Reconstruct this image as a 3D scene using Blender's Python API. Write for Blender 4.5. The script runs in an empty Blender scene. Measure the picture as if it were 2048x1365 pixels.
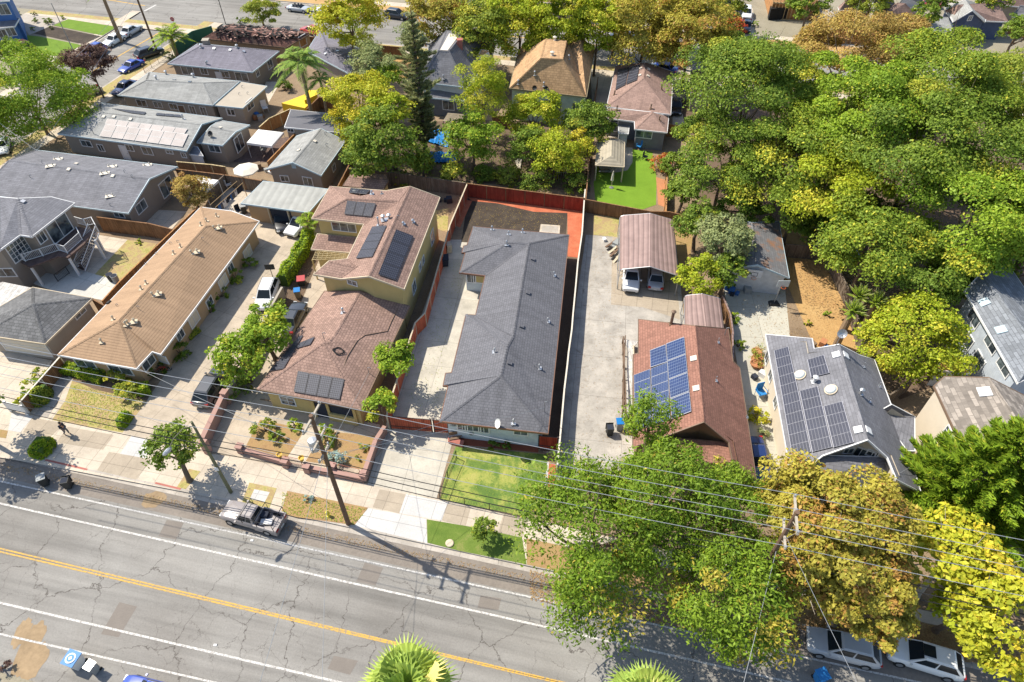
import bpy, math, random
import numpy as np
from mathutils import Vector, Matrix
from mathutils.geometry import intersect_ray_tri, tessellate_polygon
S = bpy.context.scene
# ---------------------------------------------------------------- camera, sky, sun, exposure
FPX, PITCH, CAMH = 1350.0, math.radians(46.0), 48.0
cam = bpy.data.objects.new("camera", bpy.data.cameras.new("camera")); S.collection.objects.link(cam)
cam.location = (0, 0, CAMH); cam.rotation_euler = (math.radians(90) - PITCH, 0, 0)
cam.data.sensor_width = 36; cam.data.lens = FPX / 2048 * 36; cam.data.clip_start = .5; cam.data.clip_end = 3000
S.camera = cam
SUN_EL, SUN_AZ = math.radians(52), math.radians(152)
sunv = Vector((math.cos(SUN_AZ) * math.cos(SUN_EL), math.sin(SUN_AZ) * math.cos(SUN_EL), math.sin(SUN_EL)))
W = bpy.data.worlds.new("World"); S.world = W; W.use_nodes = True
wn = W.node_tree.nodes; sky = wn.new("ShaderNodeTexSky"); sky.sky_type = 'NISHITA'; sky.sun_disc = False
sky.sun_elevation = SUN_EL; sky.sun_rotation = math.atan2(sunv.x, sunv.y)
W.node_tree.links.new(sky.outputs[0], wn["Background"].inputs[0]); wn["Background"].inputs[1].default_value = .145
sl = bpy.data.lights.new("sun", 'SUN'); sl.energy = 5.0; sl.angle = math.radians(.5); sl.color = (1, .93, .81)
so = bpy.data.objects.new("sun", sl); S.collection.objects.link(so); so.rotation_euler = sunv.to_track_quat('Z', 'Y').to_euler()
S.view_settings.view_transform = 'Standard'; S.view_settings.look = 'None'; S.view_settings.exposure = .44
S.view_settings.gamma = 1
S.cycles.max_bounces = 5; S.cycles.diffuse_bounces = 2; S.cycles.glossy_bounces = 2; S.cycles.transmission_bounces = 2
S.cycles.transparent_max_bounces = 4

# ---------------------------------------------------------------- pixel -> world (a point of the place seen at that pixel, at height z)
CF = Vector((0, math.cos(PITCH), -math.sin(PITCH))); CU = Vector((0, math.sin(PITCH), math.cos(PITCH))); CR = Vector((1, 0, 0))
CP = Vector((0, 0, CAMH))
ZM = {0: (1, 0, 0), 1: (3.412, 0, 0), 2: (3.413, 450, 0), 3: (3.413, 950, 0), 4: (3.413, 1450, 0), 5: (3.689, 0, 350), 6: (4.136, 450, 330),
      7: (4.136, 850, 330), 8: (3.792, 1150, 400), 9: (3.174, 1548, 350), 10: (3.689, 0, 640), 11: (3.792, 400, 620), 12: (3.792, 760, 700),
      13: (3.412, 1150, 600), 14: (3.25, 1548, 640), 15: (3.371, 0, 960), 16: (3.792, 400, 900), 17: (3.371, 700, 960), 18: (3.371, 1000, 960), 19: (3.371, 1498, 960)}
def ray(k, x, y):
    s, ox, oy = ZM[k]; x = x / s + ox; y = y / s + oy
    return CR * ((x - 1024) / FPX) + CU * ((682.5 - y) / FPX) + CF
def P(k, x, y, z=0.0):
    d = ray(k, x, y); return CP + d * ((z - CAMH) / d.z)
ROAD_Z = -.13

# ---------------------------------------------------------------- materials
MATS = {}
class NB:
    def __init__(s, name):
        s.m = bpy.data.materials.new(name); s.m.use_nodes = True; s.t = s.m.node_tree; s.n = s.t.nodes
        s.b = s.n["Principled BSDF"]; s.out = s.n["Material Output"]
        s.b.inputs["Specular IOR Level"].default_value = .25
        MATS[name] = s.m
    def link(s, a, b): s.t.links.new(a, b)
    def uv(s, scale=(1, 1, 1), rot=0):
        c = s.n.new("ShaderNodeUVMap"); m = s.n.new("ShaderNodeMapping"); s.link(c.outputs[0], m.inputs[0])
        m.inputs["Scale"].default_value = scale; m.inputs["Rotation"].default_value = (0, 0, rot); return m.outputs[0]
    def pos(s, scale=(1, 1, 1)):
        c = s.n.new("ShaderNodeNewGeometry"); m = s.n.new("ShaderNodeMapping"); s.link(c.outputs["Position"], m.inputs[0])
        m.inputs["Scale"].default_value = scale; return m.outputs[0]
    def noise(s, vec, scale, detail=4, rough=.6, dist=0):
        n = s.n.new("ShaderNodeTexNoise"); s.link(vec, n.inputs["Vector"]); n.inputs["Scale"].default_value = scale
        n.inputs["Detail"].default_value = detail; n.inputs["Roughness"].default_value = rough; n.inputs["Distortion"].default_value = dist
        return n.outputs["Fac"]
    def ramp(s, fac, stops):
        r = s.n.new("ShaderNodeValToRGB"); s.link(fac, r.inputs[0]); e = r.color_ramp.elements
        while len(e) < len(stops): e.new(.5)
        for el, (p, c) in zip(e, stops):
            el.position = p; el.color = (c, c, c, 1) if isinstance(c, (int, float)) else (*c, 1)
        return r.outputs[0]
    def mix(s, fac, a, b, mode='MIX'):
        m = s.n.new("ShaderNodeMix"); m.data_type = 'RGBA'; m.blend_type = mode; m.clamp_factor = True
        for sock, v in ((m.inputs[0], fac), (m.inputs[6], a), (m.inputs[7], b)):
            if isinstance(v, (int, float)): sock.default_value = v if sock.type == 'VALUE' else (v, v, v, 1)
            elif isinstance(v, tuple): sock.default_value = (*v, 1)
            else: s.link(v, sock)
        return m.outputs[2]
    def math(s, op, a, b=0.0):
        m = s.n.new("ShaderNodeMath"); m.operation = op
        for i, v in enumerate((a, b)):
            if isinstance(v, (int, float)): m.inputs[i].default_value = v
            else: s.link(v, m.inputs[i])
        return m.outputs[0]
    def bump(s, h, strength=.4, dist=.02):
        b = s.n.new("ShaderNodeBump"); b.inputs["Strength"].default_value = strength; b.inputs["Distance"].default_value = dist
        s.link(h, b.inputs["Height"]); s.link(b.outputs[0], s.b.inputs["Normal"])
    def fin(s, col, rough=.85, metal=0):
        if isinstance(col, tuple): s.b.inputs["Base Color"].default_value = (*col, 1)
        else: s.link(col, s.b.inputs["Base Color"])
        s.b.inputs["Roughness"].default_value = rough; s.b.inputs["Metallic"].default_value = metal
        return s.m
def cm(c, f): return tuple(min(1, v * f) for v in c)

def mottled(name, c, f=.25, sc=1.2, rough=.85, fine=14, metal=0, bump=.15):
    b = NB(name); v = b.pos(); n1 = b.noise(v, sc, 5); n2 = b.noise(v, fine, 3)
    k = b.math('MULTIPLY', b.math('ADD', n1, n2), .5)
    col = b.ramp(k, [(.3, cm(c, 1 - f)), (.7, cm(c, 1 + f))])
    if bump: b.bump(n2, bump)
    return b.fin(col, rough, metal)
def shingle(name, c, row=.28, w=.8, f=.22, line=.55, stain=.2, stain_c=None, cap=False):
    b = NB(name); v = b.uv(); br = b.n.new("ShaderNodeTexBrick"); b.link(v, br.inputs["Vector"])
    br.inputs["Scale"].default_value = 1; br.inputs["Brick Width"].default_value = w; br.inputs["Row Height"].default_value = row
    br.inputs["Mortar Size"].default_value = row * (.09 if w < 50 else .16); br.inputs["Mortar Smooth"].default_value = .4
    br.inputs["Color1"].default_value = (*cm(c, 1 - f), 1); br.inputs["Color2"].default_value = (*cm(c, 1 + f), 1)
    br.inputs["Mortar"].default_value = (*cm(c, line), 1); br.offset = .37; br.offset_frequency = 2
    p = b.pos(); big = b.noise(p, .35, 5, .65); fine = b.noise(p, 9, 3, .8)
    col = b.mix(.55, br.outputs["Color"], b.ramp(big, [(.3, 1 - stain), (.7, 1 + stain)]), 'MULTIPLY')
    col = b.mix(.5, col, b.ramp(fine, [(.25, .72), (.75, 1.28)]), 'MULTIPLY')
    stv = b.uv((1.6, .13, 1)); col = b.mix(.6, col, b.ramp(b.noise(stv, 1.0, 5, .7), [(.32, .74), (.5, 1), (.7, 1.22)]), 'MULTIPLY')
    if stain_c: col = b.mix(b.ramp(b.noise(p, .5, 6, .7), [(.5, 0), (.62, .85)]), col, stain_c)
    b.bump(br.outputs["Fac"], -.35, .03)
    return b.fin(col, .9)
def siding(name, c, row=.2, f=.12):
    b = NB(name); v = b.uv(); w = b.n.new("ShaderNodeTexWave"); w.wave_type = 'BANDS'; w.bands_direction = 'Y'; w.wave_profile = 'SAW'
    b.link(v, w.inputs[0]); w.inputs["Scale"].default_value = .314 / row
    n = b.noise(b.pos(), 1.5, 5)
    col = b.ramp(n, [(.3, cm(c, 1 - f)), (.7, cm(c, 1 + f))])
    col = b.mix(.8, col, b.ramp(w.outputs["Fac"], [(0, .7), (.15, 1)]), 'MULTIPLY'); b.bump(w.outputs["Fac"], .3, .02)
    return b.fin(col, .75)
def ribbed(name, c, pitch=.3, ax='X', rough=.5, metal=.1, line=.72):
    b = NB(name); v = b.uv(); w = b.n.new("ShaderNodeTexWave"); w.bands_direction = ax
    b.link(v, w.inputs[0]); w.inputs["Scale"].default_value = .314 / pitch
    n = b.noise(b.pos(), .8, 5)
    col = b.ramp(n, [(.3, cm(c, .85)), (.7, cm(c, 1.15))])
    col = b.mix(.9, col, b.ramp(w.outputs["Fac"], [(.0, line), (.35, 1)]), 'MULTIPLY'); b.bump(w.outputs["Fac"], .5, .04)
    return b.fin(col, rough, metal)
def planks(name, c, c2, w=.15, rough=.85):
    b = NB(name); v = b.uv(); br = b.n.new("ShaderNodeTexBrick"); b.link(v, br.inputs["Vector"])
    br.inputs["Scale"].default_value = 1; br.inputs["Brick Width"].default_value = w; br.inputs["Row Height"].default_value = 9
    br.inputs["Mortar Size"].default_value = .012; br.inputs["Color1"].default_value = (*c, 1); br.inputs["Color2"].default_value = (*c2, 1)
    br.inputs["Mortar"].default_value = (*cm(c, .3), 1)
    n = b.noise(b.pos((1, 1, .3)), 3, 5)
    col = b.mix(.9, br.outputs["Color"], b.ramp(n, [(.25, .6), (.75, 1.35)]), 'MULTIPLY')
    return b.fin(col, rough)
def ground(name, stops, sc=.25, fine=6, rough=.95, bump=.5, mixf=.5):
    b = NB(name); v = b.pos(); n = b.noise(v, sc, 8, .68, .4); n2 = b.noise(v, fine, 5, .75)
    k = b.math('ADD', b.math('MULTIPLY', n, 1 - mixf), b.math('MULTIPLY', n2, mixf))
    col = b.ramp(k, stops); b.bump(n2, bump, .08)
    return b.fin(col, rough)
def concrete(name, c, rot=0.0, jx=1.6, jy=1.6, f=.16, line=.62, stains=.3, var=.06):
    b = NB(name); p = b.pos(); m = b.n.new("ShaderNodeMapping"); b.link(p, m.inputs[0]); m.inputs["Rotation"].default_value = (0, 0, rot)
    br = b.n.new("ShaderNodeTexBrick"); b.link(m.outputs[0], br.inputs["Vector"]); br.inputs["Scale"].default_value = 1; br.offset = 0
    br.inputs["Brick Width"].default_value = jx; br.inputs["Row Height"].default_value = jy; br.inputs["Mortar Size"].default_value = .022
    br.inputs["Color1"].default_value = (*cm(c, 1 - var), 1); br.inputs["Color2"].default_value = (*cm(c, 1 + var), 1); br.inputs["Mortar"].default_value = (*cm(c, line), 1)
    n = b.noise(p, .55, 7, .7); n2 = b.noise(p, 7, 5, .75)
    col = b.mix(1., br.outputs["Color"], b.ramp(n, [(.3, 1 - f), (.65, 1 + f)]), 'MULTIPLY')
    col = b.mix(.7, col, b.ramp(n2, [(.3, .84), (.7, 1.14)]), 'MULTIPLY')
    col = b.mix(b.ramp(b.noise(p, .9, 6, .75, 1), [(.56, 0), (.72, stains)]), col, (.16, .13, .10))
    return b.fin(col, .9)
def flat(name, c, rough=.6, metal=0):
    return NB(name).fin(c, rough, metal)
def leafmat(name, trans=.3):
    b = NB(name); at = b.n.new("ShaderNodeAttribute"); at.attribute_name = "Col"
    b.n.remove(b.b); d = b.n.new("ShaderNodeBsdfDiffuse"); t = b.n.new("ShaderNodeBsdfTranslucent"); g = b.n.new("ShaderNodeBsdfGlossy")
    g.inputs["Roughness"].default_value = .5; g.inputs["Color"].default_value = (.7, .75, .5, 1)
    a = b.n.new("ShaderNodeMixShader"); a.inputs[0].default_value = trans; a2 = b.n.new("ShaderNodeMixShader"); a2.inputs[0].default_value = .02
    b.link(at.outputs["Color"], d.inputs[0]); b.link(at.outputs["Color"], t.inputs[0])
    b.link(d.outputs[0], a.inputs[1]); b.link(t.outputs[0], a.inputs[2]); b.link(a.outputs[0], a2.inputs[1]); b.link(g.outputs[0], a2.inputs[2])
    b.link(a2.outputs[0], b.out.inputs[0]); return b.m
def panelmat(name, c, line, cells=(6, 10), frame=(.6, .62, .65), lw=.06, lo=.35):
    b = NB(name); v = b.uv((cells[0], cells[1], 1)); sx = b.n.new("ShaderNodeSeparateXYZ"); b.link(v, sx.inputs[0])
    def ln(o, w):
        f = b.math('ABSOLUTE', b.math('SUBTRACT', b.math('FRACT', o), .5)); return b.math('GREATER_THAN', f, .5 - w)
    g = b.math('MAXIMUM', ln(sx.outputs[0], lw), ln(sx.outputs[1], lw))
    v2 = b.uv(); s2 = b.n.new("ShaderNodeSeparateXYZ"); b.link(v2, s2.inputs[0])
    fr = b.math('MAXIMUM', b.math('GREATER_THAN', b.math('ABSOLUTE', b.math('SUBTRACT', s2.outputs[0], .5)), .472), b.math('GREATER_THAN', b.math('ABSOLUTE', b.math('SUBTRACT', s2.outputs[1], .5)), .484))
    n = b.noise(b.pos(), .6, 3)
    base = b.ramp(n, [(.3, cm(c, .8)), (.7, cm(c, 1.2))])
    col = b.mix(fr, b.mix(g, base, line), frame)
    b.b.inputs["Specular IOR Level"].default_value = .3
    return b.fin(col, lo)
def asphalt(name, rot):
    b = NB(name); p = b.pos(); m = b.n.new("ShaderNodeMapping"); b.link(p, m.inputs[0]); m.inputs["Rotation"].default_value = (0, 0, rot)
    v = m.outputs[0]
    n0 = b.n.new("ShaderNodeTexNoise"); b.link(v, n0.inputs["Vector"]); n0.inputs["Scale"].default_value = .55; n0.inputs["Detail"].default_value = 6
    n0.inputs["Roughness"].default_value = .62
    dv = b.n.new("ShaderNodeVectorMath"); dv.operation = 'MULTIPLY_ADD'; b.link(n0.outputs["Color"], dv.inputs[0]); dv.inputs[1].default_value = (2.6, 2.6, 0); b.link(v, dv.inputs[2])
    def crack(sx, sy, w, seed):
        mm = b.n.new("ShaderNodeMapping"); b.link(dv.outputs[0], mm.inputs[0]); mm.inputs["Scale"].default_value = (sx, sy, 1); mm.inputs["Location"].default_value = (seed, seed * 1.7, 0)
        vo = b.n.new("ShaderNodeTexVoronoi"); vo.feature = 'DISTANCE_TO_EDGE'; vo.voronoi_dimensions = '2D'; b.link(mm.outputs[0], vo.inputs["Vector"]); vo.inputs["Scale"].default_value = 1
        return b.ramp(vo.outputs["Distance"], [(0, 1), (w, 0)])
    ck = b.mix(1., crack(.2, .17, .0095, 3.1), b.mix(1., crack(.5, .42, .010, 11.3), b.ramp(b.noise(v, .12, 3), [(.46, 0), (.54, .8)]), 'MULTIPLY'), 'LIGHTEN')
    msk = b.ramp(b.noise(v, .22, 3), [(.34, .35), (.5, 1)])
    ck = b.mix(1., ck, msk, 'MULTIPLY')
    sv = b.n.new("ShaderNodeMapping"); b.link(v, sv.inputs[0]); sv.inputs["Scale"].default_value = (.04, .9, 1)
    streak = b.noise(sv.outputs[0], 1.2, 5, .6); big = b.noise(v, .09, 5, .6); fine = b.noise(v, 9, 5, .8)
    base = b.ramp(big, [(.35, (.205, .192, .172)), (.65, (.27, .258, .235))])
    base = b.mix(.95, base, b.ramp(streak, [(.3, .72), (.5, 1), (.7, 1.2)]), 'MULTIPLY'); base = b.mix(b.ramp(b.noise(v, 1.1, 6, .8, 1.5), [(.6, 0), (.72, .5)]), base, (.11, .1, .09))
    base = b.mix(.8, base, b.ramp(fine, [(.3, .82), (.7, 1.2)]), 'MULTIPLY')
    col = b.mix(ck, base, (.075, .064, .055)); b.bump(fine, .2, .01)
    return b.fin(col, .9)

RA = math.radians(-12.4); LA = math.radians(-9)
asphalt('asphalt', -RA)
mottled('asphalt_patch', (.2, .175, .15), .15, .8); mottled('asphalt_edge', (.215, .185, .155), .22, .5, fine=5)
mottled('rust_stain', (.30, .215, .125), .25, .6, fine=4)
def paint(name, c):
    b = NB(name); n = b.noise(b.pos(), 7, 5, .75); return b.fin(b.mix(b.ramp(n, [(.44, 0), (.62, .85)]), c, (.22, .2, .18)), .8)
paint('white_line', (.62, .6, .56)); paint('yellow_line', (.62, .37, .06))
concrete('concrete', (.50, .43, .34), -RA); concrete('concrete_new', (.50, .485, .46), -RA, 2.4, 2.4, .08, stains=.05)
concrete('concrete_tan', (.37, .31, .235), -RA, 1.6, 1.6, .12); concrete('drive_left', (.43, .36, .275), math.radians(-66), 3.4, 3.4, .18)
concrete('drive_mid', (.45, .415, .345), math.radians(8), 2.6, 3.2, .16, stains=.25); concrete('drive_right', (.37, .34, .295), math.radians(8), 4.6, 5.0, .26, stains=.8)
concrete('drive_hoop', (.44, .42, .35), math.radians(4), 3.6, 4.4, .08, stains=.12); concrete('kerbstone', (.40, .36, .31), -RA, 3, 30, .2)
concrete('patio_white', (.5, .49, .44), math.radians(20), 2.6, 2.6, .08, stains=.1)
mottled('red_kerb', (.38, .14, .11), .3)
ground('bare_ground', [(.3, (.12, .085, .055)), (.5, (.25, .18, .115)), (.68, (.36, .27, .17))])
ground('dry_yard', [(.3, (.30, .17, .07)), (.5, (.44, .27, .11)), (.66, (.52, .36, .16)), (.72, (.20, .19, .07))])
ground('dry_lawn', [(.36, (.40, .29, .17)), (.46, (.34, .24, .12)), (.52, (.42, .35, .14)), (.58, (.27, .25, .07)), (.66, (.48, .39, .17))], .7, 4, mixf=.35)
ground('front_dirt', [(.36, (.24, .145, .07)), (.48, (.36, .23, .11)), (.56, (.30, .21, .08)), (.66, (.46, .31, .17))], .7, 6, mixf=.4)
ground('lawn_patchy', [(.36, (.075, .14, .03)), (.48, (.13, .20, .04)), (.55, (.30, .32, .075)), (.68, (.44, .38, .13))], .4, 8, mixf=.25)
ground('lawn_green', [(.35, (.10, .18, .015)), (.65, (.17, .27, .03))], .8, 10)
ground('lawn_strip', [(.36, (.08, .14, .02)), (.56, (.14, .2, .035)), (.7, (.3, .26, .1))], .4, 8, mixf=.3)
ground('turf', [(.35, (.12, .22, .016)), (.65, (.18, .31, .026))], .5, 10)
ground('soil', [(.3, (.03, .024, .02)), (.5, (.06, .046, .035)), (.6, (.10, .078, .055)), (.72, (.2, .16, .12))], .6, 9)
ground('red_mulch', [(.3, (.30, .07, .035)), (.5, (.48, .14, .07)), (.7, (.60, .24, .13))], .8, 12)
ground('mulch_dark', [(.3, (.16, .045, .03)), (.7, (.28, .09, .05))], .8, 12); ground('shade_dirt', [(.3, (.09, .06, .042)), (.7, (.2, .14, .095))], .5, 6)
ground('gravel_bed', [(.3, (.30, .26, .22)), (.7, (.5, .46, .4))], .5, 12)
ground('block_far', [(.3, (.16, .13, .09)), (.5, (.28, .25, .18)), (.7, (.36, .32, .25))], .12, 5)
shingle('roof_slate', (.145, .145, .158), .24, .34, .09, .62, stain=.1); shingle('roof_grey', (.20, .20, .205), .28, .9, .12, .7)
shingle('roof_light', (.30, .30, .285), .26, .9, .12, .75); shingle('roof_cool', (.18, .18, .195), .26, .9, .12, .7)
shingle('roof_violet', (.19, .18, .21), .26, .9, .1, .75); shingle('roof_tan', (.46, .29, .155), .3, .5, .16, .6)
shingle('roof_brown_rows', (.37, .245, .15), .26, 90, .02, .72, stain=.14); shingle('roof_mauve', (.30, .195, .155), .26, .32, .16, .5, stain=.14)
shingle('roof_red', (.27, .135, .098), .24, .4, .12, .6); shingle('roof_rosebrown', (.30, .2, .165), .28, .6, .14, .7)
shingle('roof_patch', (.27, .235, .20), .36, .8, .38, .7); shingle('roof_charcoal', (.15, .15, .15), .3, .5, .2, .55)
shingle('roof_rusty', (.17, .17, .175), .28, .9, .12, .7, stain_c=(.3, .15, .075)); shingle('roof_burnt', (.17, .085, .065), .3, .5, .3, .5, stain=.4, stain_c=(.03, .028, .026))
shingle('roof_blue', (.2, .215, .235), .3, .8, .2, .6); mottled('roof_gravel', (.40, .35, .28), .1, .8); mottled('roof_flat_grey', (.13, .13, .145), .2, .5)
ribbed('metal_rose', (.31, .215, .19), .5, 'Y', .5, .1, .6); ribbed('metal_grey', (.33, .33, .30), .9, 'X', .55, 0, .88); ribbed('canopy_tan', (.38, .335, .25), .45, 'Y', .7, 0, .85)
siding('wall_paleblue', (.50, .56, .60)); siding('wall_mint', (.50, .62, .55)); siding('wall_white', (.62, .64, .64)); siding('wall_blue', (.07, .16, .38)); siding('wall_navy', (.075, .1, .17)); siding('wall_bluegrey', (.36, .42, .50)); siding('wall_lightblue', (.46, .51, .57)); siding('wall_slate', (.17, .175, .19))
for n_, c_ in (('wall_taupe', (.27, .23, .19)), ('wall_yellow', (.52, .40, .17)), ('wall_olive', (.42, .38, .2)), ('wall_cream', (.62, .54, .42)), ('wall_ivory', (.6, .54, .44)), ('wall_tan', (.42, .29, .17)), ('wall_greige', (.34, .30, .25)), ('wall_grey', (.22, .215, .21)), ('wall_pink', (.37, .225, .185)), ('wall_brown', (.25, .16, .1)), ('block_wall', (.36, .32, .26))):
    mottled(n_, c_, .1, .7, fine=30)
planks('fence_red', (.30, .045, .025), (.36, .065, .035)); planks('fence_brown', (.22, .115, .055), (.29, .16, .08)); planks('fence_grey', (.15, .115, .085), (.21, .17, .13))
planks('fence_orange', (.40, .19, .07), (.46, .24, .1)); planks('fence_redorange', (.44, .10, .05), (.50, .13, .065), .2); planks('deck_boards', (.12, .08, .07), (.16, .11, .09)); planks('lattice_cream', (.62, .5, .28), (.5, .38, .2), .25)
planks('white_slats', (.6, .58, .54), (.45, .43, .4), .3)
mottled('pole_wood', (.16, .10, .065), .3, 2); mottled('pole_green', (.17, .17, .1), .2, 2); mottled('bark', (.16, .115, .08), .35, 3); mottled('bark_pale', (.42, .37, .30), .3, 3); mottled('palm_bark', (.26, .18, .11), .35, 4)
mottled('raw_wood', (.48, .33, .17), .2, 1.5); mottled('cream_wood', (.55, .46, .33), .15, 1.5); mottled('charred', (.02, .018, .017), .5, 2); mottled('terracotta', (.42, .19, .09), .2, 3)
for n_, c_, r_, m_ in (('white_trim', (.7, .7, .69), .5, 0), ('blue_trim', (.42, .52, .56), .5, 0), ('dark_trim', (.07, .05, .045), .5, 0), ('brown_trim', (.18, .12, .08), .5, 0), ('copper_gutter', (.22, .12, .08), .4, .2), ('mint_trim', (.3, .26, .16), .6, 0),
                       ('galv', (.5, .51, .52), .35, .6), ('black_metal', (.02, .02, .022), .4, .3), ('grey_metal', (.28, .29, .3), .4, .5), ('wire', (.40, .41, .42), .4, .3), ('wire_dark', (.03, .03, .03), .6, 0),
                       ('tyre', (.02, .02, .02), .8, 0), ('rim', (.45, .46, .47), .3, .7), ('headlight', (.7, .72, .72), .15, 0), ('taillight', (.35, .02, .02), .3, 0), ('plate', (.6, .6, .58), .5, 0), ('orange_light', (.6, .2, .03), .4, 0),
                       ('bin_blue', (.03, .2, .5), .5, 0), ('bin_black', (.03, .032, .032), .55, 0), ('bin_brown', (.24, .19, .12), .6, 0), ('bin_grey', (.3, .31, .3), .6, 0), ('hydrant_yellow', (.75, .62, .08), .5, 0), ('pot_yellow', (.6, .38, .06), .6, 0),
                       ('tarp_blue', (.015, .17, .45), .45, 0), ('canvas_white', (.72, .71, .69), .8, 0), ('canvas_cream', (.66, .6, .5), .8, 0), ('tarp_yellow', (.72, .5, .03), .5, 0), ('cloth_and_shade_dark', (.03, .035, .05), .9, 0), ('cloth_blue', (.05, .15, .4), .9, 0), ('cloth_grey', (.12, .12, .13), .9, 0),
                       ('skin', (.36, .2, .13), .6, 0), ('hair_dark', (.02, .015, .012), .7, 0), ('orange_plastic', (.7, .12, .03), .5, 0), ('screen_green', (.03, .12, .08), .8, 0), ('wicker', (.2, .14, .09), .8, 0), ('hedge_core', (.07, .12, .02), .9, 0)):
    flat(n_, c_, r_, m_)
def glassm():
    b = NB('glass'); n = b.noise(b.pos(), .9, 2); b.b.inputs["Specular IOR Level"].default_value = .9
    return b.fin(b.ramp(n, [(.4, (.025, .035, .045)), (.62, (.13, .16, .17))]), .08)
glassm(); NB('car_glass').fin((.015, .02, .024), .06); NB('skylight_glass').fin((.5, .55, .55), .2)
def carpaint(name, c, metal=.0):
    b = NB(name); b.b.inputs["Coat Weight"].default_value = .8; b.b.inputs["Coat Roughness"].default_value = .06
    b.b.inputs["Specular IOR Level"].default_value = .5; return b.fin(c, .35, metal)
for n_, c_ in (('car_white', (.72, .73, .72)), ('car_silver', (.42, .44, .46)), ('car_black', (.015, .017, .022)), ('car_blue', (.02, .06, .34)), ('car_navy', (.012, .03, .12)), ('car_red', (.42, .045, .035)), ('car_dark', (.04, .045, .055)), ('car_tan', (.5, .46, .38)), ('car_brown', (.17, .12, .105)), ('car_greybrown', (.26, .23, .22)), ('car_maroon', (.08, .02, .02))):
    carpaint(n_, c_)
leafmat('leaves'); leafmat('frond', .25)
panelmat('panel_black', (.02, .022, .034), (.13, .135, .165), (6, 10), (.05, .05, .06), .06, .5)
panelmat('panel_blue', (.012, .032, .11), (.12, .16, .25), (6, 10), (.34, .36, .4), .07, .35)
panelmat('panel_indigo', (.02, .024, .045), (.145, .148, .17), (6, 10), (.36, .36, .4), .08, .35)
panelmat('panel_glare', (.36, .32, .3), (.42, .37, .34), (6, 10), (.6, .6, .58), .05, .6)  # sun glare is put into the pale cell colour
def M(x): return MATS[x] if isinstance(x, str) else x

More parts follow.
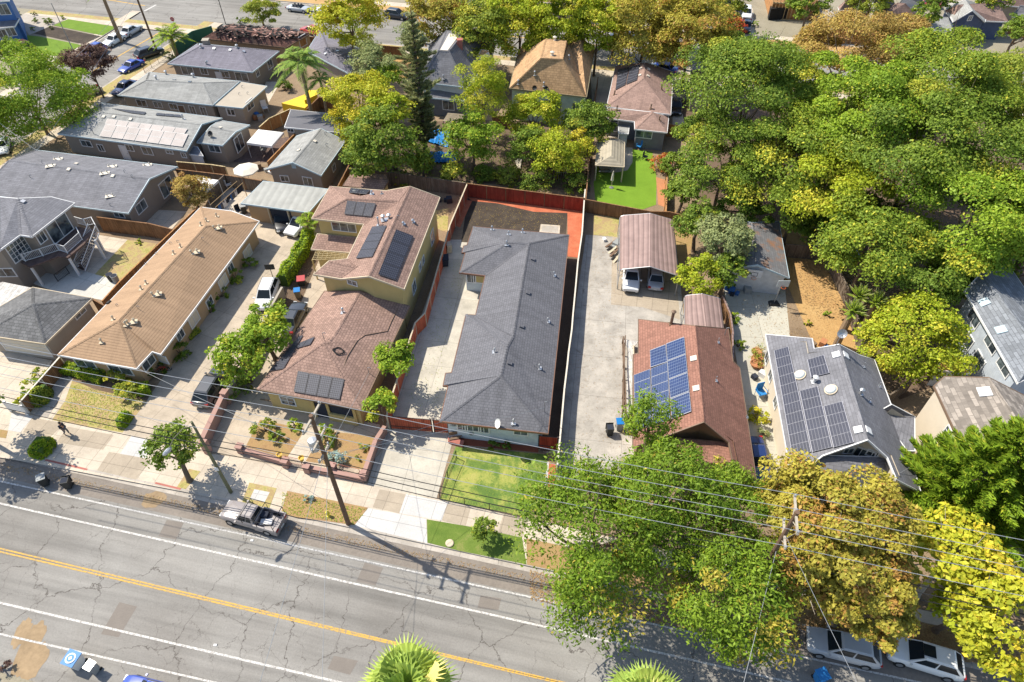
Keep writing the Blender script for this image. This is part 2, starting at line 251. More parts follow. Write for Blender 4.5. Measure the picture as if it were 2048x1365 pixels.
# ---------------------------------------------------------------- things, parts, meshes
COL = S.collection
def thing(name, label, cat, loc=(0, 0, 0), rz=0, group=None):
    o = bpy.data.objects.new(name, None); COL.objects.link(o); o.location = loc; o.rotation_euler = (0, 0, rz)
    o.empty_display_size = .3; o['label'] = label; o['category'] = cat
    if group: o['group'] = group
    return o
def tag(o, label, cat, group=None):
    o['label'] = label; o['category'] = cat
    if group: o['group'] = group
    return o
def world_loc(o):
    l = Vector((0, 0, 0))
    while o is not None: l += o.location; o = o.parent
    return l
class MB:
    def __init__(s): s.v = []; s.f = []; s.m = []; s.uvs = {}
    def face(s, pts, mi=0, uv=None):
        i = len(s.v); s.v += [Vector(p) for p in pts]; s.f.append(list(range(i, i + len(pts)))); s.m.append(mi)
        if uv: s.uvs[len(s.f) - 1] = uv
        return s
    def hexa(s, b, t, mi=0):      # bottom quad, top quad (same winding)
        s.face(b[::-1], mi); s.face(t, mi)
        n = len(b)
        for i in range(n): j = (i + 1) % n; s.face([b[i], b[j], t[j], t[i]], mi)
        return s
    def box(s, c, sz, rz=0, mi=0, tilt=None):
        c = Vector(c); R = Matrix.Rotation(rz, 3, 'Z')
        if tilt is not None: R = tilt
        hx, hy, hz = sz[0] / 2, sz[1] / 2, sz[2] / 2
        q = [(-hx, -hy), (hx, -hy), (hx, hy), (-hx, hy)]
        return s.hexa([c + R @ Vector((x, y, -hz)) for x, y in q], [c + R @ Vector((x, y, hz)) for x, y in q], mi)
    def prism(s, poly, z0, z1, mi=0):
        poly = ccw(poly); return s.hexa([Vector((p[0], p[1], z0)) for p in poly], [Vector((p[0], p[1], z1)) for p in poly], mi)
    def tube(s, path, r, n=6, mi=0, cap=True):
        path = [Vector(p) for p in path]; rs = r if isinstance(r, (list, tuple)) else [r] * len(path); rings = []
        for i, p in enumerate(path):
            d = (path[min(i + 1, len(path) - 1)] - path[max(i - 1, 0)]).normalized()
            a = d.orthogonal().normalized() if abs(d.z) > .95 else Vector((0, 0, 1)).cross(d).normalized(); b = d.cross(a)
            rings.append([p + (a * math.cos(2 * math.pi * k / n) + b * math.sin(2 * math.pi * k / n)) * rs[i] for k in range(n)])
        for a, b in zip(rings, rings[1:]):
            for k in range(n): j = (k + 1) % n; s.face([a[k], a[j], b[j], b[k]], mi)
        if cap: s.face(rings[0][::-1], mi); s.face(rings[-1], mi)
        return s
    def lathe(s, c, prof, n=12, mi=0):
        c = Vector(c); rings = [[c + Vector((r * math.cos(2 * math.pi * k / n), r * math.sin(2 * math.pi * k / n), z)) for k in range(n)] for r, z in prof]
        for a, b in zip(rings, rings[1:]):
            for k in range(n): j = (k + 1) % n; s.face([a[k], a[j], b[j], b[k]], mi)
        s.face(rings[0][::-1], mi); s.face(rings[-1], mi); return s
    def build(s, name, mat, parent=None, smooth=False, local=False, weld=False):
        off = world_loc(parent) if (parent is not None and not local) else Vector((0, 0, 0))
        me = bpy.data.meshes.new(name); me.from_pydata([tuple(v - off) for v in s.v], [], s.f)
        uvl = me.uv_layers.new(name="UVMap"); data = np.zeros(len(me.loops) * 2, np.float32); k = 0
        for fi, f in enumerate(s.f):
            if fi in s.uvs:
                for c in s.uvs[fi]: data[2 * k] = c[0]; data[2 * k + 1] = c[1]; k += 1
                continue
            pts = [s.v[i] for i in f]; n = Vector((0, 0, 0))
            for i in range(len(pts)): n += pts[i].cross(pts[(i + 1) % len(pts)])
            if n.length < 1e-9: n = Vector((0, 0, 1))
            n.normalize(); u = Vector((1, 0, 0)) if abs(n.z) > .9995 else Vector((0, 0, 1)).cross(n).normalized(); v = n.cross(u)
            for p in pts: data[2 * k] = p.dot(u); data[2 * k + 1] = p.dot(v); k += 1
        uvl.data.foreach_set("uv", data)
        for m in (mat if isinstance(mat, (list, tuple)) else [mat]): me.materials.append(M(m))
        if max(s.m, default=0): me.polygons.foreach_set("material_index", s.m)
        if weld:
            import bmesh
            bm = bmesh.new(); bm.from_mesh(me); bmesh.ops.remove_doubles(bm, verts=bm.verts, dist=.002); bmesh.ops.recalc_face_normals(bm, faces=bm.faces); bm.to_mesh(me); bm.free()
        if smooth: me.polygons.foreach_set("use_smooth", [True] * len(me.polygons))
        me.update(); o = bpy.data.objects.new(name, me); COL.objects.link(o)
        if parent is not None: o.parent = parent
        return o
def ccw(poly):
    a = sum(poly[i][0] * poly[(i + 1) % len(poly)][1] - poly[(i + 1) % len(poly)][0] * poly[i][1] for i in range(len(poly)))
    return list(poly) if a > 0 else list(poly)[::-1]
def struct(name, mb, mat, **k):
    o = mb.build(name, mat, **k); o['kind'] = 'structure'; return o
def copy_tree(o, parent=None):
    c = o.copy(); COL.objects.link(c)
    if parent is not None: c.parent = parent
    for ch in o.children: copy_tree(ch, c)
    return c
def wp(v, z=None):   # (k, x, y[, z]) or Vector
    if isinstance(v, Vector): return v.copy()
    return P(*v) if len(v) == 4 else P(v[0], v[1], v[2], z or 0)
# ---------------------------------------------------------------- buildings
def onplane(k, x, y, A, B, C):
    A, B, C = wp(A), wp(B), wp(C); n = (B - A).cross(C - A); d = ray(k, x, y); return CP + d * (n.dot(A - CP) / n.dot(d))
def inset(poly, d):
    n = len(poly); out = []
    for i in range(n):
        a, b, c = poly[i - 1], poly[i], poly[(i + 1) % n]
        e1 = Vector((b.x - a.x, b.y - a.y)); e2 = Vector((c.x - b.x, c.y - b.y))
        if e1.length < 1e-6 or e2.length < 1e-6: out.append(b.copy()); continue
        e1.normalize(); e2.normalize(); n1 = Vector((-e1.y, e1.x)); n2 = Vector((-e2.y, e2.x)); m = n1 + n2
        if m.length < .3: out.append(b.copy()); continue
        m.normalize(); k = min(d / max(m.dot(n1), .3), 2.5 * d)
        out.append(Vector((b.x + m.x * k, b.y + m.y * k, b.z)))
    return out
def fnormal(pts):
    n = Vector((0, 0, 0))
    for i in range(len(pts)): n += pts[i].cross(pts[(i + 1) % len(pts)])
    return n.normalized()
class Bld:
    def __init__(s, name, label, cat='house', loc=None, group=None):
        s.t = thing(name, label, cat, loc or (0, 0, 0), 0, group); s.roofs = []; s.walls = []
    def roof(s, V, F, rm, wm, th=.16, oh=.45, z0=0.0, trim='white_trim', walls=True, cap=True, wz=None, capmat=None):
        V = {k: wp(v) for k, v in V.items()}
        faces = []
        for f in F:
            p = [V[k] for k in f]
            if fnormal(p).z < 0: f = f[::-1]
            faces.append(list(f))
        ec = {}
        for fi, f in enumerate(faces):
            for i in range(len(f)): ec.setdefault(frozenset((f[i], f[(i + 1) % len(f)])), []).append((f[i], f[(i + 1) % len(f)], fi))
        nxt = {e[0][0]: e[0][1] for e in ec.values() if len(e) == 1}
        st = next(iter(nxt)); loop = [st]
        while nxt[loop[-1]] != st and len(loop) < 60: loop.append(nxt[loop[-1]])
        first = not s.roofs
        if first and s.t.location.length == 0:
            c = sum((V[k] for k in loop), Vector()) / len(loop); s.t.location = (c.x, c.y, z0)
        mb = MB()
        dn = Vector((0, 0, -th))
        for f in faces:
            pts = [V[k] for k in f]; N = fnormal(pts); u = Vector((0, 0, 1)).cross(N); u = u.normalized() if u.length > .01 else Vector((1, 0, 0)); vv = N.cross(u)
            for tr in tessellate_polygon([[Vector((p.x, p.y, 0)) for p in pts]]):
                q = [pts[i] for i in tr]
                if fnormal(q).z < 0: q = q[::-1]
                mb.face(q, 0, [(p.dot(u), p.dot(vv)) for p in q]); s.roofs.append(tuple(q)); mb.face([p + dn for p in q][::-1], 1)
        ro = mb.build('roof', [rm, trim], s.t)
        fm = MB(); n = len(loop); L = [V[k] for k in loop]; Lo = inset(L, -.04)
        for i in range(n):
            j = (i + 1) % n; a, b, c, d = L[i] + dn * 1.05, L[j] + dn * 1.05, Lo[j], Lo[i]
            cc = Vector((0, 0, .012)); fm.face([Lo[i] + dn * 1.1, Lo[j] + dn * 1.1, Lo[j] + cc, Lo[i] + cc]); fm.face([Lo[i] + cc, Lo[j] + cc, L[j] + cc, L[i] + cc]); fm.face([L[j] + dn * 1.1, Lo[j] + dn * 1.1, Lo[i] + dn * 1.1, L[i] + dn * 1.1][::-1])
        fm.build('gutter', trim, ro)
        if cap:
            cb = MB(); any_ = False
            for e in ec.values():
                if len(e) == 2 and e[0][2] != e[1][2]:
                    n1 = fnormal([V[k] for k in faces[e[0][2]]]); n2 = fnormal([V[k] for k in faces[e[1][2]]])
                    if n1.dot(n2) > .995: continue
                    a, b = V[e[0][0]], V[e[0][1]]
                    if (b - a).length < .3: continue
                    d = (b - a).normalized(); any_ = True; k = int(max(2, (b - a).length / .32))
                    c1 = n1.cross(d).normalized() * .15; c2 = n2.cross(d).normalized() * .15
                    # convex edges get overlapping cap tiles that follow both slopes
                    f1 = sum((V[q] for q in faces[e[0][2]]), Vector()) / len(faces[e[0][2]]) - a; f2 = sum((V[q] for q in faces[e[1][2]]), Vector()) / len(faces[e[1][2]]) - a
                    if c1.dot(f1) < 0: c1 = -c1
                    if c2.dot(f2) < 0: c2 = -c2
                    for i in range(k):
                        p = a + (b - a) * (i / k); q = a + (b - a) * ((i + 1) / k); u0 = n1 * .015 + n2 * .0; u1 = n1 * .04
                        w0 = n2 * .015; w1 = n2 * .04; m0 = (n1 + n2).normalized() * .02; m1 = (n1 + n2).normalized() * .05
                        cb.face([p + m0, q + m1, q + c1 + u1, p + c1 + u0]); cb.face([q + m1, p + m0, p + c2 + w0, q + c2 + w1])
            if any_: cb.build('ridge_cap', capmat or rm, ro)
        if walls:
            Wl = inset(L, oh); wb = MB()
            for i in range(n):
                j = (i + 1) % n; a, b = Wl[i] + dn, Wl[j] + dn
                if wz is not None: a.z = min(a.z, wz); b.z = min(b.z, wz)
                q = [Vector((a.x, a.y, z0)), Vector((b.x, b.y, z0)), b, a]; wb.face(q); s.walls.append(q)
            s.wallo = wb.build('wall', wm, s.t)
        return s
    def simple(s, E1, E2, R1, R2, ze, zr, rm, wm, E3=None, gl=False, gr=False, **k):
        E1, E2 = wp(E1, ze), wp(E2, ze); R1, R2 = wp(R1, zr), wp(R2, zr)
        u = (E2 - E1).normalized()
        if E3 is None:
            nrm = Vector((-u.y, u.x, 0)); m = (R1 + R2) / 2 - E1; d = m.x * nrm.x + m.y * nrm.y
            E3 = E2 + nrm * 2 * d
        else: E3 = wp(E3, ze)
        E4 = E1 + (E3 - E2)
        def clampr(R_, lo, hi):
            t = (R_ - (E1 + E4) / 2).dot(u) / (E2 - E1).length; t2 = min(max(t, lo), hi); return R_ + u * (t2 - t) * (E2 - E1).length
        R1, R2 = clampr(R1, .04, .9), clampr(R2, .1, .96); V = dict(a=E1, b=E2, c=E3, d=E4, r=R1, q=R2)
        if gl: V['r'] = Vector(((E1.x + E4.x) / 2, (E1.y + E4.y) / 2, zr))
        if gr: V['q'] = Vector(((E2.x + E3.x) / 2, (E2.y + E3.y) / 2, zr))
        F = [['a', 'b', 'q', 'r'], ['c', 'd', 'r', 'q']]
        if not gl: F.append(['d', 'a', 'r'])
        if not gr: F.append(['b', 'c', 'q'])
        return s.roof(V, F, rm, wm, **k)
    def hit_roof(s, k, x, y):
        for dx, dy in ((0, 0), (0, -8), (0, 8), (-8, 0), (8, 0), (0, -16), (0, 16), (-16, 0), (16, 0), (0, -30), (0, 30), (-30, 0), (30, 0), (0, -50)):
            h = s._hit(k, x + dx, y + dy)
            if h: return h
    def _hit(s, k, x, y):
        d = ray(k, x, y); best = None
        for a, b, c in s.roofs:
            h = intersect_ray_tri(a, b, c, d, CP, True)
            if h is not None and (best is None or (h - CP).length < (best[0] - CP).length): best = (h, fnormal([a, b, c]))
        return best
    def hit_wall(s, k, x, y):
        d = ray(k, x, y); best = None
        for q in s.walls:
            n = fnormal(q)
            if n.dot(d) > -.02: continue
            e = Vector((q[1].x - q[0].x, q[1].y - q[0].y, 0)); L = e.length
            if L < .3: continue
            t = n.dot(q[0] - CP) / n.dot(d); h = CP + d * t; u = (h - q[0]).dot(e) / L
            over = max(0, -u, u - L) + max(0, q[0].z - h.z) * 2 + max(0, h.z - max(q[2].z, q[3].z)) * 2
            key = (over > .05, over if over > .05 else (h - CP).length)
            if best is None or key < best[0]: best = (key, h, n, e / L)
        return best[1:]
    def window(s, k, x, y, w=1.4, h=1.1, name='window', trim='white_trim', mat='glass', bars=1, rows=0, fw=.09, z=None):
        c, n, e = s.hit_wall(k, x, y); up = Vector((0, 0, 1))
        if n.x * e.y - n.y * e.x > 0: e = -e
        if z is not None: c.z = z
        def slab(mb, cu, cz, su, sz, d0, d1):
            b = [c + e * (cu + a * su / 2) + up * (cz + b_ * sz / 2) + n * d0 for a, b_ in ((-1, -1), (1, -1), (1, 1), (-1, 1))]
            t = [p + n * (d1 - d0) for p in b]; mb.hexa(b, t)
        m = MB(); slab(m, 0, 0, w, h, -.02, .03); p = m.build(name, mat, s.t)
        f = MB()
        for sg in (-1, 1): slab(f, sg * (w + fw) / 2, 0, fw, h + 2 * fw, -.02, .07); slab(f, 0, sg * (h + fw) / 2, w, fw, -.02, .068)
        for i in range(bars): slab(f, -w / 2 + w * (i + 1) / (bars + 1), 0, .05, h, -.02, .06)
        for i in range(rows): slab(f, 0, -h / 2 + h * (i + 1) / (rows + 1), w, .04, -.02, .055)
        f.build(name + '_frame', trim, p); return p
    def door(s, k, x, y, w=.95, h=2.05, mat='white_trim', trim='white_trim', z0=None):
        c, n, e = s.hit_wall(k, x, y); up = Vector((0, 0, 1)); zb = s.t.location.z if z0 is None else z0; c.z = zb + h / 2
        def bx(cu, cz, su, sz, d0, d1, mb):
            b = [c + e * (cu + a * su / 2) + up * (cz + b_ * sz / 2) + n * d0 for a, b_ in ((-1, -1), (1, -1), (1, 1), (-1, 1))]
            mb.hexa(b, [p + n * (d1 - d0) for p in b])
        m = MB(); bx(0, 0, w, h, -.02, .04, m); p = m.build('door', mat, s.t)
        f = MB(); [bx(sg * (w + .1) / 2, .05, .1, h + .1, -.02, .08, f) for sg in (-1, 1)]; bx(0, (h + .1) / 2, w, .1, -.02, .078, f); f.build('door_frame', trim, p)
        g = MB(); bx(w * .38, -.05, .06, .06, .04, .1, g); g.build('handle', 'grey_metal', p); return p
    def garage_door(s, k, x, y, w=4.6, h=2.1, mat='wall_ivory'):
        return s.window(k, x, y, w, h, 'garage_door', 'white_trim', mat, 0, 3)
    def vent(s, k, x, y, kind='pipe', h=.5, r=.06, mat='grey_metal', name=None):
        hr = s.hit_roof(k, x, y)
        if hr is None: return
        p, n = hr; m = MB()
        if kind == 'pipe':
            m.tube([p - Vector((0, 0, .05)), p + Vector((0, 0, h))], r, 8); m.box(p + n * .012, (.3, .3, .02), 0)
        elif kind == 'cap':
            m.lathe(p, [(r, -.05), (r, h), (r * 1.7, h), (r * 1.7, h + .05), (r * .6, h + .16), (0.01, h + .17)], 10); m.box(p + n * .012, (.42, .42, .025), 0)
        elif kind == 'box':
            q = n.to_track_quat('Z', 'Y').to_matrix(); m.box(p + n * .07, (.4, .4, .14), 0, 0, q)
        elif kind == 'twin':
            for o in (-.28, .28): m.lathe(p + Vector((o, o * .3, 0)), [(r, -.1), (r, h), (r * 2, h), (r * 2, h + .1), (.02, h + .2)], 10)
            m.box(p + n * .03, (1.1, .6, .05), .3)
        elif kind == 'chimney':
            m.box(p + Vector((0, 0, h / 2 - .2)), (r * 2, r * 2, h + .4), .1); m.box(p + Vector((0, 0, h + .04)), (r * 2.4, r * 2.4, .08), .1)
        elif kind == 'bent': m.tube([p, p + Vector((0, 0, h)), p + Vector((.18, -.05, h + .12)), p + Vector((.3, -.1, h))], r, 7)
        m.build(name or {'chimney': 'chimney', 'pipe': 'vent_pipe', 'cap': 'roof_vent', 'box': 'roof_vent', 'twin': 'flue_vent', 'bent': 'mast'}[kind], mat, s.t)
    def dome(s, k, x, y, r=.45):
        p, n = s.hit_roof(k, x, y); q = n.to_track_quat('Z', 'Y').to_matrix(); m = MB(); g = MB()
        def L(pr, mb):
            rings = [[p + q @ Vector((a * math.cos(t * .3927), a * math.sin(t * .3927), z)) for t in range(16)] for a, z in pr]
            for a, b in zip(rings, rings[1:]):
                for i in range(16): mb.face([a[i], a[(i + 1) % 16], b[(i + 1) % 16], b[i]])
            mb.face(rings[-1])
        L([(r * 1.15, 0), (r * 1.15, .12), (r, .13)], m); L([(r, .13), (r * .85, .25), (r * .5, .33), (.02, .36)], g)
        c = m.build('skylight', 'cream_wood', s.t); g.build('skylight_dome', 'skylight_glass', c, smooth=True)
    def skylight(s, k, x, y, w=.6, mat='white_trim'):
        hr = s.hit_roof(k, x, y)
        if not hr: return
        p, n = hr; q = n.to_track_quat('Z', 'Y').to_matrix(); m = MB(); m.box(p + n * .05, (w, w, .1), 0, 0, q); m.build('roof_vent', mat, s.t)
    def dish(s, k, x, y, rz=0, r=.35, h=.5, mat='galv'):
        p, n = s.hit_roof(k, x, y); satellite_dish(p, rz, r, h, s.t, mat)
    def solar(s, k, TL, TR, BR, BL, nx, ny, mat='panel_black', up=.13, skip=(), swap=False, gap=.012):
        c = []
        for x, y in (TL, TR, BR, BL):
            h = s.hit_roof(k, x, y)
            if h is None: print('solar miss', s.t.name, x, y); return
            c.append(h[0])
        n = fnormal([c[0], c[3], c[2], c[1]]); n = n if n.z > 0 else -n
        def pt(u, v): return (c[0] * (1 - u) + c[1] * u) * (1 - v) + (c[3] * (1 - u) + c[2] * u) * v + n * up
        for i in range(nx):
            for j in range(ny):
                if (i, j) in skip: continue
                a, b, d, e = pt(i / nx + gap / nx * 2, j / ny + gap / ny), pt((i + 1) / nx - gap / nx * 2, j / ny + gap / ny), pt((i + 1) / nx - gap / nx * 2, (j + 1) / ny - gap / ny), pt(i / nx + gap / nx * 2, (j + 1) / ny - gap / ny)
                m = MB(); bq = [p - n * .045 for p in (e, d, b, a)]; tq = [e, d, b, a]
                uv = [(0, 0), (1, 0), (1, 1), (0, 1)] if not swap else [(0, 0), (0, 1), (1, 1), (1, 0)]
                m.face(tq, 0, uv); m.face(bq[::-1], 1)
                for q_ in range(4): w_ = (q_ + 1) % 4; m.face([bq[q_], bq[w_], tq[w_], tq[q_]], 1)
                m.build('solar_panel', [mat, 'grey_metal'], s.t)
        r_ = MB()
        for j in range(ny):
            for v in (.25, .75):
                a, b = pt(.005, (j + v) / ny) - n * (.07), pt(.995, (j + v) / ny) - n * .07; r_.tube([a, b], .025, 4)
        for u in (.02, .5, .98):
            for v in (.04, .96): a = pt(u, v); r_.tube([a - n * .05, a - n * up], .02, 4)
        r_.build('mounting_rail', 'grey_metal', s.t)
def satellite_dish(p, rz, r, h, parent=None, mat='galv'):
    m = MB(); c = p + Vector((0, 0, h)); d = Vector((math.cos(rz), math.sin(rz), .55)).normalized(); q = d.to_track_quat('Z', 'Y').to_matrix()
    rings = [[c + q @ Vector((a * math.cos(t * .5236), a * math.sin(t * .5236), a * a / r * .4)) for t in range(12)] for a in (r * .05, r * .5, r)]
    for a, b in zip(rings, rings[1:]):
        for i in range(12): m.face([a[i], a[(i + 1) % 12], b[(i + 1) % 12], b[i]])
    m.face(rings[0]); t = MB(); t.tube([p, c - d * .05], .03, 6); e = c + d * r * 1.1 - Vector((0, 0, .1)); t.tube([c - Vector((0, 0, r * .6)), e], .015, 5); t.box(e, (.08, .08, .1))
    o = m.build('satellite_dish', mat, parent); t.build('dish_arm', 'grey_metal', o); return o

# ---------------------------------------------------------------- flat zones of the ground
ZL = [0.0]
def zone(name, pts, mat, z=0.0, kind='structure', lvl=1):
    m = MB(); poly = ccw([wp(p, z) for p in pts]); zz = z + .004 * lvl + len(ZL) * .0002; ZL.append(0)
    m.face([Vector((p.x, p.y, zz)) for p in poly]); o = m.build(name, mat); o['kind'] = kind; return o

# ---------------------------------------------------------------- fences, hedges, walls
def fence(name, label, pts, h=1.8, mat='fence_brown', gap=2.4, trim=None, posts=True, z0=0, cat='fence', th=.05, group=None, rail=True, base=None):
    P3 = [wp(p, (z0 + h) if base is None else z0) for p in pts]; P3 = [Vector((p.x, p.y, z0)) for p in P3]
    t = thing(name, label, cat, P3[0], 0, group); b = MB(); r = MB(); ps = []
    for a, c in zip(P3, P3[1:]):
        d = c - a; L = d.length; u = d / L; n = Vector((-u.y, u.x, 0)) * th / 2
        b.hexa([a - n, c - n, c + n, a + n], [p + Vector((0, 0, h - .03)) for p in (a - n, c - n, c + n, a + n)])
        n2 = n * 2 + n.normalized() * .02; zr = Vector((0, 0, h)); r.hexa([a - n2 + zr - Vector((0, 0, .028)), c - n2 + zr - Vector((0, 0, .028)), c + n2 + zr - Vector((0, 0, .028)), a + n2 + zr - Vector((0, 0, .028))], [p + zr + Vector((0, 0, .03)) for p in (a - n2, c - n2, c + n2, a + n2)])
        k = max(1, round(L / gap)); ps += [a + d * i / k for i in range(k)]
    ps.append(P3[-1]); b.build('boards', mat, t)
    if rail: r.build('top_rail', trim or mat, t)
    if posts:
        for p in ps[:60]: m = MB(); m.box(p + Vector((0, 0, h / 2)), (.12, .12, h + .08)); m.build('post', trim or mat, t)
    return t
def railing(name, label, pts, h=1.0, mat='black_metal', gap=2.2, pick=.14, z0=0.0, cat='railing', r=.02, picks=True, top=True, mesh=False, base=True, parent=None):
    P3 = [wp(p, z0 if base else z0 + h) for p in pts]; P3 = [Vector((p.x, p.y, z0)) for p in P3]
    t = parent or thing(name, label, cat, P3[0]); rb = MB(); pb = MB(); up = Vector((0, 0, h)); ps = []
    for a, c in zip(P3, P3[1:]):
        L = (c - a).length
        rb.tube([a + up, c + up], r * 1.2, 6); rb.tube([a + up * .1, c + up * .1], r, 5)
        k = max(1, round(L / gap)); ps += [a + (c - a) * i / k for i in range(k)]
        if picks:
            q = max(1, int(L / pick))
            for i in range(q): p = a + (c - a) * ((i + .5) / q); pb.tube([p + up * .1, p + up], r * .55, 4, cap=False)
        if mesh:
            q = max(1, int(L / .22)); s_ = (c - a) / q
            for i in range(q):
                for g in (1, -1): pb.tube([a + s_ * i + up * (.1 if g > 0 else 1), a + s_ * (i + 1) + up * (1 if g > 0 else .1)], .006, 3, cap=False)
    ps.append(P3[-1]); rb.build('rail', mat, t)
    if pb.v: pb.build('pickets' if picks else 'wire_mesh', mat, t)
    for p in ps[:60]: m = MB(); m.tube([p, p + up * 1.04], r * 1.6, 6); m.build('post', mat, t)
    return t

# ---------------------------------------------------------------- foliage
def rnd(seed): return np.random.default_rng(seed)
def quads_mesh(name, C_, A, B, col, mat, parent, off):
    """leaf quads: centre C, half axes A, B"""
    n = len(C_); v = np.empty((n, 4, 3), np.float32); v[:, 0] = C_ - A; v[:, 1] = C_ - B * .8 + A * .1; v[:, 2] = C_ + A; v[:, 3] = C_ + B * .8 + A * .1
    v -= np.array(off, np.float32); me = bpy.data.meshes.new(name); me.vertices.add(n * 4); me.vertices.foreach_set("co", v.ravel())
    me.loops.add(n * 4); me.loops.foreach_set("vertex_index", np.arange(n * 4, dtype=np.int32)); me.polygons.add(n)
    me.polygons.foreach_set("loop_start", np.arange(0, n * 4, 4, dtype=np.int32)); me.polygons.foreach_set("loop_total", np.full(n, 4, np.int32))
    me.update(calc_edges=True); at = me.attributes.new("Col", 'FLOAT_COLOR', 'POINT'); c4 = np.ones((n, 4, 4), np.float32); c4[:, :, :3] = col[:, None, :]
    at.data.foreach_set("color", c4.ravel()); me.materials.append(M(mat)); o = bpy.data.objects.new(name, me); COL.objects.link(o)
    if parent is not None: o.parent = parent
    return o
def unit(a): return a / np.maximum(np.linalg.norm(a, axis=-1, keepdims=True), 1e-6)
PAL = {  # leaf colours: (main, second, accent, accent share)
    'green': ((.10, .165, .024), (.205, .28, .034), (.36, .37, .045), .1), 'bright': ((.15, .245, .024), (.27, .37, .03), (.44, .43, .045), .15),
    'lime': ((.24, .32, .02), (.38, .41, .03), (.48, .44, .045), .2), 'yellow': ((.32, .36, .03), (.48, .46, .035), (.58, .47, .045), .25),
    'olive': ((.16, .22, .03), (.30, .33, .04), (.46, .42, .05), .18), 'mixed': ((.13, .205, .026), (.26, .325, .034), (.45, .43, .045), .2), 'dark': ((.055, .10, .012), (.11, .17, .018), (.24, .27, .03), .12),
    'orange': ((.33, .235, .07), (.44, .32, .075), (.36, .19, .07), .25), 'gold': ((.29, .27, .045), (.43, .36, .055), (.40, .23, .06), .2), 'locust': ((.105, .185, .02), (.22, .31, .026), (.40, .33, .05), .07),
    'purple': ((.10, .06, .055), (.17, .10, .08), (.24, .13, .1), .2), 'grey': ((.2, .24, .10), (.30, .33, .13), (.36, .34, .14), .1), 'cypress': ((.2, .23, .1), (.30, .31, .13), (.34, .28, .16), .2), 'magenta': ((.36, .04, .2), (.16, .16, .04), (.5, .08, .3), .3),
    'red': ((.5, .06, .035), (.18, .24, .03), (.66, .12, .05), .3), 'pine': ((.13, .22, .02), (.24, .34, .025), (.4, .42, .04), .15), 'hedge': ((.16, .25, .012), (.26, .35, .018), (.4, .38, .03), .1), 'blue': ((.25, .36, .31), (.35, .46, .4), (.45, .5, .4), .1),
    'brown': ((.3, .2, .1), (.4, .27, .13), (.3, .15, .08), .3), 'palm': ((.14, .24, .05), (.26, .36, .07), (.45, .42, .1), .12), 'fan': ((.22, .32, .06), (.38, .46, .09), (.6, .52, .16), .15)}
def leaf_cols(g, pal, n, ci=None, nc=1):
    a, b, c, sh = PAL[pal]; a, b, c = map(np.array, (a, b, c)); t = g.random(nc)[ci] * .55 + g.random(n) * .45 if ci is not None else g.random(n)
    col = a + (b - a) * t[:, None]; acc = ((g.random(nc)[ci] < sh * .6) & (g.random(n) < .75) if ci is not None else np.zeros(n, bool)) | (g.random(n) < sh * .4)
    col[acc] = c * (.75 + .5 * g.random((int(acc.sum()), 1))); return (col * 1.2 * (.85 + .3 * g.random((n, 1)))).astype(np.float32)
DENS = 1.0
def crown_points(g, c, R, nclump, per, spread=.25, flat=.8, shell=.55, low=-.55):
    d = unit(g.normal(size=(nclump * 3, 3))); d = d[d[:, 2] > low][:nclump]; nc = len(d)
    ph = g.random(6) * 6.28; az = np.arctan2(d[:, 1], d[:, 0])      # uneven outline
    lob = 1 + .13 * np.sin(az * 3 + ph[0]) + .09 * np.sin(az * 5 + ph[1] + d[:, 2] * 3)
    rad = (shell + (1 - shell) * g.random(nc) ** .6) * lob; cc = np.array(c) + d * rad[:, None] * np.array(R)
    cr = np.mean(R) * spread * (.6 + .8 * g.random(nc)); ci = np.repeat(np.arange(nc), per)
    u = unit(g.normal(size=(len(ci), 3))); u[:, 2] = np.abs(u[:, 2]) * .8 - .2 + .2 * g.random(len(ci)); rr = (g.random(len(ci)) ** .45)
    p = cc[ci] + u * rr[:, None] * cr[ci][:, None] * np.array([1.15, 1.15, flat]); out = unit(d[ci] * .5 + u)
    return p, out, ci, cc, cr
def leaves(g, name, p, out, col, size, parent, off, mat='leaves', asp=.75, droop=.0):
    n = len(p); nr = unit(out * .7 + np.array([0, 0, .55]) + g.normal(size=(n, 3)) * .55); t = unit(np.cross(nr, g.normal(size=(n, 3)))); t[:, 2] -= droop; t = unit(t)
    b = unit(np.cross(nr, t)); s = size * (.45 + 1.1 * g.random((n, 1))) * .5
    return quads_mesh(name, p, t * s, b * s * asp, col, mat, parent, off)
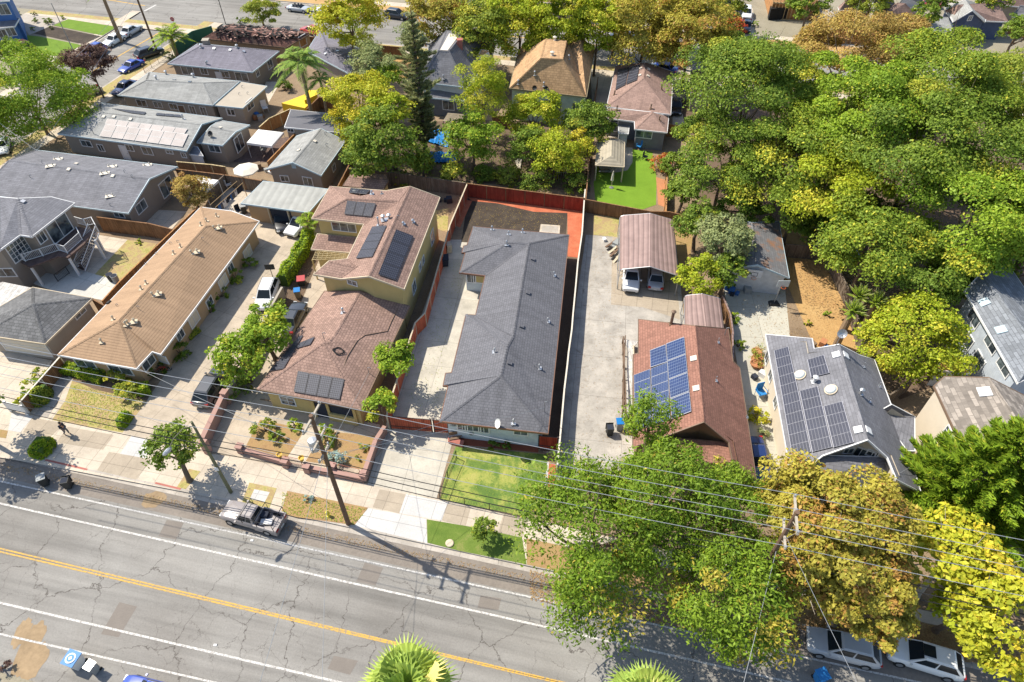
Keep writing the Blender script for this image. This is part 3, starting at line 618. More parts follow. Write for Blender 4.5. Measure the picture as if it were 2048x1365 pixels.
def tree(name, label, pos, R, pal='green', seed=1, n=None, leaf=.34, trunk=.22, group=None, cat='tree', clumps=None, spread=.27, base=None, bark='bark', limbs=7, low=-.55, shell=.5, droop=0, asp=.75, lean=(0, 0), twigs=0, bz=0.0):
    g = rnd(seed); pos = wp(pos); R = (R, R, R * .8) if isinstance(R, (int, float)) else R
    b = wp(base) if base is not None else Vector((pos.x + lean[0], pos.y + lean[1], bz)); b.z = bz
    t = thing(name, label, cat, b, 0, group); area = 4 * math.pi * np.mean(R) ** 2
    n = int((n * 2.5 if n else area / (leaf * leaf) * 5.5) * DENS); nc = clumps or int(max(14, min(150, area / (np.mean(R) * spread) ** 2 / 2.6))); per = max(6, n // nc)
    p, out, ci, cc, cr = crown_points(g, pos, R, nc, per, spread, low=low, shell=shell)
    k = p[:, 2] > bz + .15; p, out, ci = p[k], out[k], ci[k]
    tm = MB(); top = pos + Vector((0, 0, -R[2] * .25)); mid = b.lerp(top, .5) + Vector((g.normal() * .15, g.normal() * .15, 0))
    tm.tube([b + Vector((0, 0, -.1)), b + Vector((0, 0, .3)), mid, top], [trunk * 1.5, trunk, trunk * .8, trunk * .55], 8); tr = tm.build('trunk', bark, t)
    lm = MB(); ids = g.permutation(len(cc))[:limbs]
    for i in ids:
        e = Vector(cc[i]); s0 = mid.lerp(top, float(g.random())); m_ = s0.lerp(e, .5) + Vector((0, 0, -.06 * (e - s0).length)) + Vector(g.normal(size=3) * .12)
        lm.tube([s0, m_, e], [trunk * .45, trunk * .28, trunk * .08], 5, cap=False)
        for j in range(2 + twigs):
            e2 = e + Vector(g.normal(size=3) * float(cr[i]) * .6) + Vector((0, 0, float(cr[i]) * .35)); q = m_.lerp(e, .5); lm.tube([q, q.lerp(e2, .5) + Vector(g.normal(size=3) * .08), e2], [trunk * .2, trunk * .12, trunk * .04], 4, cap=False)
    lm.build('branches', bark, tr)
    leaves(g, 'crown', p, out, leaf_cols(g, pal, len(p), ci, nc), leaf, t, b, droop=droop, asp=asp); return t
def bush(name, label, pos, R, pal='green', seed=1, leaf=.2, group=None, cat='shrub', dense=3.6, cl=None, stems=True, h0=0.0):
    g = rnd(seed); c = wp(pos, 0); R = (R, R, R * .8) if isinstance(R, (int, float)) else R; b = Vector((c.x, c.y, h0)); t = thing(name, label, cat, b, 0, group)
    area = 4 * math.pi * np.mean(R) ** 2 * .8; n = int(max(120, area / leaf ** 2 * dense) * DENS); nc = cl or max(8, int(n / 45))
    p, out, ci, cc, cr = crown_points(g, (c.x, c.y, h0 + R[2] * .75), R, nc, max(5, n // nc), .3, shell=.6, low=-.8); k = p[:, 2] > h0 + .03; p, out, ci = p[k], out[k], ci[k]
    leaves(g, 'foliage', p, out, leaf_cols(g, pal, len(p), ci, nc), leaf, t, b)
    if stems:
        m = MB()
        for i in range(5): e = Vector(cc[i % len(cc)]); m.tube([b, b.lerp(e, .5) + Vector((0, 0, .1)), e], [.05, .035, .015], 4, cap=False)
        m.build('stem', 'bark', t)
    return t
def hedge_box(name, label, pts, h, w, pal='hedge', seed=1, leaf=.16, cat='hedge', round_=False, dense=3.2, group=None, z0=0.0):
    """clipped shrub: leaves over a rounded box that follows a path"""
    g = rnd(seed); Pp = [wp(p, z0) for p in pts]; b = Pp[0].copy(); b.z = z0; t = thing(name, label, cat, b, 0, group); ps, outs = [], []
    core = MB()
    for a, c in zip(Pp, Pp[1:]):
        d = c - a; L = max(d.length, .1); u = np.array(d / L); nrm = np.array([-u[1], u[0], 0]); n = int((L * (w + 2 * h) + 2 * w * h) / leaf ** 2 * dense * DENS)
        s_ = g.random(n) * L; th = g.random(n) * math.pi; ex = .55 if not round_ else 1
        cx, cz = np.cos(th), np.sin(th); cx = np.sign(cx) * np.abs(cx) ** ex; cz = cz ** ex; k = (1 + .12 * np.sin(s_ * 2.3 + th * 3)) * (.88 + .14 * g.random(n))
        if round_: e = np.sqrt(np.maximum(.02, 1 - (s_ / L * 2 - 1) ** 2 * .93)); k = k * e
        p = np.array(a) + u * s_[:, None] + nrm * (cx * w / 2 * k)[:, None] + np.array([0, 0, 1]) * (z0 + cz * h * k)[:, None]; o = nrm * cx[:, None] + np.array([0, 0, 1]) * cz[:, None] + u * ((s_ / L * 2 - 1) ** 5)[:, None] * .6
        ps.append(p); outs.append(unit(o)); q = Vector(nrm) * w * (.4 if not round_ else .3); zt = Vector((0, 0, h * .8)); sh = d * (.04 if not round_ else .18)
        core.hexa([a + sh - q, c - sh - q, c - sh + q, a + sh + q], [a + sh - q + zt, c - sh - q + zt, c - sh + q + zt, a + sh + q + zt])
    p = np.concatenate(ps); o = np.concatenate(outs); leaves(g, 'foliage', p, o, leaf_cols(g, pal, len(p), g.integers(0, 12, len(p)), 12), leaf, t, b)
    core.build('stem', 'hedge_core', t); return t
def conifer(name, label, pos, R, H, pal='pine', seed=1, tiers=16, group=None, lean=(0, 0), rag=0):
    g = rnd(seed); b = wp(pos, 0); b.z = 0; t = thing(name, label, 'tree', b, 0, group); m = MB(); m.tube([b, b + Vector((lean[0], lean[1], H))], [.35, .05], 8); tr = m.build('trunk', 'bark', t)
    C_, A, B, K = [], [], [], []; br = MB()
    for i in range(tiers):
        f = i / tiers; z = H * (.12 + .86 * f); r = R * (1 - f) ** .8 * (.9 + .2 * g.random() + rag * g.normal()) + .25; nb = int(9 + 7 * (1 - f))
        for j in range(nb):
            a = 6.283 * (j + g.random() * .7) / nb; dr = np.array([math.cos(a), math.sin(a), .16 + .25 * g.random()]); dr /= np.linalg.norm(dr); s0 = np.array([b.x + lean[0] * (z / H), b.y + lean[1] * (z / H), z]); L = max(.25, r * (.8 + .3 * g.random() + rag * g.normal()))
            if j % 2 == 0: br.tube([Vector(s0), Vector(s0 + dr * L * .9)], [.05, .015], 4, cap=False)
            nn = int(40 * L + 10); s_ = (.25 + .75 * g.random(nn) ** .7) * L; side = unit(np.cross(dr, [0, 0, 1])); off = (g.random(nn) * 2 - 1) * (.16 * L + .18) * (1.15 - s_ / L)
            p = s0 + dr * s_[:, None] + side * off[:, None] + np.array([0, 0, 1]) * ((g.random(nn) - .35) * .3)[:, None]; ax = unit(dr + side * (np.sign(off) * .7)[:, None] + g.normal(size=(nn, 3)) * .2 + np.array([0, 0, .25]))
            C_.append(p); A.append(ax * (.22 + .14 * g.random((nn, 1)))); B.append(unit(np.cross(ax, [0, 0, 1] + g.normal(size=(nn, 3)) * .7)) * .075); K.append(leaf_cols(g, pal, nn))
    br.build('branches', 'bark', tr); quads_mesh('crown', np.concatenate(C_), np.concatenate(A), np.concatenate(B), np.concatenate(K), 'leaves', t, b); return t
def fan_palm(name, label, pos, seed=1, r=1.15, n=34, trunk=.25, stem=1.1, pal='fan', bz=ROAD_Z, group=None):
    g = rnd(seed); c = wp(pos); b = Vector((c.x, c.y, bz)); t = thing(name, label, 'palm tree', b, 0, group); m = MB(); m.tube([b, b.lerp(c, .5), c], [trunk * 1.3, trunk, trunk * .9], 10); m.build('trunk', 'palm_bark', t)
    for i in range(n):
        a = i * 2.39996; el = math.radians(78 - 105 * (i / n) ** .9 + g.normal() * 6); d = Vector((math.cos(a) * math.cos(el), math.sin(a) * math.cos(el), math.sin(el))); s_ = MB(); h = c + d * stem * (.8 + .3 * g.random()); s_.tube([c, h], [.035, .02], 5)
        side = d.cross(Vector((0, 0, 1))).normalized(); upv = side.cross(d).normalized(); fm = MB(); K = 26; rr = r * (.85 + .3 * g.random()); cu = .28
        tw = g.normal() * .3; side, upv = side * math.cos(tw) + upv * math.sin(tw), upv * math.cos(tw) - side * math.sin(tw); pr = None; cols = []
        for j in range(K + 1):
            th = -2.15 + 4.3 * j / K; e = d * math.cos(th) + side * math.sin(th); zz = upv * (.04 if j % 2 else -.04)
            p1 = h + e * rr * .72 + zz; tip = h + e * rr * (1. + .12 * math.cos(th)) - upv * .1 + Vector((0, 0, -cu * abs(math.sin(th)) * rr - .1))
            if pr is not None: fm.face([h, pr, p1])
            w_ = (d * -math.sin(th) + side * math.cos(th)) * rr * .035; fm.face([p1 - w_, p1 + w_, tip]); pr = p1
        fo = fm.build('frond', 'frond', t); at = fo.data.attributes.new("Col", 'FLOAT_COLOR', 'POINT'); base = np.array(leaf_cols(g, pal, 1)[0]); nv = len(fo.data.vertices); cc = np.ones((nv, 4), np.float32); cc[:, :3] = base * (.85 + .3 * g.random((nv, 1))); at.data.foreach_set("color", cc.ravel()); s_.build('frond_stem', 'mint_trim', fo)
    return t
def feather_palm(name, label, pos, seed=1, L=3., n=18, trunk=.22, pal='palm', group=None, droop=1.1, wid=.45, bark='palm_bark', bz=0.0, el0=70):
    g = rnd(seed); c = wp(pos); b = Vector((c.x, c.y, bz)); t = thing(name, label, 'palm tree', b, 0, group); m = MB(); m.tube([b, b.lerp(c, .5), c], [trunk * 1.2, trunk, trunk * .8], 9); m.build('trunk', bark, t)
    for i in range(n):
        a = i * 2.39996 + g.random() * .3; el = math.radians(el0 - 75 * (i / n) + g.normal() * 5); d = np.array([math.cos(a) * math.cos(el), math.sin(a) * math.cos(el), math.sin(el)]); ll = L * (.85 + .25 * g.random()); K = 16; s_ = np.linspace(0.04, 1, K)
        path = np.array(c) + d * (s_ * ll)[:, None] + np.array([0, 0, -1]) * (droop * (s_ ** 2.2) * ll * .45)[:, None]; tg = unit(np.gradient(path, axis=0)); side = unit(np.cross(tg, [0, 0, 1])); Cq, A, B = [], [], []
        for q in range(2, K):
            w = wid * ll * .42 * math.sin(min(1, s_[q] * 1.05) * math.pi * .88 + .25)
            for sg in (-1, 1):
                for e in (0, .34, .67):
                    p0 = path[q] * (1 - e) + path[q - 1] * e; ax = unit(side[q] * sg + tg[q] * .55 + np.array([0, 0, -.35 + .1 * g.normal()])); Cq.append(p0 + ax * w * .5); A.append(ax * w * .5); B.append(unit(np.cross(ax, [0, 0, 1])) * .05 * ll / 3 + 0)
        n_ = len(Cq); fo = quads_mesh('frond', np.array(Cq), np.array(A), np.array(B), leaf_cols(g, pal, n_), 'frond', t, b); r_ = MB(); r_.tube([Vector(x) for x in path[::3]], .02, 4, cap=False); r_.build('frond_stem', 'mint_trim', fo)
    return t

# ---------------------------------------------------------------- vehicles (built once, copied)
CARP = {}
def loft(mb, st, mi=0):
    rings = []
    for x, w, zb, zt in st:
        sh = (zt - zb); rings.append([Vector((x, -w * .9, zb)), Vector((x, -w, zb + sh * .3)), Vector((x, -w * .98, zb + sh * .72)), Vector((x, -w * .86, zt)), Vector((x, 0, zt + .025)), Vector((x, w * .86, zt)), Vector((x, w * .98, zb + sh * .72)), Vector((x, w, zb + sh * .3)), Vector((x, w * .9, zb))])
    for a, b in zip(rings, rings[1:]):
        for k in range(len(a)): j = (k + 1) % len(a); mb.face([a[k], b[k], b[j], a[j]], mi)
    mb.face(rings[0], mi); mb.face(rings[-1][::-1], mi)
def slabq(mb, q, n, t=.02, mi=0):
    q = [Vector(p) for p in q]; nn = fnormal(q); nn = nn if nn.dot(Vector(n)) > 0 else -nn; mb.hexa(q, [p + nn * t for p in q], mi)
def make_car(kind):
    t = bpy.data.objects.new('parked_car', None); COL.objects.link(t); dim = {'sedan': (4.6, .89, .88, 1.42), 'suv': (4.7, .93, 1.0, 1.62), 'pickup': (5.0, .86, .98, 1.58), 'wagon': (4.8, .9, .92, 1.52), 'sports': (4.5, .9, .8, 1.28), 'convertible': (4.6, .9, .85, 1.2)}[kind]
    L, w, zh, zr = dim; h = L / 2; zb = .24; m = MB()
    if kind == 'pickup': st = [(h, w * .8, .42, zh - .15), (h - .12, w * .94, .3, zh - .08), (h - .5, w, zb, zh - .02), (.9, w, zb, zh + .03), (-.55, w, zb, zh + .02)]; gh = (1.05, -.5, .6, -.35)
    elif kind in ('sedan', 'sports', 'convertible'): st = [(h, w * .7, .4, zh - .28), (h - .12, w * .88, .28, zh - .18), (h - .6, w * .99, zb, zh - .08), (h - 1.25, w, zb, zh), (-.9, w, zb, zh + .03), (-h + .55, w * .98, zb, zh + .02), (-h + .12, w * .88, .3, zh - .04), (-h, w * .74, .4, zh - .14)]; gh = (h - 1.35, -h + .75, h - 2.05, -h + 1.35)
    else: st = [(h, w * .74, .42, zh - .24), (h - .12, w * .9, .3, zh - .14), (h - .6, w * .99, zb, zh - .06), (h - 1.1, w, zb, zh), (-.9, w, zb, zh + .02), (-h + .4, w * .98, zb, zh + .02), (-h + .08, w * .92, .32, zh), (-h, w * .84, .4, zh - .06)]; gh = (h - 1.15, -h + .12, h - 2.0, -h + .8)
    loft(m, st); body = m.build('body', 'car_white', t, local=True, weld=True, smooth=False)
    sm = body.modifiers.new('bevel', 'BEVEL'); sm.width = .05; sm.segments = 2; sm.limit_method = 'ANGLE'; body.data.polygons.foreach_set("use_smooth", [True] * len(body.data.polygons))
    x0, x1, x2, x3 = gh; wb, wt = w * .87, w * .66; zb2 = zh - .03
    if kind == 'convertible':
        s_ = MB(); s_.box(((x0 + x1) / 2 - .1, 0, zh + .03), (1.5, 1.1, .06)); s_.build('cabin_floor', 'bin_black', t, local=True)
        for sx in (.15, -.55):
            for sy in (-.36, .36): q = MB(); q.box((sx, sy, zh + .08), (.45, .45, .12)); q.box((sx - .24, sy, zh + .28), (.1, .42, .42)); q.build('seat', 'cloth_grey', t, local=True)
        q = MB(); slabq(q, [(x0, -wb, zb2), (x0, wb, zb2), (x2 + .1, wt, zr), (x2 + .1, -wt, zr)], (1, 0, 1), .03); q.build('windshield', 'car_glass', t, local=True)
    else:
        c = MB(); c.hexa([Vector(p) for p in ((x1, -wb, zb2), (x0, -wb, zb2), (x0, wb, zb2), (x1, wb, zb2))], [Vector(p) for p in ((x3, -wt, zr - .02), (x2, -wt, zr - .02), (x2, wt, zr - .02), (x3, wt, zr - .02))]); c.build('cabin', 'car_white', t, local=True)
        r = MB(); r.hexa([Vector(p) for p in ((x3 - .04, -wt - .02, zr - .04), (x2 + .04, -wt - .02, zr - .04), (x2 + .04, wt + .02, zr - .04), (x3 - .04, wt + .02, zr - .04))], [Vector(p) for p in ((x3 + .1, -wt + .1, zr + .03), (x2 - .1, -wt + .1, zr + .03), (x2 - .1, wt - .1, zr + .03), (x3 + .1, wt - .1, zr + .03))])
        r.build('roof', 'car_white', t, local=True)
        def lerp(a, b, f): return tuple(a[i] + (b[i] - a[i]) * f for i in range(3))
        def pane(nm, q, n, i0=.06, i1=.94, j0=.1, j1=.92):
            a, b, c_, d = q; P_ = lambda u, v: lerp(lerp(a, b, u), lerp(d, c_, u), v); mm = MB(); slabq(mm, [P_(i0, j0), P_(i1, j0), P_(i1, j1), P_(i0, j1)], n, .012); mm.build(nm, 'car_glass', t, local=True)
        pane('windshield', [(x0, -wb, zb2), (x0, wb, zb2), (x2, wt, zr), (x2, -wt, zr)], (1, 0, .5)); pane('rear_window', [(x1, -wb, zb2), (x1, wb, zb2), (x3, wt, zr), (x3, -wt, zr)], (-1, 0, .5))
        for sg in (-1, 1):
            q = [(x0, sg * wb, zb2), (x1, sg * wb, zb2), (x3, sg * wt, zr), (x2, sg * wt, zr)]
            for u0, u1 in (((.07, .46), (.5, .93)) if kind != 'pickup' else ((.1, .55), (.6, .9))): pane('side_window', q, (0, sg, .3), u0, u1, .14, .86)
    if kind == 'pickup':
        b = MB(); yb = w
        for sg in (-1, 1): b.box(((-h - .55) / 2, sg * (w - .05), .66), (h - .55, .1, .72))
        b.box((-h + .04, 0, .66), (.08, 2 * w - .2, .7)); b.box(((-h - .55) / 2, 0, .44), (h - .65, 2 * w - .2, .1)); b.build('cargo_bed', 'car_white', t, local=True)
    for sx in (h - .85, -h + .9):
        for sg in (-1, 1):
            q = MB(); rr = .36 if kind in ('suv', 'pickup') else .33
            q.tube([(sx, sg * (w - .2), rr - .02), (sx, sg * (w + .015), rr - .02)], rr, 18); o = q.build('wheel', 'tyre', t, local=True); q = MB(); q.tube([(sx, sg * (w + .0), rr - .02), (sx, sg * (w + .03), rr - .02)], rr * .6, 12); q.build('rim', 'rim', o, local=True)
    zl = st[1][3] - .1
    for sg in (-1, 1):
        q = MB(); q.box((h - .1, sg * w * .64, zl - .03), (.22, .34, .14)); q.build('headlight', 'headlight', t, local=True); q = MB(); q.box((-h + .06, sg * w * .72, zh - .16), (.16, .3, .2)); q.build('taillight', 'taillight', t, local=True)
        q = MB(); q.box((x0 - .15, sg * (w + .07), zh + .06), (.14, .16, .12)); q.build('mirror', 'car_white', t, local=True)
    q = MB(); q.box((h - .02, 0, .42), (.06, w * 1.1, .16)); q.build('bumper', 'bin_black', t, local=True); q = MB(); q.box((-h + .0, 0, .5), (.04, .36, .14)); q.build('licence_plate', 'plate', t, local=True)
    return t
PAINTED = ('body', 'roof', 'cabin', 'cargo_bed', 'mirror')
def car(kind, color, label, centre, front, name='parked_car', cat='car', bz=0.0, sc=1.0, group=None, extra=None):
    c = wp(centre, bz + .8); f = wp(front, bz + .8); rz = math.atan2(f.y - c.y, f.x - c.x)
    if kind not in CARP: o = make_car(kind); CARP[kind] = o; fresh = True
    else: o = copy_tree(CARP[kind]); fresh = False
    o.name = name; o.location = (c.x, c.y, bz); o.rotation_euler = (0, 0, rz); o.scale = (sc, sc, sc); o['label'] = label; o['category'] = cat
    if group: o['group'] = group
    for ch in o.children:
        if ch.name.split('.')[0] in PAINTED: ch.material_slots[0].link = 'OBJECT'; ch.material_slots[0].material = M(color)
    if extra: extra(o)
    return o
def local_part(o, name, mb, mat): return mb.build(name, mat, o, local=True)
# ---------------------------------------------------------------- streets and blocks
def line_pt(a, ang): return (Vector((a.x, a.y, 0)), Vector((math.cos(ang), math.sin(ang), 0)))
def isect(l1, l2):
    (p, d), (q, e) = l1, l2; den = d.x * e.y - d.y * e.x; t = ((q.x - p.x) * e.y - (q.y - p.y) * e.x) / den; return p + d * t
k1, k2 = P(0, 89.5, 923), P(0, 1050, 1130.6); FRONT = (k1, (k2 - k1).normalized()); FA = math.atan2(FRONT[1].y, FRONT[1].x)
OPP = line_pt(P(0, 0, 1346, ROAD_Z), FA)
BS = line_pt(P(0, 660, 78), math.radians(-13)); BN = line_pt(P(0, 800, 24), math.radians(-13))
e1, e2 = P(1, 620, 650), P(1, 940, 440); LE = (e1, (e2 - e1).normalized()); w1, w2 = P(1, 540, 350), P(1, 800, 185); LW = (w1, (w2 - w1).normalized())
def along(l, t): return l[0] + l[1] * t
def slab(name, poly, mat, z1=0.0, z0=-.35, mat2='kerbstone'):
    m = MB(); poly = ccw(poly); m.face([Vector((p.x, p.y, z1)) for p in poly]); n = len(poly)
    for i in range(n): a, b = poly[i], poly[(i + 1) % n]; m.face([Vector((a.x, a.y, z0)), Vector((b.x, b.y, z0)), Vector((b.x, b.y, z1)), Vector((a.x, a.y, z1))], 1)
    return struct(name, m, [mat, mat2])
g = MB(); g.face([Vector((-900, -300, -.36)), Vector((900, -300, -.36)), Vector((900, 1200, -.36)), Vector((-900, 1200, -.36))]); struct('ground', g, 'block_far')
g = MB(); a, b, c, d = along(OPP, -160), along(OPP, 260), along(FRONT, 260), along(FRONT, -160); g.face([Vector((p.x, p.y, ROAD_Z)) for p in (a, b, c, d)]); struct('road', g, 'asphalt')
cSW, cNW = isect(FRONT, LE), isect(BS, LE); wN, wS = isect(BS, LW), isect(FRONT, LW)
fr, br_ = along(FRONT, 180), along(BS, 200)
slab('city_block', [cSW, fr, br_, cNW], 'bare_ground')
wl = wS + FRONT[1] * -120; wl2 = wN + BS[1] * -160
slab('west_block', [wS, wN, wl2, wl], 'block_far'); n1, n2 = along(BN, -120), along(BN, 230)
slab('north_block', [n1, n2, n2 + Vector((30, 140, 0)), n1 + Vector((30, 140, 0))], 'block_far')
o1, o2 = along(OPP, -160), along(OPP, 260); slab('south_block', [o1, o2, o2 + Vector((-10, -80, 0)), o1 + Vector((-10, -80, 0))], 'block_far')
def rd(pts, lv=0, nm='road'):
    m = MB(); z = ROAD_Z + .004 * lv - .0015; m.face([Vector((p.x, p.y, z)) for p in ccw(pts)]); struct(nm, m, 'asphalt')
rd([cSW, cNW, wN, wS], 1); rd([wN - BS[1] * 160, br_, along(BN, 230), along(BN, -160)], 2)
def stripe(name, p, q, w, mat, lv=3, z=ROAD_Z, dash=None):
    p, q = Vector((p.x, p.y, 0)), Vector((q.x, q.y, 0)); d = (q - p); L = d.length; d /= L; n = Vector((-d.y, d.x, 0)) * w / 2; m = MB(); s = 0
    while s < L:
        e = min(L, s + (dash[0] if dash else 6)); a, b = p + d * s, p + d * e; m.face([Vector((v.x, v.y, z + .004 * lv)) for v in (a - n, b - n, b + n, a + n)]); s = e + (dash[1] if dash else 0)
    return struct(name, m, mat)
def sline(name, pa, pb, w, mat, t0=-30, t1=80, **k):
    a, b = P(*pa, ROAD_Z), P(*pb, ROAD_Z); d = (b - a).normalized(); return stripe(name, a + d * t0, a + d * t1, w, mat, **k)
sline('lane_line', (0, 12, 965.5), (0, 1056, 1194), .13, 'white_line'); sline('lane_line', (0, 0, 1007.5), (0, 1032, 1241), .15, 'white_line')
sline('centre_line', (0, 0, 1097.5), (17, 1400, 1358), .12, 'yellow_line'); sline('centre_line', (0, 0, 1104), (17, 1376, 1362), .12, 'yellow_line')
sline('lane_line', (0, 0, 1206), (0, 512, 1326), .15, 'white_line'); sline('lane_line', (0, 0, 1268.5), (0, 427, 1365), .13, 'white_line')
sline('centre_line', (1, 740, 425), (1, 935, 312), .3, 'yellow_line', t0=-4, t1=16); stripe('centre_line', P(0, 290, 12, ROAD_Z), P(0, 215, 0, ROAD_Z), .3, 'yellow_line')
stripe('centre_line', P(0, 850, 56, ROAD_Z), P(0, 1500, 122, ROAD_Z), .3, 'yellow_line'); stripe('stop_line', P(1, 985, 78, ROAD_Z), P(1, 1065, 35, ROAD_Z), .4, 'white_line')
def rzone(name, pts, mat, lv=1):
    m = MB(); ZL.append(0); m.face([Vector((p.x, p.y, ROAD_Z + .0008 * lv + len(ZL) * .00015)) for p in ccw([P(*q, ROAD_Z) for q in pts])]); return struct(name, m, mat)
# the rougher, browner strip of asphalt next to the kerb
m = MB(); off = Vector((-FRONT[1].y, FRONT[1].x, 0)); z = ROAD_Z + .0015; a, b = along(FRONT, -60), along(FRONT, 150); m.face([Vector((p.x, p.y, z)) for p in (a - off * 2.1, b - off * 2.1, b, a)]); struct('road_shoulder', m, 'asphalt_edge')
rzone('asphalt_patch', [(15, 805, 825), (15, 925, 855), (15, 800, 1062), (15, 680, 1040)], 'asphalt_patch', 2); rzone('asphalt_patch', [(15, 1125, 270), (15, 1240, 290), (15, 1185, 402), (15, 1068, 380)], 'asphalt_patch', 2)
rzone('asphalt_patch', [(16, 1250, 855), (16, 1390, 895), (16, 1330, 1030), (16, 1185, 1000)], 'asphalt_patch', 2); rzone('asphalt_patch', [(17, 880, 780), (17, 1020, 800), (17, 1000, 880), (17, 860, 865)], 'asphalt_patch', 2)
rzone('asphalt_patch', [(16, 945, 560), (16, 1060, 590), (16, 1050, 625), (16, 930, 605)], 'asphalt_patch', 2); rzone('asphalt_patch', [(0, 668, 1312), (0, 716, 1322), (0, 700, 1350), (0, 655, 1338)], 'asphalt_patch', 2)
def blot(name, k, x, y, rx, ry, mat, seed, z=ROAD_Z, lv=5):
    g_ = rnd(seed); c = P(k, x, y, z); pts = []
    for i in range(22):
        a = i / 22 * 6.283; f = .85 + .3 * g_.random(); pts.append(Vector((c.x + rx * f * math.cos(a), c.y + ry * f * math.sin(a), z + .0012 * lv + seed * .0003)))
    m = MB(); m.face(pts); return struct(name, m, mat)
blot('rust_stain', 15, 200, 1130, .7, 1.9, 'rust_stain', 3); blot('rust_stain', 15, 150, 1030, .5, 1.0, 'rust_stain', 4); blot('rust_stain', 15, 230, 1220, .8, 1.2, 'rust_stain', 7); blot('rust_stain', 15, 1040, 130, .9, .8, 'rust_stain', 5)

# kerbs
def kerb(l, t0, t1, side, name='kerb'):
    n = Vector((-l[1].y, l[1].x, 0)) * side; a, b = along(l, t0), along(l, t1); m = MB(); m.hexa([Vector((p.x, p.y, -.34)) for p in ccw([a - n * .004, b - n * .004, b + n * .16, a + n * .16])], [Vector((p.x, p.y, .01)) for p in ccw([a - n * .004, b - n * .004, b + n * .16, a + n * .16])]); struct(name, m, 'kerbstone')
    m = MB(); z = ROAD_Z + .009; m.face([Vector((p.x, p.y, z)) for p in ccw([a - n * .004, b - n * .004, b - n * .4, a - n * .4])]); struct('gutter_apron', m, 'kerbstone')
kerb(FRONT, -60, 150, 1); kerb(LE, -60, (cNW - LE[0]).dot(LE[1]) - 2, -1); kerb(BS, (cNW - BS[0]).dot(BS[1]), 150, -1); kerb(BN, -60, 150, 1); kerb(LW, -60, (wN - LW[0]).dot(LW[1]) - 2, 1)
m = MB(); a, b = P(10, 1140, 1210), P(10, 1330, 1256); m.hexa([a, b, b + off * .17, a + off * .17], [p + Vector((0, 0, .014)) for p in (a, b, b + off * .17, a + off * .17)]); struct('red_kerb', m, 'red_kerb')
m = MB(); a, b = P(10, 330, 1040), P(10, 640, 1112); m.hexa([a, b, b + off * .17, a + off * .17], [p + Vector((0, 0, .014)) for p in (a, b, b + off * .17, a + off * .17)]); struct('red_kerb', m, 'red_kerb')

# ---------------------------------------------------------------- front of the block
# sidewalk band + parking strip as one concrete strip, patches on top
zone('sidewalk', [(0, -120, 795), (0, 105, 841), (0, 245, 866), (0, 404, 905), (0, 479, 916), (0, 735, 969), (0, 873, 998), (0, 1053, 1036), (0, 1500, 1140), (0, 2100, 1280), (0, 2100, 1300), (0, 1500, 1170), (0, 1044, 1078), (0, 900, 1046), (0, 737, 1017), (0, 471, 960), (0, 300, 935), (0, 0, 868), (0, -120, 840)], 'concrete')
zone('parking_strip', [along(FRONT, -60) + off * .16, P(0, 85, 885), P(0, 471, 958), P(0, 737, 1015.5), P(0, 900, 1044.5), P(0, 1044, 1076), along(FRONT, 45) + off * .16], 'concrete', lvl=0.5)
zone('front_paving', [(0, -120, 775), (0, 60, 800), (0, 245, 864), (0, 404, 903), (0, 500, 960), (0, 400, 990), (0, 85, 930), (0, -120, 895)], 'concrete', lvl=.3)
for q in ([(10, 970, 860), (10, 1112, 890), (10, 1085, 1025), (10, 885, 990)], [(10, 85, 690), (10, 245, 715), (10, 150, 832), (10, 60, 815)], [(16, 1275, 442), (16, 1716, 525), (16, 1722, 708), (16, 1172, 574)], [(16, 1562, 338), (16, 1882, 400), (16, 1845, 540), (16, 1512, 482)]):
    zone('new_paving', q, 'concrete_new', lvl=2)
for q in ([(16, 1362, 300), (16, 1560, 338), (16, 1510, 482), (16, 1310, 437)], [(10, 240, 722), (10, 480, 765), (10, 360, 875), (10, 170, 830)], [(10, 500, 790), (10, 840, 850), (10, 760, 960), (10, 420, 905)], [(10, 805, 975), (10, 1120, 1030), (10, 1000, 1180), (10, 715, 1112)], [(17, 655, 165), (17, 815, 185), (17, 780, 312), (17, 618, 275)], [(17, 1035, 232), (17, 1200, 262), (17, 1165, 388), (17, 1000, 355)]):
    zone('old_paving', q, 'concrete_tan', lvl=2)
zone('dirt_strip', [(16, 375, 250), (16, 582, 292), (16, 525, 445), (16, 320, 395)], 'dry_lawn', lvl=3); zone('dirt_strip', [(16, 662, 312), (16, 1275, 440), (16, 1170, 572), (16, 735, 512), (16, 615, 480)], 'front_dirt', lvl=3)
zone('pale_slab', [(16, 412, 300), (16, 530, 322), (16, 490, 400), (16, 378, 375)], 'concrete_new', lvl=4)
zone('dirt_strip', [(10, 1395, 1100), (10, 1480, 1120), (10, 1370, 1250), (10, 1305, 1235)], 'dry_lawn', lvl=3); zone('dirt_strip', [(10, 1845, 1205), (10, 1889, 1212), (10, 1860, 1300), (10, 1800, 1300)], 'dry_lawn', lvl=3); zone('dirt_strip', [(0, -60, 850), (0, 16, 862), (0, 12, 877), (0, -60, 868)], 'front_dirt', lvl=3)
zone('lawn_strip', [(16, 1720, 528), (17, 830, 320), (17, 1160, 390), (17, 1190, 572), (17, 900, 512), (17, 740, 480), (17, 522, 425)], 'lawn_strip', lvl=3)
zone('planting_strip', [(17, 1190, 395), (0, 1500, 1172), (0, 2100, 1302), (0, 2100, 1350), (0, 1500, 1226), (17, 1192, 572)], 'front_dirt', lvl=3)
zone('front_lawn', [(12, 575, 735), (12, 1275, 795), (12, 1250, 1145), (12, 1100, 1268), (12, 455, 1130), (12, 500, 930)], 'lawn_patchy', lvl=2)
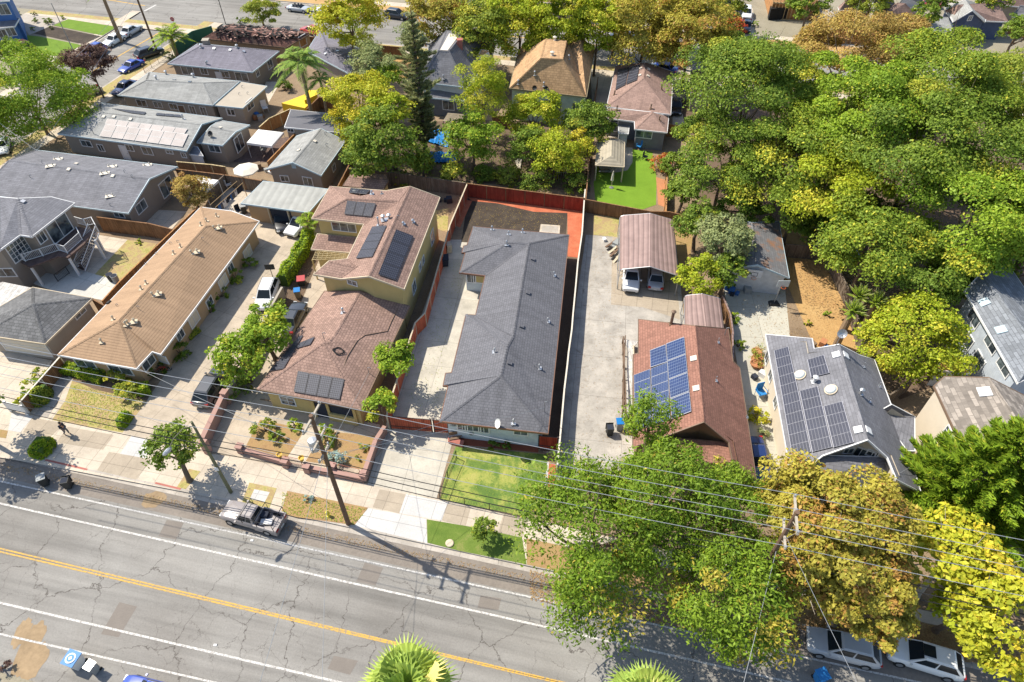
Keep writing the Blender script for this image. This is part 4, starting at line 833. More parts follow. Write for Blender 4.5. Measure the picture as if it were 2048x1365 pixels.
zone('lawn_border', [(12, 1268, 850), (12, 1283, 852), (12, 1258, 1130), (12, 1236, 1130)], 'concrete_new', lvl=3); zone('mulch_bed', [(12, 1283, 855), (12, 1335, 870), (12, 1310, 1155), (12, 1256, 1150)], 'red_mulch', lvl=3)
zone('mulch_bed', [(12, 620, 640), (12, 1205, 700), (12, 1200, 780), (12, 640, 725), (12, 515, 700), (12, 520, 680)], 'mulch_dark', lvl=3)
zone('garden_path', [(12, 640, 728), (12, 1350, 790), (12, 1350, 765), (12, 1210, 778), (12, 640, 712)], 'concrete', lvl=2.5)
# left neighbours
zone('dry_lawn', [(0, 105, 841), (0, 142, 762), (10, 720, 510), (10, 900, 560), (0, 294, 803), (0, 245, 866)], 'dry_lawn', lvl=2)
zone('garden_path', [(10, 505, 415), (10, 538, 435), (10, 480, 600), (10, 385, 738), (10, 350, 725), (10, 430, 610)], 'concrete', lvl=3); zone('flower_bed', [(10, 430, 430), (10, 505, 420), (10, 430, 600), (10, 350, 722), (10, 245, 712), (10, 330, 600)], 'gravel_bed', lvl=2)
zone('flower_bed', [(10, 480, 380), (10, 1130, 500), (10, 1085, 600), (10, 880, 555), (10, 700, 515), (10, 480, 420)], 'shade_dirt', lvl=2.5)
zone('driveway', [(0, -120, 690), (0, 0, 700), (0, 105, 722), (0, 60, 800), (0, -120, 775)], 'concrete', lvl=1)
zone('driveway', [(0, 245, 866), (0, 330, 750), (0, 470, 500), (0, 440, 420), (0, 660, 450), (0, 655, 470), (0, 610, 500), (0, 556, 600), (0, 444, 800), (0, 404, 905)], 'drive_left', lvl=1)
zone('driveway', [(0, 404, 903), (0, 440, 795), (0, 520, 740), (0, 520, 800), (0, 760, 850), (0, 765, 905), (0, 700, 960), (0, 479, 916)], 'drive_left', lvl=1.4)
zone('side_yard', [(0, 455, 790), (0, 560, 650), (0, 640, 500), (0, 680, 540), (0, 660, 600), (0, 540, 800)], 'drive_left', lvl=.8)
zone('flower_bed', [(0, 560, 610), (0, 630, 470), (0, 655, 480), (0, 600, 610), (0, 570, 640)], 'shade_dirt', lvl=1.2)
zone('front_garden', [(11, 345, 1040), (11, 455, 835), (11, 800, 905), (11, 655, 1130)], 'front_dirt', lvl=3); zone('front_garden', [(11, 945, 920), (11, 1335, 960), (11, 1260, 1215), (11, 800, 1150)], 'front_dirt', lvl=3)
zone('garden_path', [(11, 805, 905), (11, 945, 925), (11, 810, 1160), (11, 660, 1125)], 'concrete', lvl=2.8)
# middle lot
zone('driveway', [(0, 735, 969), (0, 775, 840), (0, 840, 640), (0, 895, 480), (0, 1000, 480), (0, 980, 700), (0, 905, 885), (0, 873, 998)], 'drive_mid', lvl=1)
zone('back_garden', [(7, 360, 240), (7, 1180, 400), (7, 1165, 600), (7, 1100, 700), (7, 300, 640)], 'soil', lvl=1); zone('mulch_bed', [(7, 1178, 392), (7, 1305, 402), (7, 1270, 770), (7, 1180, 760)], 'red_mulch', lvl=2)
zone('mulch_bed', [(7, 350, 270), (7, 1300, 385), (7, 1300, 405), (7, 900, 390), (7, 600, 320), (7, 390, 300)], 'red_mulch', lvl=2.5); zone('mulch_bed', [(7, 330, 290), (7, 390, 300), (7, 290, 520), (7, 240, 500)], 'red_mulch', lvl=2.6)
zone('paving_pad', [(7, 958, 492), (7, 1118, 503), (7, 1112, 575), (7, 945, 560)], 'concrete', lvl=3); zone('paving_inset', [(7, 972, 503), (7, 1105, 513), (7, 1100, 565), (7, 962, 552)], 'gravel_bed', lvl=4)
zone('side_yard', [(7, 1180, 765), (7, 1265, 775), (12, 1350, 770), (12, 1215, 770)], 'shade_dirt', lvl=1)
# right lot
zone('driveway', [(0, 1172, 470), (0, 1240, 475), (0, 1240, 560), (0, 1360, 560), (0, 1368, 640), (0, 1470, 690), (0, 1440, 960), (0, 1113, 960), (0, 1140, 690)], 'drive_right', lvl=1)
zone('carport_floor', [(0, 1225, 470), (0, 1345, 450), (0, 1360, 640), (0, 1285, 615), (0, 1222, 610)], 'concrete_tan', lvl=1.5); zone('dry_patch', [(7, 1400, 415), (7, 1620, 425), (7, 1600, 600), (7, 1395, 580)], 'dry_lawn', lvl=2)
zone('dry_patch', [(0, 1345, 420), (0, 1390, 430), (0, 1380, 520), (0, 1360, 560)], 'front_dirt', lvl=2)
zone('driveway', [(8, 1130, 680), (8, 1592, 660), (8, 1632, 1060), (0, 1600, 760), (0, 1560, 980), (0, 1505, 985), (0, 1480, 760)], 'drive_hoop', lvl=1)
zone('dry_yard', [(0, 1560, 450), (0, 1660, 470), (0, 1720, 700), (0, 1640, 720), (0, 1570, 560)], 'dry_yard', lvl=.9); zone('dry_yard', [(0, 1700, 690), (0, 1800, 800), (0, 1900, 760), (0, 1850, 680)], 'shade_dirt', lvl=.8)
# back row
zone('turf_lawn', [(3, 820, 1150), (3, 1010, 1010), (3, 1210, 1040), (3, 1240, 1220), (3, 1235, 1400), (7, 1800, 370), (7, 1410, 300), (7, 1395, 160)], 'turf', lvl=1)
zone('patio', [(3, 860, 1000), (3, 1075, 1010), (3, 1075, 1110), (3, 1040, 1165), (3, 960, 1180), (3, 860, 1180)], 'concrete', lvl=2); zone('brick_path', [(3, 1235, 1210), (3, 1300, 1230), (3, 1305, 1420), (3, 1250, 1400)], 'terracotta', lvl=2)
zone('yard_paving', [(3, 90, 860), (3, 330, 900), (3, 250, 1055), (3, 70, 1045)], 'concrete', lvl=1); zone('yard_bed', [(3, -60, 1050), (3, 270, 1075), (3, 240, 1140), (3, -80, 1130)], 'terracotta', lvl=1.5)
zone('side_drive', [(0, 1180, 130), (0, 1235, 135), (0, 1210, 240), (0, 1185, 220)], 'concrete', lvl=1); zone('side_drive', [(0, 1345, 130), (0, 1385, 135), (0, 1375, 270), (0, 1345, 260)], 'concrete', lvl=1)
zone('dry_yard', [(0, 760, 110), (0, 840, 110), (0, 830, 160), (0, 740, 150)], 'dry_yard', lvl=1); zone('dry_yard', [(0, 860, 340), (0, 960, 340), (0, 930, 372), (0, 870, 365)], 'dry_lawn', lvl=1); zone('dry_yard', [(6, 1690, 390), (6, 1850, 360), (6, 1840, 560), (6, 1720, 520)], 'dry_lawn', lvl=1)
# far left yards
zone('patio', [(5, 150, 770), (5, 560, 640), (5, 690, 730), (5, 890, 790), (5, 755, 925), (5, 400, 860)], 'patio_white', lvl=1); zone('patio', [(5, 700, 440), (5, 945, 480), (5, 700, 735), (5, 560, 690)], 'concrete', lvl=1.2)
zone('dry_lawn', [(5, 942, 480), (5, 1160, 510), (5, 905, 790), (5, 700, 735)], 'dry_lawn', lvl=2); zone('patio', [(5, 950, 250), (5, 1380, 270), (5, 1270, 400), (5, 940, 350)], 'concrete', lvl=1)
zone('patio', [(6, 0, 100), (6, 330, 200), (6, 170, 340), (6, 180, 440), (6, -60, 420)], 'concrete', lvl=1); zone('deck', [(2, 80, 1000), (2, 470, 930), (2, 300, 1110), (2, 60, 1110)], 'deck_boards', lvl=1)
zone('patio', [(2, 280, 560), (2, 380, 560), (2, 300, 700), (2, 240, 680)], 'concrete', lvl=1)
# left street edges
def sidewalk_along(l, t0, t1, side, mat='concrete', d0=.16, d1=2.0, name='sidewalk', lv=1):
    n = Vector((-l[1].y, l[1].x, 0)) * side; zone(name, [along(l, t0) + n * d0, along(l, t1) + n * d0, along(l, t1) + n * d1, along(l, t0) + n * d1], mat, lvl=lv)
sidewalk_along(LE, -45, 30, -1, 'dry_lawn', .16, 2.2, 'planting_strip'); sidewalk_along(LE, -45, 30, -1, 'concrete', 2.2, 4.0)
sidewalk_along(BS, -60, 110, -1, 'dry_lawn', .16, 1.6, 'planting_strip'); sidewalk_along(BS, -60, 110, -1, 'concrete', 1.6, 3.4)
sidewalk_along(BN, -60, 130, 1, 'dry_yard', .16, 2.4, 'planting_strip'); sidewalk_along(BN, -60, 130, 1, 'concrete', 2.4, 4.2); sidewalk_along(LW, -45, 18, 1, 'concrete', .16, 1.9)
zone('green_lawn', [(1, 465, 133), (1, 800, 185), (1, 700, 245), (1, 365, 175)], 'lawn_green', lvl=2); zone('green_lawn', [(1, 265, 250), (1, 560, 310), (1, 415, 393), (1, 200, 350), (1, 150, 240)], 'lawn_green', lvl=2)
zone('bark_bed', [(1, 345, 180), (1, 690, 250), (1, 570, 305), (1, 230, 230)], 'soil', lvl=1.5); zone('pebble_yard', [(1, 60, 90), (1, 460, 125), (1, 340, 185), (1, 200, 240), (1, 120, 130)], 'gravel_bed', lvl=1); zone('driveway', [(1, 140, 370), (1, 260, 355), (1, 410, 395), (1, 350, 440), (1, 100, 440)], 'concrete', lvl=1)

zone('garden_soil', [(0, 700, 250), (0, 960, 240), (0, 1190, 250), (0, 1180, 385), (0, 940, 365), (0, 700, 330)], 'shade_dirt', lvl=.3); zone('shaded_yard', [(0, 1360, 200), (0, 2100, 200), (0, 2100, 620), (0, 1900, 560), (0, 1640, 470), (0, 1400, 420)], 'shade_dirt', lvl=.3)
zone('driveway', [(4, 60, 260), (4, 200, 270), (4, 190, 60), (4, 110, 50)], 'concrete', lvl=1); zone('driveway', [(4, 640, 200), (4, 760, 210), (4, 740, 60), (4, 660, 60)], 'concrete', lvl=1); zone('lawn', [(3, 860, 200), (3, 1000, 215), (3, 1010, 120), (3, 900, 110)], 'lawn_green', lvl=1)
# ---------------------------------------------------------------- houses of the front row
def Q(k, pts, z): return {n: (k, x, y, z if zz is None else zz) for n, x, y, zz in [(p + (None,))[:4] for p in pts]}
# middle house: long dark slate roof, pale blue walls
H = Bld('house', 'long house with dark slate shingle roof and pale blue walls beside the red fence', 'house')
V = Q(12, [('A', 455, 540), ('B', 1272, 632), ('R2', 915, 195, 4.75), ('p1', 545, 175), ('p2', 500, 180), ('p3', 482, 268), ('p4', 519, 272)], 2.8)
V.update(Q(7, [('C', 1190, 580), ('D', 400, 512), ('d1', 350, 665), ('d2', 322, 672), ('d3', 308, 725), ('d4', 335, 728), ('E', 288, 890), ('I', 500, 915), ('N', 420, 1245), ('N2', 340, 1240), ('R1', 860, 650, 4.45), ('W', 690, 640, 4.4)], 2.8))
V['K'] = (0, 1026, 672, 4.45); V['L'] = (0, 1014, 694, 4.7)
H.roof(V, [['A', 'B', 'R2'], ['B', 'C', 'R1', 'K', 'L', 'R2'], ['A', 'R2', 'L', 'N2', 'p1', 'p2', 'p3', 'p4'][::-1], ['N2', 'L', 'K', 'N'], ['N', 'K', 'R1', 'I'], ['I', 'R1', 'W', 'E'], ['E', 'W', 'D', 'd1', 'd2', 'd3', 'd4'], ['D', 'W', 'R1', 'C']], 'roof_slate', 'wall_paleblue', trim='copper_gutter', oh=.5)
for x, y, w in ((625, 583, .8), (705, 592, 1.25), (788, 603, .8)): H.window(12, x, y, w, .75)
H.window(12, 1068, 628, 1.1, .5); H.window(7, 383, 940, .85, 1.0); H.window(7, 452, 944, 1.2, .95, mat='wall_yellow', bars=0)
for k, x, y in ((7, 555, 540), (7, 808, 563), (7, 675, 662)): H.vent(k, x, y, 'cap', .45, .07, 'galv')
for k, x, y in ((7, 1066, 915), (7, 1016, 1298), (12, 1208, 140), (12, 868, 18), (12, 1012, 556), (7, 692, 580)): H.vent(k, x, y, 'cap', .4, .06, 'galv')
for k, x, y in ((7, 890, 782), (7, 850, 1062), (7, 798, 1338), (12, 982, 102)): H.vent(k, x, y, 'box', mat='roof_slate')
for k, x, y in ((7, 1036, 902), (7, 965, 1303), (12, 1168, 125)): H.vent(k, x, y, 'bent', .25, .02)
H.vent(12, 1245, 470, 'bent', 1.3, .03); H.dish(12, 905, 590, math.radians(200), .42, .55, 'canvas_white')
d_ = H.hit_wall(12, 695, 634)[0]; m = MB(); m.tube([d_ + Vector((.21 * math.cos(a), -.05, .21 * math.sin(a))) for a in [i * .3927 for i in range(17)]], .02, 5); m.box(d_ + Vector((0, -.05, 0)), (.03, .03, .4)); m.box(d_ + Vector((.09, -.05, 0)), (.03, .03, .36)); m.box(d_ + Vector((-.09, -.05, 0)), (.03, .03, .36)); m.build('wall_ornament', 'grey_metal', H.t)
fd = H.hit_wall(12, 560, 577)
def text(s, pos, size, rot, mat, parent, name='house_number', ext=.01):
    cu = bpy.data.curves.new(name, 'FONT'); cu.body = s; cu.size = size; cu.extrude = ext; cu.align_x = 'CENTER'; tmp = bpy.data.objects.new(name, cu); me = bpy.data.meshes.new_from_object(tmp); bpy.data.objects.remove(tmp); me.materials.clear(); me.materials.append(M(mat)); o = bpy.data.objects.new(name, me); COL.objects.link(o)
    o.parent = parent; o.location = pos - world_loc(parent); o.rotation_euler = rot; return o
text('1236', fd[0] + fd[1] * .04, .3, (math.pi / 2, 0, math.atan2(fd[2].y, fd[2].x) + (math.pi if fd[2].x < 0 else 0)), 'bin_black', H.t)
# front steps beside it
m = MB(); m.prism([P(12, 515, 685), P(12, 640, 705), P(12, 625, 745), P(12, 600, 735), P(12, 520, 712)], 0, .35); s_ = m.build('porch_steps', 'red_kerb', H.t)

# yellow two storey house
H = Bld('house', 'yellow stucco house with mauve brown roofs, two storey rear block and black solar panels', 'house')
V = Q(11, [('F1', 437, 600), ('F2', 1220, 755), ('BR', 1475, 205), ('P', 935, 248, 4.7), ('P2', 975, 248, 4.65), ('M', 1020, 190, 4.45)], 2.9); V['a'] = (0, 649, 583, 2.9); V['r'] = (0, 719.6, 583, 4.45); V['b'] = (0, 819, 613, 2.9)
H.roof(V, [['F1', 'F2', 'P'], ['F2', 'BR', 'P2', 'P'], ['F1', 'P', 'P2', 'M', 'r', 'a'], ['M', 'P2', 'BR', 'b', 'r']], 'roof_mauve', 'wall_yellow', trim='brown_trim', oh=.45, z0=0)
H.window(11, 668, 690, 1.3, .95, rows=1)
n1_ = len(H.roofs)
V = Q(6, [('a', 870, 180), ('b', 720, 442), ('c', 1150, 490), ('d', 1012, 778, 5.55), ('e', 862, 796, 6.0), ('f', 735, 905), ('g', 960, 940), ('h', 1190, 918, 7.0), ('i', 1480, 1025), ('j', 1775, 270), ('k', 1530, 180, 7.0), ('l', 1330, 216), ('w', 1010, 278, 6.85), ('v', 1440, 300, 6.95), ('x', 1092, 846, 6.05)], 5.5)
H.roof(V, [['a', 'b', 'w'], ['b', 'c', 'v', 'w'], ['a', 'w', 'v', 'k', 'l'], ['c', 'd', 'x', 'g', 'h', 'k', 'v'], ['d', 'e', 'x'], ['e', 'f', 'g', 'x'], ['h', 'i', 'j', 'k']], 'roof_mauve', 'wall_yellow', trim='cream_wood', oh=.4)
H.window(6, 985, 515, 2.6, 1.0, bars=2); H.window(6, 1053, 974, 1.0, .5)
for x, y, w, h in ((1712, 600, 1.2, 1.5), (1637, 790, .7, .8), (1612, 845, .7, .8), (1562, 1010, 1.1, 1.3)): H.window(6, x, y, w, h)
V = Q(6, [('a', 765, 572, 3.4), ('b', 1092, 602, 3.4), ('c', 1035, 725), ('d', 715, 697)], 2.8)
H.roof(V, [['a', 'b', 'c', 'd']], 'roof_mauve', 'wall_yellow', trim='cream_wood', oh=.3, cap=False)
H.solar(6, (1012, 298), (1252, 322), (1215, 434), (988, 412), 3, 1); H.solar(6, (1040, 200), (1208, 215), (1172, 250), (1022, 236), 2, 1); H.solar(6, (1222, 518), (1345, 508), (1225, 768), (1085, 782), 1, 4, swap=True)
H.solar(6, (1410, 538), (1560, 595), (1412, 962), (1260, 912), 1, 4, swap=True)
H.solar(11, (762, 205), (788, 195), (640, 455), (530, 472), 1, 3, swap=True); H.solar(11, (760, 258), (876, 210), (840, 270), (728, 302), 2, 1); H.solar(11, (745, 465), (1100, 528), (1062, 686), (712, 626), 4, 1)
H.vent(6, 1335, 455, 'twin', .5, .11, 'galv'); H.vent(6, 1272, 500, 'cap', .9, .07, 'galv'); H.vent(6, 1555, 475, 'cap', .25, .1, 'galv'); H.vent(6, 1475, 492, 'cap', .2, .09, 'galv'); H.vent(6, 1425, 450, 'bent', .4, .03); H.vent(6, 1215, 240, 'cap', .3, .08, 'galv'); H.vent(6, 1298, 240, 'pipe', .3)
H.vent(11, 1085, 22, 'cap', .5, .08, 'galv'); H.vent(11, 945, 235, 'bent', 1.0, .03); H.vent(11, 1280, 480, 'bent', .7, .03)
def on_roof(H, pts, r, name, mat, up=.04):
    ps = [H.hit_roof(*p) for p in pts]; ps = [q[0] + q[1] * up for q in ps if q]; m = MB(); m.tube(ps, r, 5); m.build(name, mat, H.t)
on_roof(H, [(6, 1430, 1190), (6, 1375, 1300), (11, 1420, 165), (11, 1250, 195), (11, 1190, 240), (11, 1120, 350), (11, 1065, 500)], .035, 'conduit', 'brown_trim')
c_ = H.hit_roof(11, 1050, 315); m = MB()
for j in range(3): m.tube([c_[0] + c_[1] * (.05 + .02 * j) + Vector((math.cos(i * .52) * (.45 + .1 * j) * .8, math.sin(i * .52) * (.45 - .08 * j), 0)) * 1 + Vector((0, 0, math.cos(i * .52) * -.15)) for i in range(13)], .03, 4)
m.build('cable_coil', 'wire_dark', H.t)
# front porch of the yellow house: dark sheet painted as the shade of the recess, posts, step
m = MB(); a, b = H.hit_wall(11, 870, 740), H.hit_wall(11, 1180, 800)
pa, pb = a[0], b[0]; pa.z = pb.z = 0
n_ = a[1]; m.hexa([pa + n_ * .02, pb + n_ * .02, pb + n_ * .04, pa + n_ * .04], [p + Vector((0, 0, 2.3)) for p in (pa + n_ * .02, pb + n_ * .02, pb + n_ * .04, pa + n_ * .04)]); m.build('porch_shade_sheet', 'cloth_and_shade_dark', H.t)
for f in (0, .36, 1): p = pa.lerp(pb, f); m = MB(); m.box(p + n_ * .1 + Vector((0, 0, 1.2)), (.22, .22, 2.4), .1); m.build('porch_post', 'wall_yellow', H.t)
m = MB(); p, q = pa.lerp(pb, .36), pb; m.hexa([p + n_ * .05, q + n_ * .05, q + n_ * .25, p + n_ * .25], [w + Vector((0, 0, 1.0)) for w in (p + n_ * .05, q + n_ * .05, q + n_ * .25, p + n_ * .25)]); m.build('porch_wall', 'wall_yellow', H.t)
# lattice pergola beside it
t = thing('pergola', 'cream lattice pergola on yellow posts against the yellow house', 'pergola', P(6, 860, 800)); m = MB()
c4 = [P(6, *p, 2.7) for p in ((752, 715), (1020, 742), (1008, 782), (722, 786))]
for i in range(9): a, b = c4[0].lerp(c4[1], i / 8), c4[3].lerp(c4[2], i / 8); m.tube([a, b], .035, 4)
for i in range(5): a, b = c4[0].lerp(c4[3], i / 4), c4[1].lerp(c4[2], i / 4); m.tube([a + Vector((0, 0, .06)), b + Vector((0, 0, .06))], .05, 4)
m.build('lattice', 'lattice_cream', t)
for p in (c4[3], c4[2], c4[3].lerp(c4[2], .5)): m = MB(); m.box((p.x, p.y, 1.35), (.12, .12, 2.7)); m.build('post', 'wall_yellow', t)

# brown row-tile house on the left
H = Bld('apartment_row', 'long low tan stucco building under a brown ribbed tile roof with many white vents', 'house')
V = Q(10, [('FL', 428, 258), ('FR', 1005, 358), ('b1', 1122, 232), ('b2', 1185, 252)], 2.8); V.update(Q(5, [('BL', 1480, 240), ('r1', 875, 1075, 4.6), ('r2', 1515, 378, 4.6)], 2.8)); V['BR'] = (0, 517.7, 443, 2.8); V['c1'] = (0, 463, 423, 2.8)
H.roof(V, [['FL', 'FR', 'r1'], ['FL', 'r1', 'r2', 'BL'], ['FR', 'b1', 'b2', 'BR', 'r2', 'r1'], ['BL', 'r2', 'BR', 'c1']], 'roof_brown_rows', 'wall_tan', oh=.55, trim='white_trim')
for x, y, w in ((632, 322, 2.0), (890, 368, 2.3)): H.window(10, x, y, w, .95)
H.window(10, 1092, 310, 1.4, 1.1); H.window(10, 1190, 285, 1.3, .9, mat='wall_ivory', bars=0)
for x, y in ((1430, 1065), (1645, 790), (1825, 575)): H.window(5, x, y, 1.5, 1.2, mat='wall_ivory', bars=1)
for x, y in ((1328, 1180), (1545, 940), (1700, 690)): H.window(5, x, y, 1.0, .9)
for x, y in ((1600, 395), (1435, 575), (1150, 885), (968, 1090)): H.vent(5, x, y, 'twin', .3, .065, 'cream_wood')
for x, y in ((1485, 375), (1525, 345), (1600, 310), (1335, 535), (1285, 585), (1082, 805), (1045, 845), (838, 1068), (752, 1235), (930, 1110)): H.vent(5, x, y, 'cap', .36, .07, 'cream_wood')
for x, y in ((1490, 478), (1255, 512), (1308, 500), (860, 970), (1015, 985), (1072, 665), (1150, 580)): H.vent(5, x, y, 'bent', .25, .025)
for x, y in ((805, 945),): H.vent(5, x, y, 'box', mat='bin_black')

# red-brown house, blue solar panels
H = Bld('house', 'house with steep rust red gable roof and a large field of blue solar panels', 'house')
V = Q(13, [('TL', 435, 135), ('tr', 820, 180, 5.6), ('TR', 1045, 200), ('q1', 1075, 420), ('q2', 1120, 465, 3.0), ('BRr', 1235, 1225, 2.9), ('w2', 1080, 1105, 3.9), ('w1', 1052, 972, 4.2), ('rb', 880, 830, 5.6), ('LF', 592, 935, 3.9), ('L2', 397, 1002, 3.2), ('L1', 400, 600, 3.2), ('l1', 400, 375, 3.2), ('l0', 435, 366, 3.2)], 3.2)
for n_, x, y in (('LF', 592, 935), ('L2', 397, 1002), ('L1', 400, 600), ('l1', 400, 375), ('l0', 435, 366)): V[n_] = onplane(13, x, y, V['TL'], V['tr'], V['rb'])
for n_, x, y in (('q1', 1075, 420), ('q2', 1120, 465), ('BRr', 1235, 1225), ('w2', 1080, 1105), ('w1', 1052, 972)): V[n_] = onplane(13, x, y, V['TR'], V['tr'], V['rb'])
H.roof({k: V[k] for k in V if k != 'LM'}, [['TL', 'l0', 'l1', 'L1', 'L2', 'LF', 'rb', 'tr'], ['tr', 'rb', 'w1', 'w2', 'BRr', 'q2', 'q1', 'TR']], 'roof_red', 'wall_brown', trim='brown_trim', oh=.4)
V = Q(13, [('a', 592, 937, 3.6), ('b', 1052, 975, 3.7), ('c', 1080, 1106, 3.6), ('d', 990, 1160, 2.8), ('e', 560, 1130, 2.7)], 3)
H.roof(V, [['a', 'b', 'c', 'd', 'e']], 'roof_red', 'wall_brown', trim='brown_trim', oh=.3, cap=False)
H.solar(13, (622, 305), (750, 256), (800, 768), (660, 822), 1, 4, 'panel_blue', swap=True); H.solar(13, (512, 350), (622, 308), (636, 430), (516, 470), 1, 1, 'panel_blue', swap=True)
H.solar(13, (402, 520), (636, 432), (656, 822), (408, 900), 2, 6, 'panel_blue', swap=True)
H.skylight(13, 810, 402, .55, 'canvas_cream'); H.skylight(13, 828, 606, .55, 'canvas_cream')
for x, y in ((975, 290), (960, 552)): H.vent(13, x, y, 'pipe', .55, .04, 'galv')
H.vent(13, 1020, 240, 'bent', .9, .03); H.vent(13, 655, 148, 'cap', 1.5, .14, 'brown_trim', 'chimney'); H.vent(13, 1178, 800, 'pipe', .4, .03)
# big grey roof with the indigo panels
H = Bld('house', 'cream house with grey shingle gable roof carrying three columns of indigo solar panels', 'house')
V = Q(14, [('n1', 155, 152), ('n2', 255, 185), ('RT', 425, 162, 6.6), ('e1', 560, 232), ('e2', 652, 262), ('e3', 757, 552), ('q', 868, 845, 3.6), ('S', 950, 1115, 3.1), ('w', 800, 1036, 4.6), ('v', 740, 892, 5.0), ('RB', 610, 775, 6.6), ('LG', 312, 880, 4.9), ('LL', 120, 1042, 3.4), ('z', 250, 125)], 3.6)
V['TL'] = (13, 1303, 238, 3.6); V['tm'] = (13, 1520, 290, 4.4)
V = {k: v for k, v in V.items() if k in ('RT', 'e1', 'e2', 'e3', 'q', 'S', 'w', 'v', 'RB', 'LG', 'LL', 'TL', 'z', 'n2')}
for n_, x, y in (('LL', 120, 1042), ('LG', 312, 880), ('n2', 258, 188), ('z', 245, 122)): V[n_] = onplane(14, x, y, V['TL'], V['RT'], V['RB'])
V['e3'] = (14, 757, 552, 3.6)
for n_, x, y in (('e1', 560, 232), ('e2', 652, 262), ('q', 868, 845), ('S', 950, 1115), ('w', 800, 1036), ('v', 740, 892)): V[n_] = onplane(14, x, y, V['e3'], V['RT'], V['RB'])
H.roof(V, [['TL', 'LL', 'LG', 'RB', 'RT', 'n2', 'z'], ['RT', 'RB', 'v', 'w', 'S', 'q', 'e3', 'e2', 'e1']], 'roof_cool', 'wall_cream', trim='white_trim', oh=.45)
V = Q(14, [('a', 312, 884, 4.5), ('b', 742, 896, 4.6), ('c', 800, 1038, 4.2), ('d', 760, 1080, 3.2), ('e', 125, 1050, 3.1), ('g', 600, 955, 4.5), ('h', 515, 1080, 3.1)], 3)
H.roof(V, [['a', 'g', 'h', 'e'], ['a', 'b', 'g'], ['b', 'c', 'd', 'h', 'g']], 'roof_cool', 'wall_cream', trim='white_trim', oh=.3)
V = Q(14, [('a', 680, 598, 4.0), ('b', 765, 552, 4.9), ('c', 912, 630), ('d', 912, 850), ('e', 868, 848, 3.8)], 3.8)
H.roof(V, [['a', 'b', 'c'], ['a', 'c', 'd', 'e']], 'roof_cool', 'wall_cream', trim='white_trim', oh=.25)
H.solar(14, (0, 205), (98, 178), (163, 465), (52, 500), 1, 5, 'panel_indigo', swap=False); H.solar(14, (52, 500), (163, 466), (248, 862), (118, 895), 1, 6, 'panel_indigo')
H.solar(14, (165, 468), (290, 436), (385, 832), (248, 866), 1, 6, 'panel_indigo'); H.solar(14, (322, 568), (450, 534), (525, 800), (386, 836), 1, 4, 'panel_indigo'); H.solar(14, (216, 265), (330, 232), (366, 350), (240, 382), 1, 2, 'panel_indigo')
for x, y in ((170, 362), (372, 458)): H.dome(14, x, y)
for x, y in ((405, 228), (465, 232), (548, 716), (612, 720)): H.skylight(14, x, y, .6)
H.vent(14, 258, 405, 'cap', .6, .14, 'white_trim'); H.vent(14, 560, 482, 'cap', .5, .12, 'galv'); H.vent(14, 580, 305, 'pipe', .5, .04, 'galv'); H.vent(14, 682, 432, 'pipe', .5, .04, 'galv'); H.vent(14, 618, 530, 'pipe', .4, .04, 'galv'); H.vent(14, 885, 955, 'pipe', .4, .04, 'galv')
p_ = H.hit_roof(14, 402, 160)[0]; satellite_dish(p_, math.radians(250), .4, 1.5, H.t)
H.window(14, 560, 862, 1.9, 1.0); H.window(14, 483, 850, .7, .6); H.window(14, 640, 868, .7, .6)
for x, y in ((1315, 390), (1340, 510), (1375, 690)): H.window(13, x, y, .9, 1.3)

# garage with basketball hoop
H = Bld('garage', 'detached pale blue garage with a basketball hoop on its gable and leaf stained roof', 'garage')
V = Q(8, [('a', 1150, 518), ('b', 1622, 590), ('c', 1545, 165), ('d', 1180, 150), ('f', 1385, 490, 3.9), ('g', 1342, 175, 3.9)], 2.7)
H.roof(V, [['a', 'f', 'g', 'd'], ['f', 'b', 'c', 'g']], 'roof_rusty', 'wall_white', trim='blue_trim', oh=.3)
w = H.hit_wall(8, 1360, 545); c = w[0] + w[1] * .35; t = thing('basketball_hoop', 'white basketball backboard with orange hoop mounted on the garage gable', 'basketball hoop', c); e_ = w[2]
m = MB(); m.hexa([c + e_ * s * .75 + Vector((0, 0, z)) for s, z in ((-1, -.5), (1, -.5), (1, .5), (-1, .5))], [c + w[1] * .04 + e_ * s * .75 + Vector((0, 0, z)) for s, z in ((-1, -.5), (1, -.5), (1, .5), (-1, .5))]); m.build('backboard', 'white_trim', t)
m = MB()
for a, b in (((-.3, -.25), (.3, -.25)), ((-.3, .2), (.3, .2)), ((-.3, -.25), (-.3, .2)), ((.3, -.25), (.3, .2))): m.tube([c + w[1] * .05 + e_ * a[0] + Vector((0, 0, a[1])), c + w[1] * .05 + e_ * b[0] + Vector((0, 0, b[1]))], .025, 4)
m.build('target_square', 'bin_black', t); m = MB(); m.tube([c + w[1] * .32 + Vector((.24 * math.cos(i * .5236), .24 * math.sin(i * .5236), -.35)) for i in range(13)], .02, 5); m.build('rim', 'orange_plastic', t); m = MB(); m.tube([w[0], c], .04, 5); m.build('bracket', 'grey_metal', t)
m = MB()
for i in range(8): a = i * .785; m.tube([c + w[1] * .32 + Vector((.24 * math.cos(a), .24 * math.sin(a), -.35)), c + w[1] * .32 + Vector((.13 * math.cos(a + .4), .13 * math.sin(a + .4), -.75))], .008, 3)
m.build('net', 'canvas_white', t)

